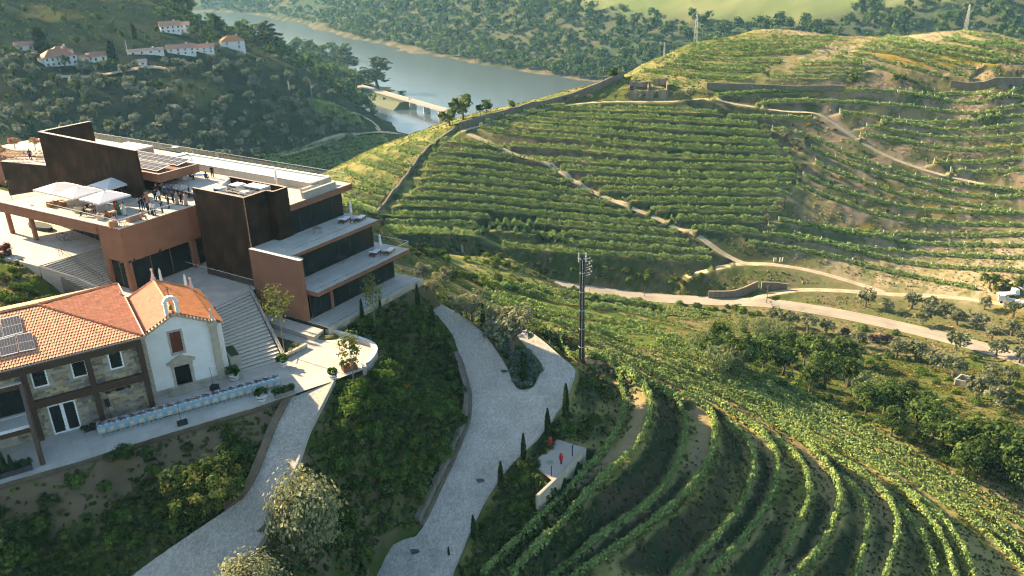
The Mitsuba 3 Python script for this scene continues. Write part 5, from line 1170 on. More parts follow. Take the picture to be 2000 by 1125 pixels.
b.hexa(b.W([(1.65, -.12, 3.152), (4.35, -.12, 3.152), (4.35, .12, 3.152), (1.65, .12, 3.152)]), b.W([(2.9, -.12, 3.75), (3.1, -.12, 3.75), (3.1, .12, 3.75), (2.9, .12, 3.75)])); put(CK + 'pediment', b, 'granite')
for k in range(3):
    b = Cb(STN); b.blk(1.7 - .25 * k, 4.3 + .25 * k, -.35 - .32 * k, .1 - .32 * k if k else .1, 0, .42 - .14 * k); put(CK + 'door_step', b, 'granite')
b = Cb(STN); b.blk(6.15, 6.85, -.15, .65, .35, 5.9); b.blk(6.05, 6.95, -.25, .75, 0, .35); b.blk(6.05, 6.95, -.25, .75, 5.9, 6.35); put(CK + 'corner_pilaster', b, 'granite')
b = Cb(STN); b.blk(-.1, .28, -.05, .4, 0, 6.3); put(CK + 'corner_pilaster', b, 'granite')
b = Cb(STN); b.blk(.2, 6.1, -.03, .098, 0, .5); put(CK + 'plinth', b, 'granite')
# curved moulding and the tiled gable edge
b = Cb(STN)
xs_ = np.linspace(-.05, 6.5, 15)
for i in range(14):
    za, zc = gz(np.clip(xs_[i], .15, 6.35)) - .05, gz(np.clip(xs_[i + 1], .15, 6.35)) - .05
    b.hexa(b.W([(xs_[i], -.05, za - .12), (xs_[i + 1], -.05, zc - .12), (xs_[i + 1], .3, zc - .12), (xs_[i], .3, za - .12)]), b.W([(xs_[i], -.16, za + .1), (xs_[i + 1], -.16, zc + .1), (xs_[i + 1], .3, zc + .1), (xs_[i], .3, za + .1)]))
put(CK + 'cornice', b, 'granite')
def chW(x, y, z): return np.array([*(CO + FX_ * x + FY_ * y), z])
rt = MB()
hl = math.hypot(3.45, zG - zE + .12)
for sgn, x0, colr in ((1, -.25, (.46, .21, .125)), (-1, 6.65, (.52, .20, .075))):
    S = nrm(E3 * sgn * 3.45 + np.array([0, 0, zG - zE + .12]))
    tiles(rt, chW(x0, .02, zE - .02), G3, S, lambda s: (0, 9.85) if s < hl else None, .25, .40, colr)
S = nrm(-E3 * 1.1 + np.array([0, 0, .8])); tiles(rt, chW(7.7, .7, 5.72), G3, S, lambda s: (0, 10.2) if s < 1.3 else None, .25, .40, (.52, .20, .075))
k = put(CK + 'roof_tiles', rt, smooth=False); labels[k] = {'kind': 'stuff'}
b = MB(); ridge_tiles(b, chW(3.2, .2, zG + .13), chW(3.2, 9.8, zG + .13)); ridge_tiles(b, chW(-.2, 9.85, zE + .12), chW(3.2, 9.85, zG + .16)); ridge_tiles(b, chW(3.2, 9.85, zG + .16), chW(6.6, 9.85, zE + .12))
for i in range(22):
    x = -.15 + 6.7 * i / 21; z = gz(np.clip(x, .15, 6.35)); b.tube([chW(x, -.3, z + .06), chW(x, .25, z + .16)], [.12, .10], 6, np.array((.60, .40, .26)) * (.8 + .4 * rng.random()))
put(CK + 'ridge_tiles', b)
b = Cb((.5, .47, .44)); b.blk(WX0, WX1, .45, WD, zE - .25, zE - .05); b.blk(6.3, 7.5, .8, 10.6, 0, 5.7); put(CK + 'side_aisle_wall', b, 'plaster')
# bell gable with its bell, cross and pinnacles
b = Cb((.62, .60, .56)); b.blk(2.5, 2.8, .0, .5, 8.1, 9.3); b.blk(3.5, 3.8, .0, .5, 8.1, 9.3)
arc = [(3.15 + .35 * math.cos(t), 9.25 + .35 * math.sin(t)) for t in np.linspace(0, math.pi, 9)]; out_ = [(3.8, 9.25), (3.8, 9.5), (3.5, 9.85), (3.15, 9.95), (2.8, 9.85), (2.5, 9.5), (2.5, 9.25)]
pv = out_ + arc[::-1]
q = Polygon(pv); m_ = trimesh.creation.extrude_polygon(q, .5, engine='earcut'); vv = np.array(m_.vertices); b.raw(b.W(np.c_[vv[:, 0], vv[:, 2], vv[:, 1]]), m_.faces)
b.blk(2.4, 2.85, -.05, .55, 9.22, 9.3); b.blk(3.45, 3.9, -.05, .55, 9.22, 9.3); put(CK + 'bell_gable', b, 'plaster')
b = MB((.20, .15, .07)); b.lathe(chW(3.15, .25, 8.55), [(.24, 0), (.2, .1), (.15, .35), (.05, .48)], 10); put(CK + 'bell', b, 'metal')
b = MB((.05, .05, .05)); b.tube([chW(3.15, .25, 9.9), chW(3.15, .25, 10.9)], .035, 4); b.tube([chW(2.85, .25, 10.6), chW(3.45, .25, 10.6)], .03, 4); put(CK + 'cross', b)
for x, y, z in ((6.6, .2, 6.3), (6.75, 9.7, 6.5), (3.2, 9.9, 8.3), (-.15, 9.9, 6.5)):
    b = MB((.60, .50, .44)); b.lathe(chW(x, y, z), [(.28, 0), (.28, .25), (.20, .3), (.08, 1.0), (.05, 1.05), (.14, 1.15), (.14, 1.28), (.03, 1.4)], 8); put(CK + 'pinnacle', b, 'paint', 40)
# ---------------------------------------------------------------- the stone house
HO = at(272, 654, 7.5)[:2]
def Sb(col=(.5, .5, .5)): return LB_(HO, FX_, FY_, col)
def shW(x, y, z): return np.array([*(HO + FX_ * x + FY_ * y), z])
sh = thing('stone_house', 'two-storey stone house with a tiled hip roof and a dark brown steel frame', 'house'); SK = sh + '__'
X0 = -36.0  # left part runs on out of view, long enough to shade the ramp
b = Sb((.30, .265, .20)); b.blk(X0, -.3, -.12, 15, 0, 7.3); put(SK + 'wall', b, 'granite')
holes = [(-9.25, -8.0, 4.95, 6.6), (-6.08, -4.82, 4.95, 6.58), (-3.02, -1.82, 4.85, 6.6), (-8.7, -6.45, 0, 2.95)]
sm = Sb()
z = .05
while z < 7.0:
    h = .13 + .16 * rng.random(); x = -11.5 + .3 * rng.random()
    while x < -.35:
        w = .22 + .55 * rng.random() ** 2
        if not any(x < h1 + .12 and x + w > h0 - .12 and z < k1 + .12 and z + h > k0 - .12 for h0, h1, k0, k1 in holes):
            t = rng.random(); c = (np.array((.33, .28, .20)) if t < .6 else np.array((.20, .19, .17)) if t < .85 else np.array((.42, .30, .16))) * (.65 + .6 * rng.random())
            sm.blk(x, x + w, -.15 - .07 * rng.random(), -.1, z, z + h, c)
        x += w + .025
    z += h + .02
labels[put(SK + 'stone', sm)] = {'kind': 'stuff'}
for i, (x0, x1, za, zc) in enumerate(holes):
    g_ = Sb(); w = .13
    key = numbered(SK + ('window' if i < 3 else 'glass_door'))
    b = Sb(); b.blk(x0 + .1, x1 - .1, -.24, -.20, za + .1, zc - .1); scene[key] = mikit.ply(b.get()[0], 'glass')
    b = Sb((.78, .78, .76))
    b.blk(x0, x0 + w, -.30, -.16, za, zc); b.blk(x1 - w, x1, -.30, -.16, za, zc); b.blk(x0 + w, x1 - w, -.298, -.16, za, za + w); b.blk(x0 + w, x1 - w, -.298, -.16, zc - w, zc)
    if i == 3: m_ = (x0 + x1) / 2; b.blk(m_ - .14, m_ + .14, -.296, -.16, za + w, zc - w)
    scene[key + '__frame'] = mikit.ply(b.get()[0], 'satin', color=b.get()[1])
for x, y0 in ((-.28, -.75), (-4.66, -.75), (-9.75, -.75)):
    b = Sb((.062, .036, .024)); b.blk(x - .24, x + .24, y0, y0 + .5, 0, 7.2); put(SK + 'frame_column', b, 'satin')
for z0, z1a, y in ((6.65, 7.3, -.7), (3.15, 3.85, -.69)):
    b = Sb((.062, .036, .024)); b.blk(-24, -.04, y, y + .4, z0, z1a); put(SK + 'frame_beam', b, 'satin')
b = Sb((.02, .02, .02)); b.blk(-3.9, -1.7, -.2, -.1, 2.55, 2.85); put(SK + 'vent_slot', b)
# the roof
zRi, dep, hipx = 9.7, 15.2, 7.4
rt = MB(); sl = math.hypot(dep / 2, zRi - 7.5)
S = nrm(G3 * (dep / 2) + [0, 0, zRi - 7.5])
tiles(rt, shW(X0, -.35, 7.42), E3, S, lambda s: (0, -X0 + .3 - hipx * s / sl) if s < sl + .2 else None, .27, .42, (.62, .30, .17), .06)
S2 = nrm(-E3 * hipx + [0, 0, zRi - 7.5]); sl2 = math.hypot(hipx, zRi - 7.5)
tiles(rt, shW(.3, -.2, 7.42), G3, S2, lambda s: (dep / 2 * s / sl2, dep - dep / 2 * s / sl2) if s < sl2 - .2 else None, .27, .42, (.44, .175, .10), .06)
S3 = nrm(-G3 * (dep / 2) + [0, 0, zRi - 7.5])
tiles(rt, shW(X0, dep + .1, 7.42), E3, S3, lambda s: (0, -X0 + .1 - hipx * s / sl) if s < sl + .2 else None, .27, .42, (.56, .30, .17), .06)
labels[put(SK + 'roof_tiles', rt)] = {'kind': 'stuff'}
b = MB(); ridge_tiles(b, shW(X0, dep / 2, zRi + .08), shW(-hipx, dep / 2, zRi + .08)); ridge_tiles(b, shW(.25, -.3, 7.5), shW(-hipx, dep / 2, zRi + .08), .13, .45, (.36, .13, .07)); ridge_tiles(b, shW(.25, dep, 7.5), shW(-hipx, dep / 2, zRi + .08)); put(SK + 'ridge_tiles', b)
b = Sb((.62, .50, .44)); b.blk(.28, .42, -.4, dep, 7.2, 7.5); b.blk(X0, .42, -.5, -.4, 7.2, 7.42, (.40, .30, .24)); put(SK + 'gutter', b)
b = Sb((.12, .06, .04)); b.hexa(b.W([(X0, -.3, 7.3), (.3, -.3, 7.3), (.3, dep, 7.3), (X0, dep, 7.3)]), b.W([(X0, dep / 2 - .1, zRi - .08), (-hipx, dep / 2 - .1, zRi - .08), (-hipx, dep / 2 + .1, zRi - .08), (X0, dep / 2 + .1, zRi - .08)])); put(SK + 'roof_base', b)
# solar panels on the tiles
SN = np.cross(E3, S); SN = SN if SN[2] > 0 else -SN; SO = shW(X0, -.35, 7.42)
def on_roof(px, py, lift=.22):
    d = ray(px, py); o = SO + SN * lift; return CAM + d * (((o - CAM) @ SN) / (d @ SN))
def solar(name, c4, label, group, nx, ny, cat='solar panel'):
    c4 = [np.asarray(p, float) for p in c4]; n = nrm(np.cross(c4[1] - c4[0], c4[3] - c4[0])); n = n if n[2] > 0 else -n
    key = thing(name, label, cat, group)
    b = MB((.60, .60, .60)); cen = sum(c4) / 4
    ring_ = [p + (p - cen) * .02 for p in c4]; b.hexa([p - n * .05 for p in ring_], [p for p in ring_]); put(key + '__frame', b, 'satin')
    cells = MB((.011, .021, .052))
    bil = lambda u, v: c4[0] * (1 - u) * (1 - v) + c4[1] * u * (1 - v) + c4[2] * u * v + c4[3] * (1 - u) * v
    for i in range(nx):
        for j in range(ny):
            a, c, e, g = (i + .04) / nx, (i + .96) / nx, .02 + .96 * (j + .03) / ny, .02 + .96 * (j + .97) / ny
            q = [bil(a, e), bil(c, e), bil(c, g), bil(a, g)]; cells.hexa([p + n * .001 for p in q], [p + n * .012 for p in q])
    put(key + '__cells', cells, 'paint')
G_ = 'solar panels on the stone house roof'
for q, lab in ((((-28, 667), (6, 659), (-2, 627), (-36, 634)), 'upper left solar panel on the stone house roof, cut by the left edge'), (((8, 658), (45, 648), (37, 615), (0, 623)), 'upper right solar panel on the stone house roof'), (((-36, 705), (-1, 697), (-8, 664), (-42, 671)), 'lower left solar panel cut by the left edge of the photo'), (((2, 696), (35, 688), (29, 655), (-5, 664)), 'lower middle solar panel on the stone house roof'), (((38, 687), (69, 681), (61, 648), (32, 654)), 'lower right solar panel on the stone house roof')):
    solar('rooftop_panel', [on_roof(*p) for p in q], lab, G_, 6, 2)
for v0, v1, lab in ((2.9, 4.9, 'front row of dark solar panels on the hotel canopy'), (6.0, 8.2, 'rear row of dark solar panels on the hotel canopy')):
    r = H(); c4 = [r.W(np.array(p)) for p in ((-43, v0, 14.25), (-28.6, v0, 14.25), (-28.6, v1, 14.55), (-43, v1, 14.55))]; solar('solar_array', c4, lab, 'solar arrays on the hotel canopy', 12, 2)
# porch at the left end
pr = thing('porch', 'brown steel porch with pale roof panel and glazed floor at the left edge', 'porch'); PK = pr + '__'
b = Sb((.58, .51, .42)); b.blk(-24, -9.95, -.55, 3.7, 5.86, 6.0); put(PK + 'roof_panel', b)
b = Sb((.075, .042, .028)); b.blk(-24, -9.9, -.6, 3.7, 5.4, 5.85); put(PK + 'beam', b, 'satin')
b = Sb((.42, .41, .40)); b.blk(-24, -10.05, -3.3, -.6, 2.95, 3.2); put(PK + 'floor', b, 'concrete')
b = Sb((.72, .70, .68)); b.blk(-24, -10.0, -3.42, -3.3, 2.98, 3.22); put(PK + 'floor_edge', b)
b = Sb((.075, .042, .028)); b.blk(-24, -10.0, -3.38, -3.0, 2.5, 2.94); put(PK + 'beam', b, 'satin')
b = Sb((.075, .042, .028)); b.tube(b.W([(-9.98, -5.0, 0), (-9.98, -4.0, 3.2), (-9.98, -1.9, 6.4)]), .22, 4); put(PK + 'post', b, 'satin')
for x0 in (-24, -21, -18, -15, -12.6):
    b = Sb(); b.blk(x0, min(x0 + 2.9, -10.1), -.7, -.65, 3.3, 5.4); put(PK + 'window', b, 'glass')
railing((-24, -3.2), (-10.2, -3.2), 3.2, 1.0, 5, PK, (HO, FX_, FY_))

# ---------------------------------------------------------------- walls, kerbs and planters outside
def wall_line(key, l, th, h, side=1, bsdf='granite', z0=-.6, col=(.4, .36, .3), cap=None):
    o = offset_line(l, th * side); n = len(l)
    b = MB(col)
    v = np.vstack([l + [0, 0, z0], l + [0, 0, h], o + [0, 0, h], o + [0, 0, z0]])
    i = np.arange(n - 1); f = []
    for a in range(4):
        c = (a + 1) % 4
        f += [np.c_[a * n + i, a * n + i + 1, c * n + i + 1], np.c_[a * n + i, c * n + i + 1, c * n + i]]
    e = [[0, n, 2 * n], [0, 2 * n, 3 * n], [n - 1, 3 * n - 1, 2 * n - 1], [n - 1, 4 * n - 1, 3 * n - 1]]
    b.raw(v, np.vstack(f + [np.array(e)])); return put(key, b, bsdf)
lw = thing('lane_wall', 'grey stone wall with a gutter curving along the left side of the paved lane', 'wall')
y_ = pix(lane_l)[1]; sec = lane_l[(y_ > 700) & (y_ < 1046)]
sL = 1 if (offset_line(sec, 1)[10, 0] < sec[10, 0]) else -1
wall_line(lw + '__gutter', sec, .35, .28, sL, 'schist'); s2 = offset_line(sec, sL * .38); wall_line(lw + '__body', s2, .5, 1.1, sL, 'schist', -.8)
rk = thing('ramp_kerb', 'pale raised kerb along the right side of the cobbled ramp', 'kerb')
sR = 1 if (offset_line(ramp_r, 1)[5, 0] > ramp_r[5, 0]) else -1
wall_line(rk + '__kerb', ramp_r, .22, .28, sR, 'concrete', -.9)
rl = thing('ramp_wall', 'low rough stone wall along the left side of the cobbled ramp', 'wall')
y_ = pix(ramp_l)[1]; wall_line(rl + '__wall', ramp_l[y_ < 1000], .7, .3, -sR, 'earth', -2.0)
ik = thing('island_kerb', 'pale kerb around the tip of the planted island in the lane', 'kerb')
y_ = pix(lane_r)[1]; x_k = pix(lane_r)[0]; i0 = int(np.argmin(np.hypot(x_k - 900, y_ - 616))); i1 = int(np.argmin(np.hypot(x_k - 1059, y_ - 714)))
seg = smooth_line(lane_r[i0:i1:2], .6); wall_line(ik + '__kerb', seg, .12, .12, 1, 'concrete', -.2)
i2 = int(np.argmin(np.hypot(x_k - 1122, y_ - 738))); lk = thing('lane_kerb', 'thin kerb along the right edge of the paved lane', 'kerb'); wall_line(lk + '__kerb', smooth_line(lane_r[i2::2], .8), .1, .1, 1, 'concrete', -.2)
te = thing('terrace_edge_wall', 'rough earth-and-stone wall holding the dining terrace above the bank', 'wall')
l = resample(np.array([at(x, y, 0) for x, y in ((-140, 985), (0, 945), (150, 902), (330, 846), (500, 795), (577, 768))]), .8); wall_line(te + '__wall', l, .35, -.01, 1 if offset_line(l, 1)[3, 1] > l[3, 1] else -1, 'earth', -1.8)
pw = thing('plaza_parapet', 'low curved parapet wall around the round end of the sunlit plaza', 'wall')
l = smooth_line(np.array([at(x, y, 0) for x, y in ((640, 650), (672, 657), (706, 667), (728, 676), (736, 684), (737, 693), (730, 706), (720, 716), (714, 717), (716, 725))]), .4)
wall_line(pw + '__wall', l, .38, .5, 1 if offset_line(l, 1)[5, 1] < l[5, 1] else -1, 'concrete', -1.2, (.5, .46, .4)); 
b = MB((.62, .58, .51)); wl = offset_line(l, .19 * (1 if offset_line(l, 1)[5, 1] < l[5, 1] else -1)); b.strip(offset_line(wl, .24) + [0, 0, .56], offset_line(wl, -.24) + [0, 0, .56]); put(pw + '__coping', b)
tp = thing('triangular_planter', 'triangular planter of dark soil at the foot of the stairs', 'planter')
tri = [at(x, y, 0)[:2] for x, y in ((529, 658), (601, 679), (556, 703))]
b = MB((.035, .05, .02)); b.prism(tri, -.1, .28); put(tp + '__soil', b)
wall_line(tp + '__wall', resample(np.array([[*tri[1], 0], [*tri[2], 0]]), .5), .35, .5, 1 if True else -1, 'granite', -.1)
for q in [(548, 672), (570, 676), (555, 690), (540, 668), (580, 684)]: shrub(*q, 'shrub', 0, .35, 'dark ground plant in the triangular planter', 'plants in the triangular planter', p=at(*q, .3), name='ground_plant', cat='plant') if False else None
hp = thing('chapel_planter', 'small stone planter between the chapel corner and the stairs', 'planter')
for k, (x0, x1, y0, y1) in enumerate(((7.0, 8.3, -1.2, .8), (7.8, 8.9, 1.2, 4.0))):
    b = Cb((.36, .33, .27)); b.blk(x0, x1, y0, y1, 0, .8 + .7 * k); b.blk(x0 + .12, x1 - .12, y0 + .12, y1 - .12, .8 + .7 * k, .84 + .7 * k, (.03, .05, .02)); put(hp + '__box', b)
# hydrant platform
hy = thing('hydrant_platform', 'concrete slab platform with stone face below the lane', 'platform')
b = MB((.35, .32, .28)); b.prism([p[:2] for p in HPL], -8.85, -8.6); put(hy + '__slab', b)
l = resample(np.array([HPL[2], HPL[3], at(1046, 968, -8.9)]), .6); wall_line(hy + '__face_wall', l, .3, .03, -1, 'granite', -2.8); b = MB((.30, .28, .24)); b.strip(l + [0, 0, .06], offset_line(l, -.3) + [0, 0, .06]); put(hy + '__coping', b)
for px, py, lab in ((1075, 873, 'red hydrant at the upper left corner of the concrete platform'), (1096, 905, 'dark red hydrant near the right edge of the concrete platform')):
    p = at(px, py, -8.6); key = thing('fire_hydrant', lab, 'hydrant', 'hydrants on the platform')
    b = MB((.40, .015, .012)); b.lathe(p, [(.16, .35), (.18, .4), (.18, 1.0), (.20, 1.02), (.14, 1.15), (.05, 1.2)], 10); put(key + '__barrel', b, 'satin', 40)
    b = MB((.05, .05, .06)); b.lathe(p, [(.14, 0), (.09, .05), (.09, .36)], 8); put(key + '__base', b)
    b = MB((.3, .012, .01)); b.tube([p + [-.26, 0, .75], p + [.26, 0, .75]], .07, 6); put(key + '__nozzle', b)
for px, py, lab in ((1118, 890, 'dark upright pipe at the right corner of the concrete platform'), (1077, 930, 'dark upright pipe at the near corner of the concrete platform')):
    p = at(px, py, -8.6); b = MB((.04, .06, .09)); b.tube([p, p + [0, 0, 1.15]], .06, 6); b.tube([p + [0, 0, 1.15], p + [0, 0, 1.25]], .09, 6); tag(put('vent_pipe', b), lab, 'pipe', 'pipes on the platform')
p = at(1074, 903, -8.6); b = MB((.16, .26, .20)); b.lathe(p, [(.35, .0), (.35, .05), (.1, .07)], 14); tag(put('manhole_cover', b), 'round green cover on the concrete platform', 'manhole cover')
for px, py, lab in ((938, 938, 'dark drain cover in the middle of the lane'), (810, 1077, 'dark drain cover in the lane near the bottom edge'), (985, 725, 'dark drain grate at the island side of the lane')):
    p = at(px, py, zl(py)); p[2] = lane_z(p[None, :2])[0] + .06; b = MB((.05, .055, .06)); b.box(p, (.7, .7, .02), .4); b.box(p + [0, 0, .02], (.56, .56, .012), .4, (.08, .085, .09)); tag(put('drain_cover', b), lab, 'drain cover', 'drain covers in the lane')
p = at(706, 724 - 6, 0)
# the mast
up = thing('utility_mast', 'tall dark pole with white brackets standing between lane and vines', 'pole')
p0 = at(1136, 708, -7.4); p0[2] = zland(p0[None, :2])[0]; hm = zup(1134, 495, p0) - p0[2]
b = MB((.022, .024, .028)); b.lathe(p0, [(.40, -.5), (.38, 0), (.34, hm * .4), (.27, hm * .97)], 8); put(up + '__pole', b, 'satin', 30)
b = MB((.75, .75, .73))
for k in range(5): b.lathe(p0 + [0, 0, hm * (.15 + .17 * k)], [(.40 - .025 * k, 0), (.40 - .025 * k, .05)], 8)
b.tube([p0 + [-.02, -.36, .5], p0 + [-.02, -.30, hm * .95]], .025, 4); put(up + '__band', b)
b = MB((.78, .78, .76)); b.box(p0 + [-.42, -.2, hm * .93], (.10, .12, hm * .08)); b.box(p0 + [.42, -.2, hm * .93], (.10, .12, hm * .08)); b.box(p0 + [0, -.2, hm * .955], (.9, .06, .06)); put(up + '__bracket', b)
b = MB((.42, .41, .42))
for k in range(7): b.tube([p0 + [.35, 0, hm * (.80 + .024 * k)], p0 + [.9 + .2 * (k % 2), .1, hm * (.81 + .024 * k)]], .03, 4); b.lathe(p0 + [.9 + .2 * (k % 2), .1, hm * (.805 + .024 * k)], [(.06, 0), (.08, .05), (.06, .16)], 6)
put(up + '__insulator', b)
b = MB((.05, .05, .05)); b.tube([p0 + [.9, .1, hm * .85], p0 + [1.0, .1, hm * .7], p0 + [.7, .1, hm * .6], p0 + [.4, 0, hm * .52]], .03, 4); put(up + '__cable', b)
def post(name, px, py, top, lab, cat, col=(.16, .13, .10), r=.10, grp=None, **k):
    p = ground_at(px, py, **k); h = zup(px, top, p) - p[2]; b = MB(col); b.tube([p - [0, 0, .3], p + [0, 0, h]], [r, r * .7], 6); b.tube([p + [-.5, 0, h * .93], p + [.5, 0, h * .93]], r * .5, 4)
    return tag(put(name, b), lab, cat, grp)
post('wooden_pole', 1497, 592, 556, 'thin wooden pole at the road fork', 'pole'); post('wooden_pole', 1258, 582, 560, 'short marker pole at the lower road edge', 'pole')
post('wooden_pole', 610, 196, 155, 'leaning pole on the end of the left hillside spur', 'pole', (.30, .28, .26), .28, h0=345); post('wooden_pole', 565, 175, 158, 'pale stone gatepost on the left hillside spur', 'post', (.5, .46, .4), .5, h0=345); post('wooden_pole', 250, 108, 79, 'pale pole beside the black cypress on the left hillside', 'pole', (.5, .48, .45), .25, h0=345)
for px, py, top, lab in ((1358, 88, 24, 'pale lattice pylon on the left shoulder of the hill top'), (1885, 62, 8, 'pale lattice pylon behind the right hill top'), (1297, 112, 82, 'small pale pylon lower on the hill shoulder')):
    p = ground_at(px, py, h0=150); h = zup(px, top, p) - p[2]; key = thing('power_pylon', lab, 'pylon'); b = MB((.40, .41, .42)); w = h * .055
    cs = [np.array((sx * w, sy * w, 0)) for sx, sy in ((-1, -1), (1, -1), (1, 1), (-1, 1))]
    for c in cs: b.tube([p + c, p + c * .25 + [0, 0, h]], .05, 4)
    for k in range(6):
        for i in range(4):
            t0, t1 = k / 6, (k + 1) / 6; b.tube([p + cs[i] * (1 - .75 * t0) + [0, 0, h * t0], p + cs[(i + 1) % 4] * (1 - .75 * t1) + [0, 0, h * t1]], .025, 3)
    put(key + '__lattice', b); b = MB((.55, .55, .54))
    for t in (.78, .9): b.tube([p + [-w * 1.3, 0, h * t], p + [w * 1.3, 0, h * t]], .05, 4)
    put(key + '__crossarm', b)
for k, (a, c) in enumerate((((1415, 136), (1600, 372)), ((1422, 138), (1610, 366)), ((1800, 545), (2010, 765)), ((1810, 540), (2015, 745)))):
    p, q = ground_at(*a, h0=150) + [0, 0, 6], ground_at(*c, h0=120) + [0, 0, 6]; t = np.linspace(0, 1, 12)[:, None]; l = p * (1 - t) + q * t; l[:, 2] -= 3 * (4 * t * (1 - t))[:, 0]
    b = MB((.16, .16, .16)); b.tube(l, .022, 3); tag(put('power_line', b), ('upper ', 'lower ')[k % 2] + ('power line crossing the sandy gully of the hill' if k < 2 else 'power line over the olive slope at the right edge'), 'power line')
# ---------------------------------------------------------------- pots, planters
def pot(px, py, z, s, lab, dark=True):
    p = at(px, py, z); key = thing('potted_boxwood', lab, 'potted plant', 'white pots with clipped box bushes')
    b = MB((.74, .72, .70)); b.lathe(p, [(.30 * s, 0), (.48 * s, .28 * s), (.50 * s, .38 * s)], 14); b.lathe(p, [(.49 * s, .381 * s), (.505 * s, .46 * s)], 14, (.20, .05, .05)); b.lathe(p, [(.51 * s, .461 * s), (.55 * s, .66 * s), (.50 * s, .66 * s)], 14); put(key + '__pot', b, 'satin', 40)
    m = MB(); crown(m, p + [0, 0, .95 * s], (.6 * s, .6 * s, .5 * s), 40, 26, .10, (.05, .10, .02), (.09, .15, .03), .75, cl=.3, floor=-.5); put(key + '__bush', m, 'leaf')
pot(553, 716, 0, 1.0, 'white pot with clipped box bush at the lower right corner of the stairs'); pot(651, 740, 0, .85, 'white pot with clipped box bush at the head of the ramp'); pot(458, 742, 0, 1.0, 'white pot with clipped box bush in shade by the chapel corner'); pot(512, 783, 0, 1.0, 'white pot with clipped box bush at the end of the dining table')
def planter(px, py, z, size, rot, lab, col, a, b_, nh=.5, parts=16, kind='round'):
    p = at(px, py, z); key = thing('planter_box', lab, 'planter')
    b = MB(col); b.box(p, (size[0], size[1], size[2]), rot); put(key + '__box', b)
    m = MB(); w = np.array([math.cos(rot), math.sin(rot), 0])
    for t in np.linspace(-.42, .42, max(2, int(size[0] / .4))): crown(m, p + w * t * size[0] + [0, 0, size[2] + nh * .5], (.38, size[1] * .55, nh * .7), parts, 18, .10, a, b_, .4, cl=.5)
    put(key + '__plants', m, 'leaf')
planter(556, 771, 0, (1.9, .7, .4), FA, 'low hedge in a box at the top left corner of the ramp', (.2, .19, .17), (.04, .07, .02), (.07, .11, .03), .55)
planter(683, 722, 0, (1.5, .8, .5), FA, 'brown planter with leafy shrubs by the plaza wall', (.20, .09, .05), (.05, .09, .02), (.10, .15, .04), .6)
planter(25, 926, 0, (3.0, .6, .5), FA, 'long dark planter with small cypress-shaped plants at the left edge', (.05, .05, .055), (.03, .06, .025), (.05, .08, .03), .5)
for px, py, top, lab in ((10, 915, 880, 'broader dark conical shrub in the long planter'), (25, 918, 885, 'slim dark conical shrub in the long planter')): p = at(px, py, .45); stand('cypress_tree', 'cypress', p, .42, lab, 'shrub', sz=(zup(px, top, p) - p[2]) / 5)
planter(176, 840, 0, (.9, .5, .35), FA, 'dark planter box at the left end of the dining table', (.03, .03, .03), (.03, .05, .02), (.05, .07, .03), .15)
for k, (px, py) in enumerate(((17, 498), (8, 502))):
    p = at(px, py, zP); key = thing('flower_pot', ('large dark pot of red flowers on the upper plaza', 'small pot of pink flowers on the upper plaza')[k], 'flower pot'); b = MB((.06, .045, .04)); b.lathe(p, [(.35, 0), (.45, .6), (.4, .6)], 10); put(key + '__pot', b)
    m = MB(); crown(m, p + [0, 0, 1.0], (.6, .6, .5), 24, 20, .12, (.20, .05, .06), (.06, .08, .03), .4, cl=.45); put(key + '__flowers', m, 'leaf')
for px, py, z, lab in ((30, 285, 13.2, 'left ball of pink flowers on a stand at the pool terrace'), (70, 287, 13.2, 'right ball of pink flowers on a stand at the pool terrace'), (5, 302, 12.8, 'small pink flower ball at the far left of the pool terrace')):
    p = at(px, py + 6, z - 1.0); key = thing('flower_stand', lab, 'flower stand', 'flower stands at the ceremony'); b = MB((.5, .45, .4)); b.tube([p, p + [0, 0, .9]], [.10, .08], 6); put(key + '__stand', b)
    m = MB(); crown(m, p + [0, 0, 1.3], (.75, .75, .65), 26, 18, .16, (.46, .24, .18), (.30, .30, .12), .4, cl=.5); put(key + '__flowers', m, 'leaf')
# ---------------------------------------------------------------- the long table
dt = thing('dining_table', 'very long dining table with a pale blue cloth in front of the chapel', 'table'); DK = dt + '__'
tl, tr = np.array([-5.3, -2.75]), np.array([11.3, -3.25])
td = (tr - tl) / np.linalg.norm(tr - tl); tn = np.array([-td[1], td[0]])
def tW(s, t, z): q = tl + td * s + tn * t; return shW(q[0], q[1], z)
TL, TWd = float(np.linalg.norm(tr - tl)), 1.1
b = MB((.34, .46, .50))
n = 160
top = np.array([tW(TL * i / n, 0, .76) for i in range(n + 1)]); bk = np.array([tW(TL * i / n, TWd, .76) for i in range(n + 1)])
wav = lambda k: np.array([tW(TL * i / n, k * (-.03 - .05 * (1 + math.sin(i * 1.9))) + (0 if k > 0 else TWd), .12) for i in range(n + 1)])
b.strip(top, bk); b.strip(wav(1), top); b.strip(bk, wav(-1)); b.strip(np.array([tW(-.05, 0, .12), tW(-.05, TWd, .12)]), np.array([top[0], bk[0]])); b.strip(np.array([top[-1], bk[-1]]), np.array([tW(TL + .05, 0, .12), tW(TL + .05, TWd, .12)])); put(DK + 'tablecloth', b)
b = MB((.22, .15, .10))
for s in np.arange(.5, TL, 2.0):
    for t in (.2, TWd - .2): b.box(tW(s, t, 0), (.07, .07, .74), FA)
put(DK + 'leg', b)
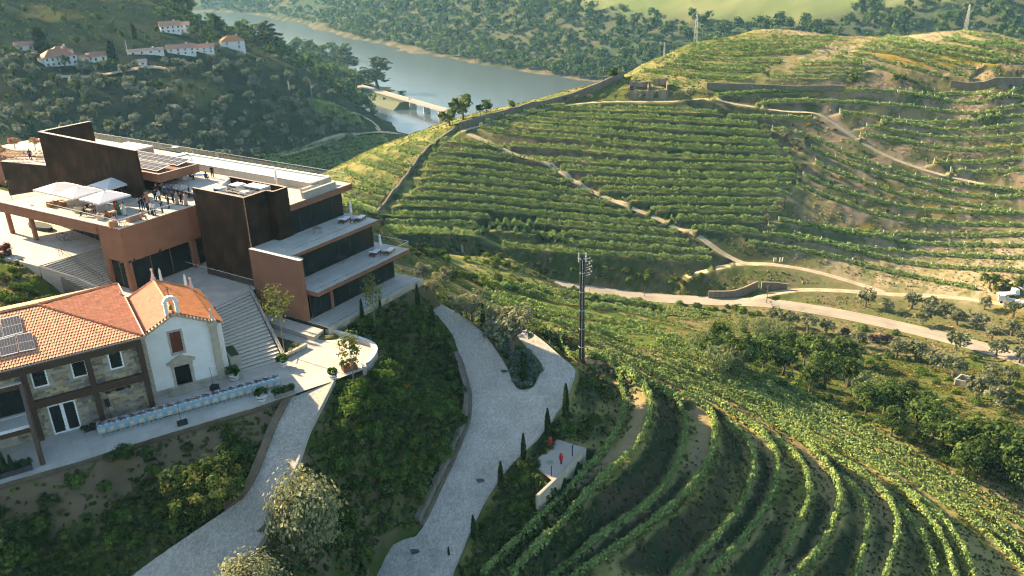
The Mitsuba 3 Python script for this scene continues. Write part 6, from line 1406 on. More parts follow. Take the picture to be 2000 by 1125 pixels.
def setting(k):
    s = (k + .5) * TL / 20
    key = thing('flower_arrangement', f'{ORD[k]} flower arrangement from the left along the dining table', 'flowers', 'flower arrangements on the dining table')
    b = MB(); c = tW(s, TWd / 2, .84); crown(b, c, (.36, .22, .12), 14, 14, .06, [(.38, .14, .12), (.45, .30, .26), (.30, .08, .10)][k % 3], (.48, .38, .32), .3, cl=.5); crown(b, c, (.36, .26, .1), 6, 10, .07, (.06, .10, .03), None, .3, cl=.5); put(key + '__flowers', b, 'leaf')
    b = MB((.3, .3, .3)); b.lathe(c - [0, 0, .08], [(.05, 0), (.08, .05), (.07, .1)], 6); put(key + '__vase', b)
    for d in (-.3, .33):
        b = MB((.45, .12, .10)); b.tube([tW(s + d, TWd / 2 + .1, .77), tW(s + d, TWd / 2 + .1, 1.15)], .018, 4); b.lathe(tW(s + d, TWd / 2 + .1, .765), [(.05, 0), (.02, .04)], 6, (.5, .4, .3)); tag(put('candle', b), f"tall thin candle {'left' if d < 0 else 'right'} of the {ORD[k]} flower arrangement on the dining table", 'candle', 'candles on the dining table')
for k in range(20): setting(k)
pl = MB(); 
for s in np.arange(.3, TL, .46):
    for t in (.25, TWd - .25): pl.lathe(tW(s, t, .768), [(.13, 0), (.14, .012)], 8, (.75, .73, .70)); pl.lathe(tW(s + .18, t + (.12 if t < .5 else -.12), .768), [(.03, 0), (.035, .14)], 6, (.30, .36, .38))
k = put('tableware', pl); labels[k] = {'label': 'plates and glasses laid along the dining table', 'category': 'tableware', 'kind': 'stuff'}
def part_of(bfn, bsdf='paint'):
    b = MB(); bfn(b); m, c = b.get(); return mikit.ply(m, bsdf, smooth=False, color=c)
CH = {'seat': part_of(lambda b: b.box((0, 0, .42), (.44, .44, .05), 0, (.52, .44, .32))), 'backrest': part_of(lambda b: (b.tube([(-.2, -.21, .47), (-.2, -.26, .92), (.2, -.26, .92), (.2, -.21, .47)], .02, 4, (.34, .46, .50)), b.box((0, -.25, .60), (.36, .03, .28), 0, (.55, .46, .34))))}
LEGS = [part_of(lambda b, x=x, y=y: b.tube([(x, y, 0), (x * .95, y * .95, .43)], .02, 4, (.34, .46, .50))) for x in (-.19, .19) for y in (-.19, .19)]
SP = [.35, 1.15, 1.95, 2.85, 3.65, 4.4, 5.2, 6.1, 6.9, 7.75, 8.6, 9.4, 10.2, 11.0, 11.8, 12.6, 13.4, 14.1, 14.8, 15.5, 16.2]
for i, s in enumerate(SP):
    key = thing('dining_chair', f'{ORD[i]} cane-backed chair from the left on the near side of the dining table', 'chair', 'chairs along the near side of the dining table')
    p = tW(s, -.42, .01); M = T().translate(p.tolist()).rotate([0, 0, 1], math.degrees(math.atan2(td[1], td[0]) + FA) + float(rng.normal(0, 4)))
    for nm, d in CH.items(): put(f'{key}__{nm}', d, to_world=M)
    for d in LEGS: put(key + '__leg', d, to_world=M)
for px, py, top, lab in ((219, 824, 778, 'black loudspeaker on a stand against the stone house'),):
    p = at(px, py, 0); key = thing('loudspeaker', lab, 'loudspeaker'); h = zup(px, top, p); b = MB((.02, .02, .022)); b.box(p + [0, 0, h - .65], (.4, .36, .62), FA); put(key + '__cabinet', b)
    b = MB((.03, .03, .03)); b.tube([p, p + [0, 0, h - .6]], .025, 4)
    for k in range(3): b.tube([p + [0, 0, .7], p + [.45 * math.cos(2.1 * k), .45 * math.sin(2.1 * k), 0]], .018, 4)
    put(key + '__stand', b)
for px, py, lab in ((357, 829, 'dark floor monitor box at the edge of the dining terrace'), (420, 760, 'dark box beside the table near the chapel corner')):
    p = at(px, py, 0); b = MB((.02, .022, .025)); b.hexa([p + [*(FX_ * x + FY_ * y), 0] for x, y in ((-.45, -.25), (.45, -.25), (.45, .25), (-.45, .25))], [p + [*(FX_ * x + FY_ * y), .4] for x, y in ((-.45, -.05), (.45, -.05), (.45, .22), (-.45, .22))]); tag(put('monitor_box', b), lab, 'speaker box')
for px, py, top in ((416, 752, 715), (354, 826, 790)):
    p = at(px, py, 0); b = MB((.05, .05, .05)); b.tube([p, p + [0, 0, zup(px, top, p)]], .02, 4); b.box(p + [0, 0, -.0], (.4, .4, .04)); tag(put('light_stand', b), 'thin lamp stand by the chapel wall' if px > 400 else 'thin lamp stand at the terrace edge', 'stand')

# ---------------------------------------------------------------- people
import manifold3d as m3
def _sph(p, r): return m3.Manifold.sphere(r, 10).translate([float(x) for x in p])
def _bone(p, q, r, s): return m3.Manifold.batch_hull([_sph(p, r), _sph(q, s)])
SKIN = (.42, .24, .16)
def make_body(J, R, bones, dress=None):
    """One continuous figure from joints J with radii R; returns vertices, triangles and the zone of each vertex."""
    parts = [_bone(J[a], J[b], R[a] * ka, R[b] * kb) for a, b, ka, kb in bones]
    if dress: parts.append(m3.Manifold.batch_hull([_sph(p, r) for p, r in dress]))
    t = J['toe_l'], J['toe_r']
    m = m3.Manifold.batch_boolean(parts, m3.OpType.Add)
    g = m.to_mesh(); return np.array(g.vert_properties[:, :3]), np.array(g.tri_verts)
def joints(sit=False, arm='down'):
    J = dict(head=(0, .02, 1.62), chin=(0, .06, 1.55), neck=(0, 0, 1.47), sh_l=(-.18, 0, 1.40), sh_r=(.18, 0, 1.40), chest=(0, 0, 1.25), hip=(0, 0, .95), hp_l=(-.10, 0, .92), hp_r=(.10, 0, .92),
             kn_l=(-.11, .03, .50), kn_r=(.11, .05, .50), an_l=(-.11, -.02, .09), an_r=(.12, .0, .09), toe_l=(-.12, .14, .04), toe_r=(.14, .15, .04), el_l=(-.25, -.04, 1.13), el_r=(.25, -.04, 1.13), ha_l=(-.24, .08, .90), ha_r=(.24, .08, .90), fi_l=(-.23, .11, .80), fi_r=(.23, .11, .80), th_l=(-.19, .13, .85), th_r=(.19, .13, .85))
    if arm == 'up': J.update(el_r=(.27, .10, 1.15), ha_r=(.14, .30, 1.22), fi_r=(.10, .36, 1.26), th_r=(.15, .34, 1.28))
    if sit:
        J.update({k: (J[k][0], J[k][1] - .0, J[k][2] - .44) for k in J if k[:2] not in ('kn', 'an', 'to')})
        J.update(kn_l=(-.12, .42, .50), kn_r=(.12, .42, .50), an_l=(-.12, .44, .09), an_r=(.12, .40, .09), toe_l=(-.12, .58, .04), toe_r=(.12, .54, .04))
    return J
RAD = dict(head=.098, chin=.07, neck=.058, sh_l=.075, sh_r=.075, chest=.145, hip=.14, hp_l=.10, hp_r=.10, kn_l=.066, kn_r=.066, an_l=.046, an_r=.046, toe_l=.036, toe_r=.036, el_l=.047, el_r=.047, ha_l=.036, ha_r=.036, fi_l=.018, fi_r=.018, th_l=.014, th_r=.014)
BONES = [('head', 'chin', 1, 1), ('head', 'neck', .6, 1), ('neck', 'chest', 1, .8), ('sh_l', 'sh_r', 1, 1), ('sh_l', 'chest', 1, .8), ('sh_r', 'chest', 1, .8), ('chest', 'hip', 1, 1), ('hp_l', 'hp_r', 1, 1), ('hp_l', 'kn_l', 1, 1), ('hp_r', 'kn_r', 1, 1), ('kn_l', 'an_l', 1, 1), ('kn_r', 'an_r', 1, 1), ('an_l', 'toe_l', .9, 1), ('an_r', 'toe_r', .9, 1),
         ('sh_l', 'el_l', .9, 1), ('sh_r', 'el_r', .9, 1), ('el_l', 'ha_l', 1, .9), ('el_r', 'ha_r', 1, .9), ('ha_l', 'fi_l', 1, 1), ('ha_r', 'fi_r', 1, 1), ('ha_l', 'th_l', .5, 1), ('ha_r', 'th_r', .5, 1)]
BODY = {}
for nm, sit, arm, dress in (('stand', 0, 'down', None), ('talk', 0, 'up', None), ('dress', 0, 'up', 1), ('sit', 1, 'up', None)):
    J = joints(sit, arm)
    d = [((0, 0, .98), .15), ((-.12, -.04, .14), .16), ((.12, -.04, .14), .16), ((0, .12, .14), .14)] if dress else None
    v, f = make_body(J, RAD, BONES, d); BODY[nm] = (v, f, J)
def person(px, py, z, pose, top, legs, label, hair=(.02, .015, .01), face=None, p=None, s=1.0):
    p = at(px, py, z) if p is None else p
    v, f, J = BODY[pose]
    sit = pose == 'sit'; dz = -.44 if sit else 0
    zz = v[:, 2] - dz
    c = np.tile(np.array(top, float), (len(v), 1))
    leg = (zz < .95) & (np.abs(v[:, 0]) < .22) if not sit else (v[:, 2] < .62) & ((v[:, 1] > .12) | (v[:, 2] < .45))
    c[leg] = legs
    c[(v[:, 2] < .09)] = (.02, .02, .02)
    skin = (zz > 1.46) | (np.hypot(v[:, 0] - J['ha_r'][0], np.hypot(v[:, 1] - J['ha_r'][1], v[:, 2] - J['ha_r'][2])) < .09) | (np.sqrt(((v - np.array(J['ha_l'])) ** 2).sum(1)) < .09) | (np.sqrt(((v - np.array(J['fi_r'])) ** 2).sum(1)) < .1)
    c[skin] = SKIN
    key = thing('person', label, 'person', None)
    a = rng.random() * 6.28 if face is None else face
    M = T().translate([float(x) for x in p]).rotate([0, 0, 1], math.degrees(a)).scale([s, s, s])
    scene[key + '__body'] = {**mikit.ply((v, f), 'paint', smooth=True, color=c), 'to_world': M}
    h = m3.Manifold.batch_hull([_sph((0, -.01, 1.665 + dz), .098), _sph((0, -.05, 1.60 + dz), .075)] + ([_sph((0, -.08, 1.45 + dz), .05)] if pose == 'dress' else [])).to_mesh()
    scene[key + '__hair'] = {**mikit.ply((np.array(h.vert_properties[:, :3]), np.array(h.tri_verts)), 'paint', smooth=True, color=np.tile(hair, (len(h.vert_properties), 1))), 'to_world': M}
NAVY, BLK, WHT, BEI = (.012, .02, .05), (.012, .012, .014), (.62, .60, .58), (.40, .28, .20)
for a in (
    (244, 386, zT, 'stand', BLK, BLK, 'person in black standing alone against the tall dark wall'), (227, 410, zT, 'dress', (.45, .03, .02), (.45, .03, .02), 'person in a red dress at the umbrellas'), (234, 420, zT, 'dress', (.02, .12, .07), (.02, .12, .07), 'person in a green dress beside the one in red'),
    (245, 421, zT, 'dress', (.36, .42, .42), (.36, .42, .42), 'person in a long pale blue-grey dress near the terrace corner'), (275, 413, zT, 'talk', BLK, BLK, 'person in a black suit at the left end of the crowd by the railing'), (281, 410, zT, 'stand', NAVY, NAVY, 'person in navy second from the left end of the crowd'),
    (291, 419, zT, 'talk', NAVY, NAVY, 'person in navy suit standing at the railing, third in the row'), (297, 420, zT, 'talk', WHT, NAVY, 'person in a white shirt and navy trousers at the railing'), (302, 421, zT, 'stand', WHT, BLK, 'person in a white shirt and black trousers at the railing'), (289, 396, zT, 'dress', (.42, .22, .16), (.42, .22, .16), 'person in a pinkish dress behind the railing group'),
    (305, 394, zT, 'stand', BLK, BLK, 'person in black behind the white shirts'), (313, 396, zT, 'stand', WHT, BLK, 'person with white top in the middle of the crowd'), (318, 416, zT, 'talk', NAVY, NAVY, 'person in navy suit nearest the railing on the right'), (331, 407, zT, 'stand', BLK, BLK, 'person in black left of the beige dress'),
    (326, 388, zT, 'talk', (.03, .07, .2), BLK, 'person in bright blue jacket under the canopy'), (337, 384, zT, 'talk', (.03, .09, .25), NAVY, 'person in blue jacket beside the first blue jacket'), (347, 399, zT, 'dress', BEI, BEI, 'person in a beige dress on the right of the crowd'), (356, 401, zT, 'stand', BLK, BLK, 'person in black between the two beige dresses'),
    (364, 401, zT, 'dress', (.45, .34, .27), (.45, .34, .27), 'person in a pale beige dress at the dark metal block'), (349, 384, zT, 'talk', (.25, .32, .40), NAVY, 'person in a pale blue shirt at the back of the crowd'), (361, 384, zT, 'stand', (.32, .40, .46), BLK, 'person in a light shirt at the back right of the crowd'), (371, 387, zT, 'stand', BLK, BLK, 'person in black at the far right back of the crowd'),
    (309, 384, zT, 'stand', NAVY, BLK, 'person in dark navy under the canopy edge'), (320, 382, zT, 'talk', (.05, .10, .12), BLK, 'person in dark teal under the canopy'), (340, 398, zT, 'stand', NAVY, NAVY, 'person in navy left of the beige dress'), (286, 407, zT, 'stand', BLK, BLK, 'person in black behind the navy suit at the railing'),
    (416, 348, zR + .04, 'stand', BLK, BLK, 'person in black standing on the pool deck'), (61, 313, zR + .04, 'stand', (.02, .04, .10), BLK, 'person in a dark suit on the ceremony deck at far left'),
    (166, 422, zT, 'sit', BLK, BLK, 'seated person in black in the lounge chairs'), (184, 417, zT, 'sit', (.12, .08, .06), BLK, 'seated person in brown under the umbrella'), (173, 414, zT, 'sit', (.05, .03, .03), BLK, 'seated person in dark red-brown beside the lounge table'), (225, 440, zT, 'sit', (.45, .44, .46), (.3, .3, .3), 'seated person in grey in the armchair at the terrace corner'),
    (279, 431, zT, 'sit', (.38, .22, .17), (.3, .18, .14), 'seated person in pink at the railing corner'), (373, 352, zR + .04, 'sit', NAVY, BLK, 'seated person in navy on the pool deck left'), (404, 354, zR + .04, 'sit', (.05, .05, .08), BLK, 'seated person in dark clothes on the pool deck right'), (381, 349, zR + .04, 'sit', WHT, (.4, .4, .42), 'seated person in white on the pool deck'),
    (655, 512, z1, 'sit', WHT, WHT, 'seated person in white at the terrace lunch table'), (668, 507, z1, 'sit', BLK, BLK, 'seated person in black at the terrace lunch table'), (678, 503, z1, 'sit', (.05, .05, .06), BLK, 'seated person with raised arms at the terrace lunch table')):
    person(*a)
# ---------------------------------------------------------------- umbrellas, loungers, chairs, tables
def umbrella(apex, foot, z, half, lab):
    p = at(*foot, z); h = zup(*apex, p) - z; key = thing('open_umbrella', lab, 'umbrella', 'open white umbrellas on the terrace')
    b = MB((.64, .63, .64)); top = p + [0, 0, h]; ru, rv = np.r_[RU, 0], np.r_[RV, 0]; e = h * .30
    cs = [top + (ru * sx + rv * sy) * half - [0, 0, e] for sx, sy in ((-1, -1), (1, -1), (1, 1), (-1, 1))]
    md = [(cs[i] + cs[(i + 1) % 4]) / 2 + [0, 0, e * .06] for i in range(4)]
    v = [top] + sum([[cs[i], md[i]] for i in range(4)], []); b.raw(v, [[0, 1 + i, 1 + (i + 1) % 8] for i in range(8)])
    b.raw([q + [0, 0, -.02] for q in v[1:]] + [q - [0, 0, .2] for q in v[1:]], [[i, (i + 1) % 8, 8 + (i + 1) % 8] for i in range(8)] + [[i, 8 + (i + 1) % 8, 8 + i] for i in range(8)]); put(key + '__canopy', b)
    b = MB((.55, .50, .44)); b.tube([p, top + [0, 0, .1]], .035, 6); put(key + '__pole', b)
    b = MB((.55, .48, .40))
    for c in cs: b.tube([top - [0, 0, .06], c + [0, 0, -.04]], .018, 4)
    put(key + '__ribs', b); b = MB((.3, .28, .26)); b.box(p, (.6, .6, .08), AZA); put(key + '__base', b)
for a in (((112, 356), (119, 391), zT, 2.1, 'open white umbrella at the far left of the rust terrace'), ((152, 364), (160, 401), zT, 2.1, 'open white umbrella second from the left on the rust terrace'), ((202, 373), (211, 411), zT, 2.1, 'open white umbrella nearest the seated lounge group'), ((217, 347), (225, 384), zT, 2.1, 'open white umbrella against the tall dark wall')): umbrella(*a)
def shut(foot, topy, topx, z, lab):
    p = at(*foot, z); h = min(3.2, max(2.2, zup(topx, topy, p) - z)); key = thing('closed_umbrella', lab, 'umbrella', 'folded white umbrellas')
    b = MB((.66, .65, .66)); b.lathe(p, [(.05, h * .30), (.20, h * .34), (.17, h * .55), (.13, h * .85), (.04, h)], 9); put(key + '__canopy', b, 'paint', True); b = MB((.6, .58, .55)); b.tube([p, p + [0, 0, h * .4]], .035, 6); b.box(p, (.5, .5, .07), AZA, (.4, .4, .4)); put(key + '__pole', b)
shut((687, 428), 391, 682, z2, 'folded white umbrella between the loungers on the upper terrace'); shut((744, 490), 456, 738, z1, 'folded white umbrella between the loungers on the middle terrace'); shut((541, 362), 336, 536, zR + .04, 'folded white umbrella beside the pool wall'); shut((318, 562), 523, 311, zM, 'left folded umbrella behind the chapel roof'); shut((366, 570), 535, 357, zM, 'right folded umbrella behind the chapel roof')
def lounger(px, py, z, lab):
    p = at(px, py, z); key = thing('sun_lounger', lab, 'sun lounger', 'white sun loungers on the hotel terraces'); a = AZA + math.pi / 2 + .25
    R_ = lambda x, y, zz: p + [math.cos(a) * x - math.sin(a) * y, math.sin(a) * x + math.cos(a) * y, zz]
    b = MB((.74, .73, .74)); b.hexa([R_(-.95, -.33, .30), R_(.35, -.33, .30), R_(.35, .33, .30), R_(-.95, .33, .30)], [R_(-.95, -.33, .42), R_(.35, -.33, .42), R_(.35, .33, .42), R_(-.95, .33, .42)]); b.hexa([R_(.36, -.33, .30), R_(.95, -.33, .62), R_(.95, .33, .62), R_(.36, .33, .30)], [R_(.34, -.33, .42), R_(.90, -.33, .74), R_(.90, .33, .74), R_(.34, .33, .42)]); put(key + '__cushion', b)
    b = MB((.13, .055, .035)); b.box(p + [0, 0, .2], (1.95, .74, .09), a)
    for x in (-.85, .85):
        for y in (-.32, .32): b.box(R_(x, y, 0), (.08, .08, .2), a)
    put(key + '__frame', b)
for a in ((673, 433, z2, 'left white lounger on the upper terrace'), (703, 430, z2, 'right white lounger on the upper terrace'), (733, 497, z1, 'left white lounger on the middle terrace'), (760, 494, z1, 'right white lounger on the middle terrace')): lounger(*a)
for px, py, z, s, c, lab in ((688, 436, z2, .5, (.13, .055, .035), 'small brown side table between the upper loungers'), (747, 499, z1, .5, (.13, .055, .035), 'small brown side table between the middle loungers'), (620, 456, z2, 1.0, (.16, .15, .14), 'dark square table standing alone on the upper terrace'), (664, 512, z1, 1.3, (.05, .05, .05), 'lunch table of the people on the middle terrace'), (140, 402, zT, .8, (.45, .38, .28), 'low table between the brown sofas'), (178, 420, zT, 1.0, (.30, .22, .15), 'low table of the seated group'), (240, 440, zT, .7, (.40, .30, .2), 'small table beside the corner armchair'), (392, 352, zR + .04, 1.2, (.7, .7, .7), 'white table on the pool deck')):
    p = at(px, py, z); key = thing('side_table' if s < .6 else 'table', lab, 'table'); b = MB(c); b.box(p + [0, 0, .38 if s < .9 else .70], (s, s * .8, .05), AZA); put(key + '__top', b)
    for x in (-1, 1):
        for y in (-1, 1): b = MB(c); b.box(p + [x * s * .4, y * s * .3, 0], (.05, .05, .38 if s < .9 else .70)); put(key + '__leg', b)
def sofa(px, py, z, w, lab, rot=0.0, col=(.24, .095, .04), cush=(.30, .14, .07)):
    p = at(px, py, z); a = AZA + rot; key = thing('armchair' if w < 1 else 'sofa', lab, 'armchair' if w < 1 else 'sofa')
    R_ = lambda x, y: [math.cos(a) * x - math.sin(a) * y, math.sin(a) * x + math.cos(a) * y, 0]
    b = MB(col); b.box(p + [0, 0, .12], (w, .75, .2), a); b.box(p + R_(0, .34), (w, .1, .75), a); b.box(p + R_(-w / 2, 0), (.09, .75, .58), a); b.box(p + R_(w / 2, 0), (.09, .75, .58), a); put(key + '__frame', b)
    b = MB(cush); b.box(p + [0, 0, .32], (w - .12, .62, .14), a); put(key + '__cushion', b)
for a in ((118, 403, zT, 1.7, 'orange-brown wicker sofa left of the seated group'), (213, 424, zT, 1.7, 'dark brown wicker sofa right of the seated group'), (101, 404, zT, .75, 'wooden armchair at the left umbrella'), (155, 414, zT, .8, 'cream armchair left of the seated group', .8, (.5, .4, .28), (.55, .47, .36)), (199, 428, zT, .8, 'cream armchair right of the seated group', -.8, (.5, .4, .28), (.55, .47, .36)), (222, 443, zT, .85, 'brown armchair at the near corner of the rust terrace', 1.2, (.30, .16, .09), (.35, .2, .12)), (262, 431, zT, 1.5, 'low brown bench along the terrace railing', math.pi / 2, (.28, .18, .13), (.33, .22, .16)), (355, 350, zR + .04, 1.5, 'white sofa on the pool deck under the canopy edge', 0, (.6, .6, .6), (.66, .66, .66))): sofa(*a)
WCH = {'seat': part_of(lambda b: b.box((0, 0, .42), (.42, .42, .04), 0, (.50, .40, .26))), 'backrest': part_of(lambda b: (b.tube([(-.19, -.2, .44), (-.19, -.24, .9), (.19, -.24, .9), (.19, -.2, .44)], .02, 4, (.50, .40, .26)), b.box((0, -.23, .6), (.36, .02, .2), 0, (.50, .40, .26))))}
WLEG = [part_of(lambda b, x=x, y=y: b.box((x, y, 0), (.035, .035, .42), 0, (.50, .40, .26))) for x in (-.18, .18) for y in (-.18, .18)]
for i, y_ in enumerate((304, 309.5, 315)):
    for j in range(8):
        p = at(14 + 9.5 * j + 3 * i, y_, zR + .05)
        if 52 < 14 + 9.5 * j + 3 * i < 70 and i == 2: continue
        key = thing('wooden_chair', f'{ORD[j]} light wooden chair from the left in the {("back", "middle", "front")[i]} row on the ceremony deck', 'chair', 'chairs set out on the ceremony deck'); M = T().translate(p.tolist()).rotate([0, 0, 1], math.degrees(AZA) + 90 + float(rng.normal(0, 6)))
        for nm, d in WCH.items(): put(f'{key}__{nm}', d, to_world=M)
        for d in WLEG: put(key + '__leg', d, to_world=M)
for px, py, lab, a in ((122, 469, 'left bicycle parked under the terrace slab', .3), (131, 471, 'middle bicycle parked under the terrace slab', .6), (141, 470, 'right bicycle parked under the terrace slab', .9)):
    p = at(px, py, zP); key = thing('bicycle', lab, 'bicycle', 'bicycles under the terrace slab'); d = np.array([math.cos(a + AZA), math.sin(a + AZA), 0]); zv = np.array([0, 0, 1.0])
    for k, o in enumerate((-.52, .52)):
        b = MB((.02, .02, .02)); c = p + d * o + zv * .34; b.tube([c + (d * math.cos(t) + zv * math.sin(t)) * .32 for t in np.linspace(0, 2 * math.pi, 15)], .022, 4); put(key + '__wheel', b)
    b = MB((.30, .30, .31)); A_, B_, C_, D_, E_ = p - d * .52 + zv * .34, p + d * .52 + zv * .34, p + zv * .3, p - d * .15 + zv * .82, p + d * .36 + zv * .85
    for q, r in ((A_, C_), (C_, E_), (C_, D_), (A_, D_), (D_, E_), (B_, E_)): b.tube([q, r], .025, 4)
    s_ = np.cross(d, zv); b.tube([E_ + zv * .12 - s_ * .25, E_ + zv * .12 + s_ * .25], .018, 4); b.tube([E_, E_ + zv * .12], .02, 4); put(key + '__frame', b); b = MB((.02, .02, .02)); b.box(D_ + [0, 0, .06], (.24, .13, .06), a + AZA); put(key + '__saddle', b)
p = at(80, 446, zP); b = MB((.03, .045, .045)); an = np.linspace(0, 2 * math.pi, 25)[:-1]
b.prism([(p[0] + 2.6 * math.cos(t) * RU[0] + .8 * math.sin(t) * RV[0], p[1] + 2.6 * math.cos(t) * RU[1] + .8 * math.sin(t) * RV[1]) for t in an], zP, zP + .5); tag(put('oval_bench', b), 'dark oval bench under the left part of the terrace slab', 'bench')
p = at(24, 391, zT); key = thing('patio_heater', 'slender dark lamp standing on the wooden deck at the left', 'heater'); b = MB((.05, .06, .06)); b.tube([p, p + [0, 0, 2.1]], .03, 5); b.lathe(p + [0, 0, 2.1], [(.10, 0), (.14, .35), (.30, .36), (.05, .5)], 8); put(key + '__post', b)
for k, (px, py, lab) in enumerate(((83, 352, 'small yellow-leaved tree in front of the low dark block at the far left'),)):
    p = at(px, py, 8.2); key = thing('young_tree', lab, 'young tree'); m = MB(); crown(m, p + [0, 0, 1.7], (1.0, 1.0, 1.5), 26, 12, .24, (.30, .30, .06), (.20, .22, .06), .4, cl=.4); put(key + '__crown', m, 'leaf'); b = MB((.15, .12, .09)); b.tube([p - [0, 0, 1.6], p + [0, 0, 1.4]], .05, 5); put(key + '__trunk', b)
p = at(318, 255, 12); b = MB((.25, .23, .2)); r = H(); pts = r.W(np.array([(-39.5, 11.2, 12), (-39.5, 11.2, 14.2), (-37.2, 12.2, 14.5), (-35.4, 13.2, 13.0)])); b.tube(pts, .05, 5); b.lathe(pts[2] - [0, 0, .02], [(.5, 0), (.5, .06), (.05, .12)], 10, (.7, .66, .6)); tag(put('garden_shower', b), 'arched metal shower frame at the left end of the pool', 'shower')
# ---------------------------------------------------------------- houses, bridge, ruin, cistern and walls far off
def far_house(name, px, py, w, wall_h, roof_h, depth, rot, label, hip=True, roofc=(.40, .17, .10), wins=3, storeys=2, wallc=(.70, .70, .70), h0=345):
    p = ground_at(px, py, h0=h0); m = mpp(p); W_, Hh, Rh, D_ = w * m * .92, wall_h * m * .88, roof_h * m * .9, depth * m * .9
    view = nrm([p[0], p[1], 0]); rt_ = np.array([view[1], -view[0], 0]); a = math.atan2(rt_[1], rt_[0]) + rot
    ex, ey = np.array([math.cos(a), math.sin(a)]), np.array([-math.sin(a), math.cos(a)])
    key = thing(name, label, 'house'); L_ = lambda c=(.5, .5, .5): LB_(p[:2], ex, ey, c); z0 = p[2]
    b = L_(wallc); b.blk(-W_ / 2, W_ / 2, 0, D_, z0 - 4, z0 + Hh)
    if not hip:
        for x in (-W_ / 2, W_ / 2 - .3): b.hexa(b.W([(x, 0, z0 + Hh), (x + .3, 0, z0 + Hh), (x + .3, D_, z0 + Hh), (x, D_, z0 + Hh)]), b.W([(x, D_ / 2 - .05, z0 + Hh + Rh), (x + .3, D_ / 2 - .05, z0 + Hh + Rh), (x + .3, D_ / 2 + .05, z0 + Hh + Rh), (x, D_ / 2 + .05, z0 + Hh + Rh)]))
    put(key + '__wall', b)
    e = .5; r = L_(roofc); k_ = min(D_ / 2, W_ / 2 - .1) if hip else -e
    base_ = r.W([(-W_ / 2 - e, -e, z0 + Hh), (W_ / 2 + e, -e, z0 + Hh), (W_ / 2 + e, D_ + e, z0 + Hh), (-W_ / 2 - e, D_ + e, z0 + Hh)])
    tp_ = r.W([(-W_ / 2 + k_, D_ / 2 - .05, z0 + Hh + Rh), (W_ / 2 - k_, D_ / 2 - .05, z0 + Hh + Rh), (W_ / 2 - k_, D_ / 2 + .05, z0 + Hh + Rh), (-W_ / 2 + k_, D_ / 2 + .05, z0 + Hh + Rh)])
    r.hexa(base_ + [0, 0, .02], tp_ + [0, 0, .15]); r.c[-1] = jit(roofc, .06, len(r.v[-1])); put(key + '__roof', r)
    for s in range(storeys):
        for i in range(wins):
            x = (-.5 + (i + .5) / wins) * W_; zz = z0 + Hh * (s + .35) / storeys
            b = L_((.05, .055, .06)); b.blk(x - .5, x + .5, -.06, .02, zz, zz + min(1.6, Hh / storeys * .5)); put(key + '__window', b)
    if W_ > 9: b = L_((.6, .55, .5)); b.blk(W_ * .2, W_ * .2 + .8, D_ / 2 - .4, D_ / 2 + .4, z0 + Hh + Rh * .4, z0 + Hh + Rh + .9); put(key + '__chimney', b)
far_house('white_house', 52, 100, 30, 9, 7, 22, .1, 'small white house with a pinkish roof left of the black cypress', False, (.46, .24, .18), 2, 1)
far_house('manor_house', 124, 108, 36, 9, 8, 24, .35, 'smaller white house behind the manor with a chimney', True, (.36, .16, .11), 3, 1)
far_house('manor_house', 122, 129, 56, 17, 13, 34, .35, 'largest white manor with a wide red-brown hip roof', True, (.40, .18, .12), 6, 2)
far_house('low_wing', 166, 121, 32, 7, 5, 14, .3, 'long low white wing joining the manor and the small house', False, (.34, .19, .15), 3, 1)
far_house('white_house', 196, 122, 26, 11, 8, 20, .25, 'small white gabled house right of the manor wing', False, (.42, .19, .13), 2, 1)
far_house('row_house', 287, 108, 62, 7, 4, 16, .12, 'low white house half hidden left of the long row', False, (.24, .19, .18), 4, 1)
far_house('row_house', 356, 106, 50, 13, 7, 22, .06, 'left half of the long white row house with a red roof', False, (.44, .21, .16), 4, 2)
far_house('row_house', 400, 104, 36, 11, 6, 20, .06, 'right half of the long white row house, slightly lower', False, (.46, .22, .16), 3, 2)
far_house('terraced_house', 335, 66, 36, 14, 8, 20, .05, 'white house with balconies and an orange roof highest on the left hillside', False, (.48, .24, .15), 4, 2)
far_house('terraced_house', 362, 64, 18, 15, 5, 18, .05, 'narrow white end house right of the balconied house', False, (.46, .24, .16), 2, 2)
far_house('orange_house', 457, 99, 44, 16, 10, 30, .1, 'white house with a bright orange roof at the right end of the hamlet', True, (.55, .21, .09), 2, 2)
far_house('farm_shed', 280, 130, 14, 7, 5, 12, .1, 'tiny white shed with a pale roof below the hamlet', False, (.5, .38, .3), 1, 1)
far_house('valley_house', 2002, 566, 34, 12, 8, 26, -.3, 'white house with a brown roof cut by the right edge above the track', True, (.22, .13, .10), 2, 1, h0=150)
# bridge and causeway
ZB = RIV + 6.5
bl, bm, br = at(700, 167, ZB), at(792, 196, ZB), at(884, 219, ZB)
bd = nrm(br - bl); bn = np.array([-bd[1], bd[0], 0])
bk = thing('road_bridge', 'pale concrete road bridge on piers crossing the side inlet of the river', 'bridge')
def ob(b, p, q, w0, w1, z0, z1_, col=None):
    b.hexa([p + bn * w0 + [0, 0, z0], q + bn * w0 + [0, 0, z0], q + bn * w1 + [0, 0, z0], p + bn * w1 + [0, 0, z0]], [p + bn * w0 + [0, 0, z1_], q + bn * w0 + [0, 0, z1_], q + bn * w1 + [0, 0, z1_], p + bn * w1 + [0, 0, z1_]], col)
b = MB((.34, .31, .27)); ob(b, bl, br, -3.6, 3.6, -.8, 0); put(bk + '__deck', b)
b = MB((.30, .28, .25)); ob(b, bl, br, -3.0, 3.0, 0.002, .02); put(bk + '__roadway', b)
for w in (-3.6, 3.4): b = MB((.38, .35, .30)); ob(b, bl, br, w, w + .2, .003, .6); put(bk + '__parapet', b)
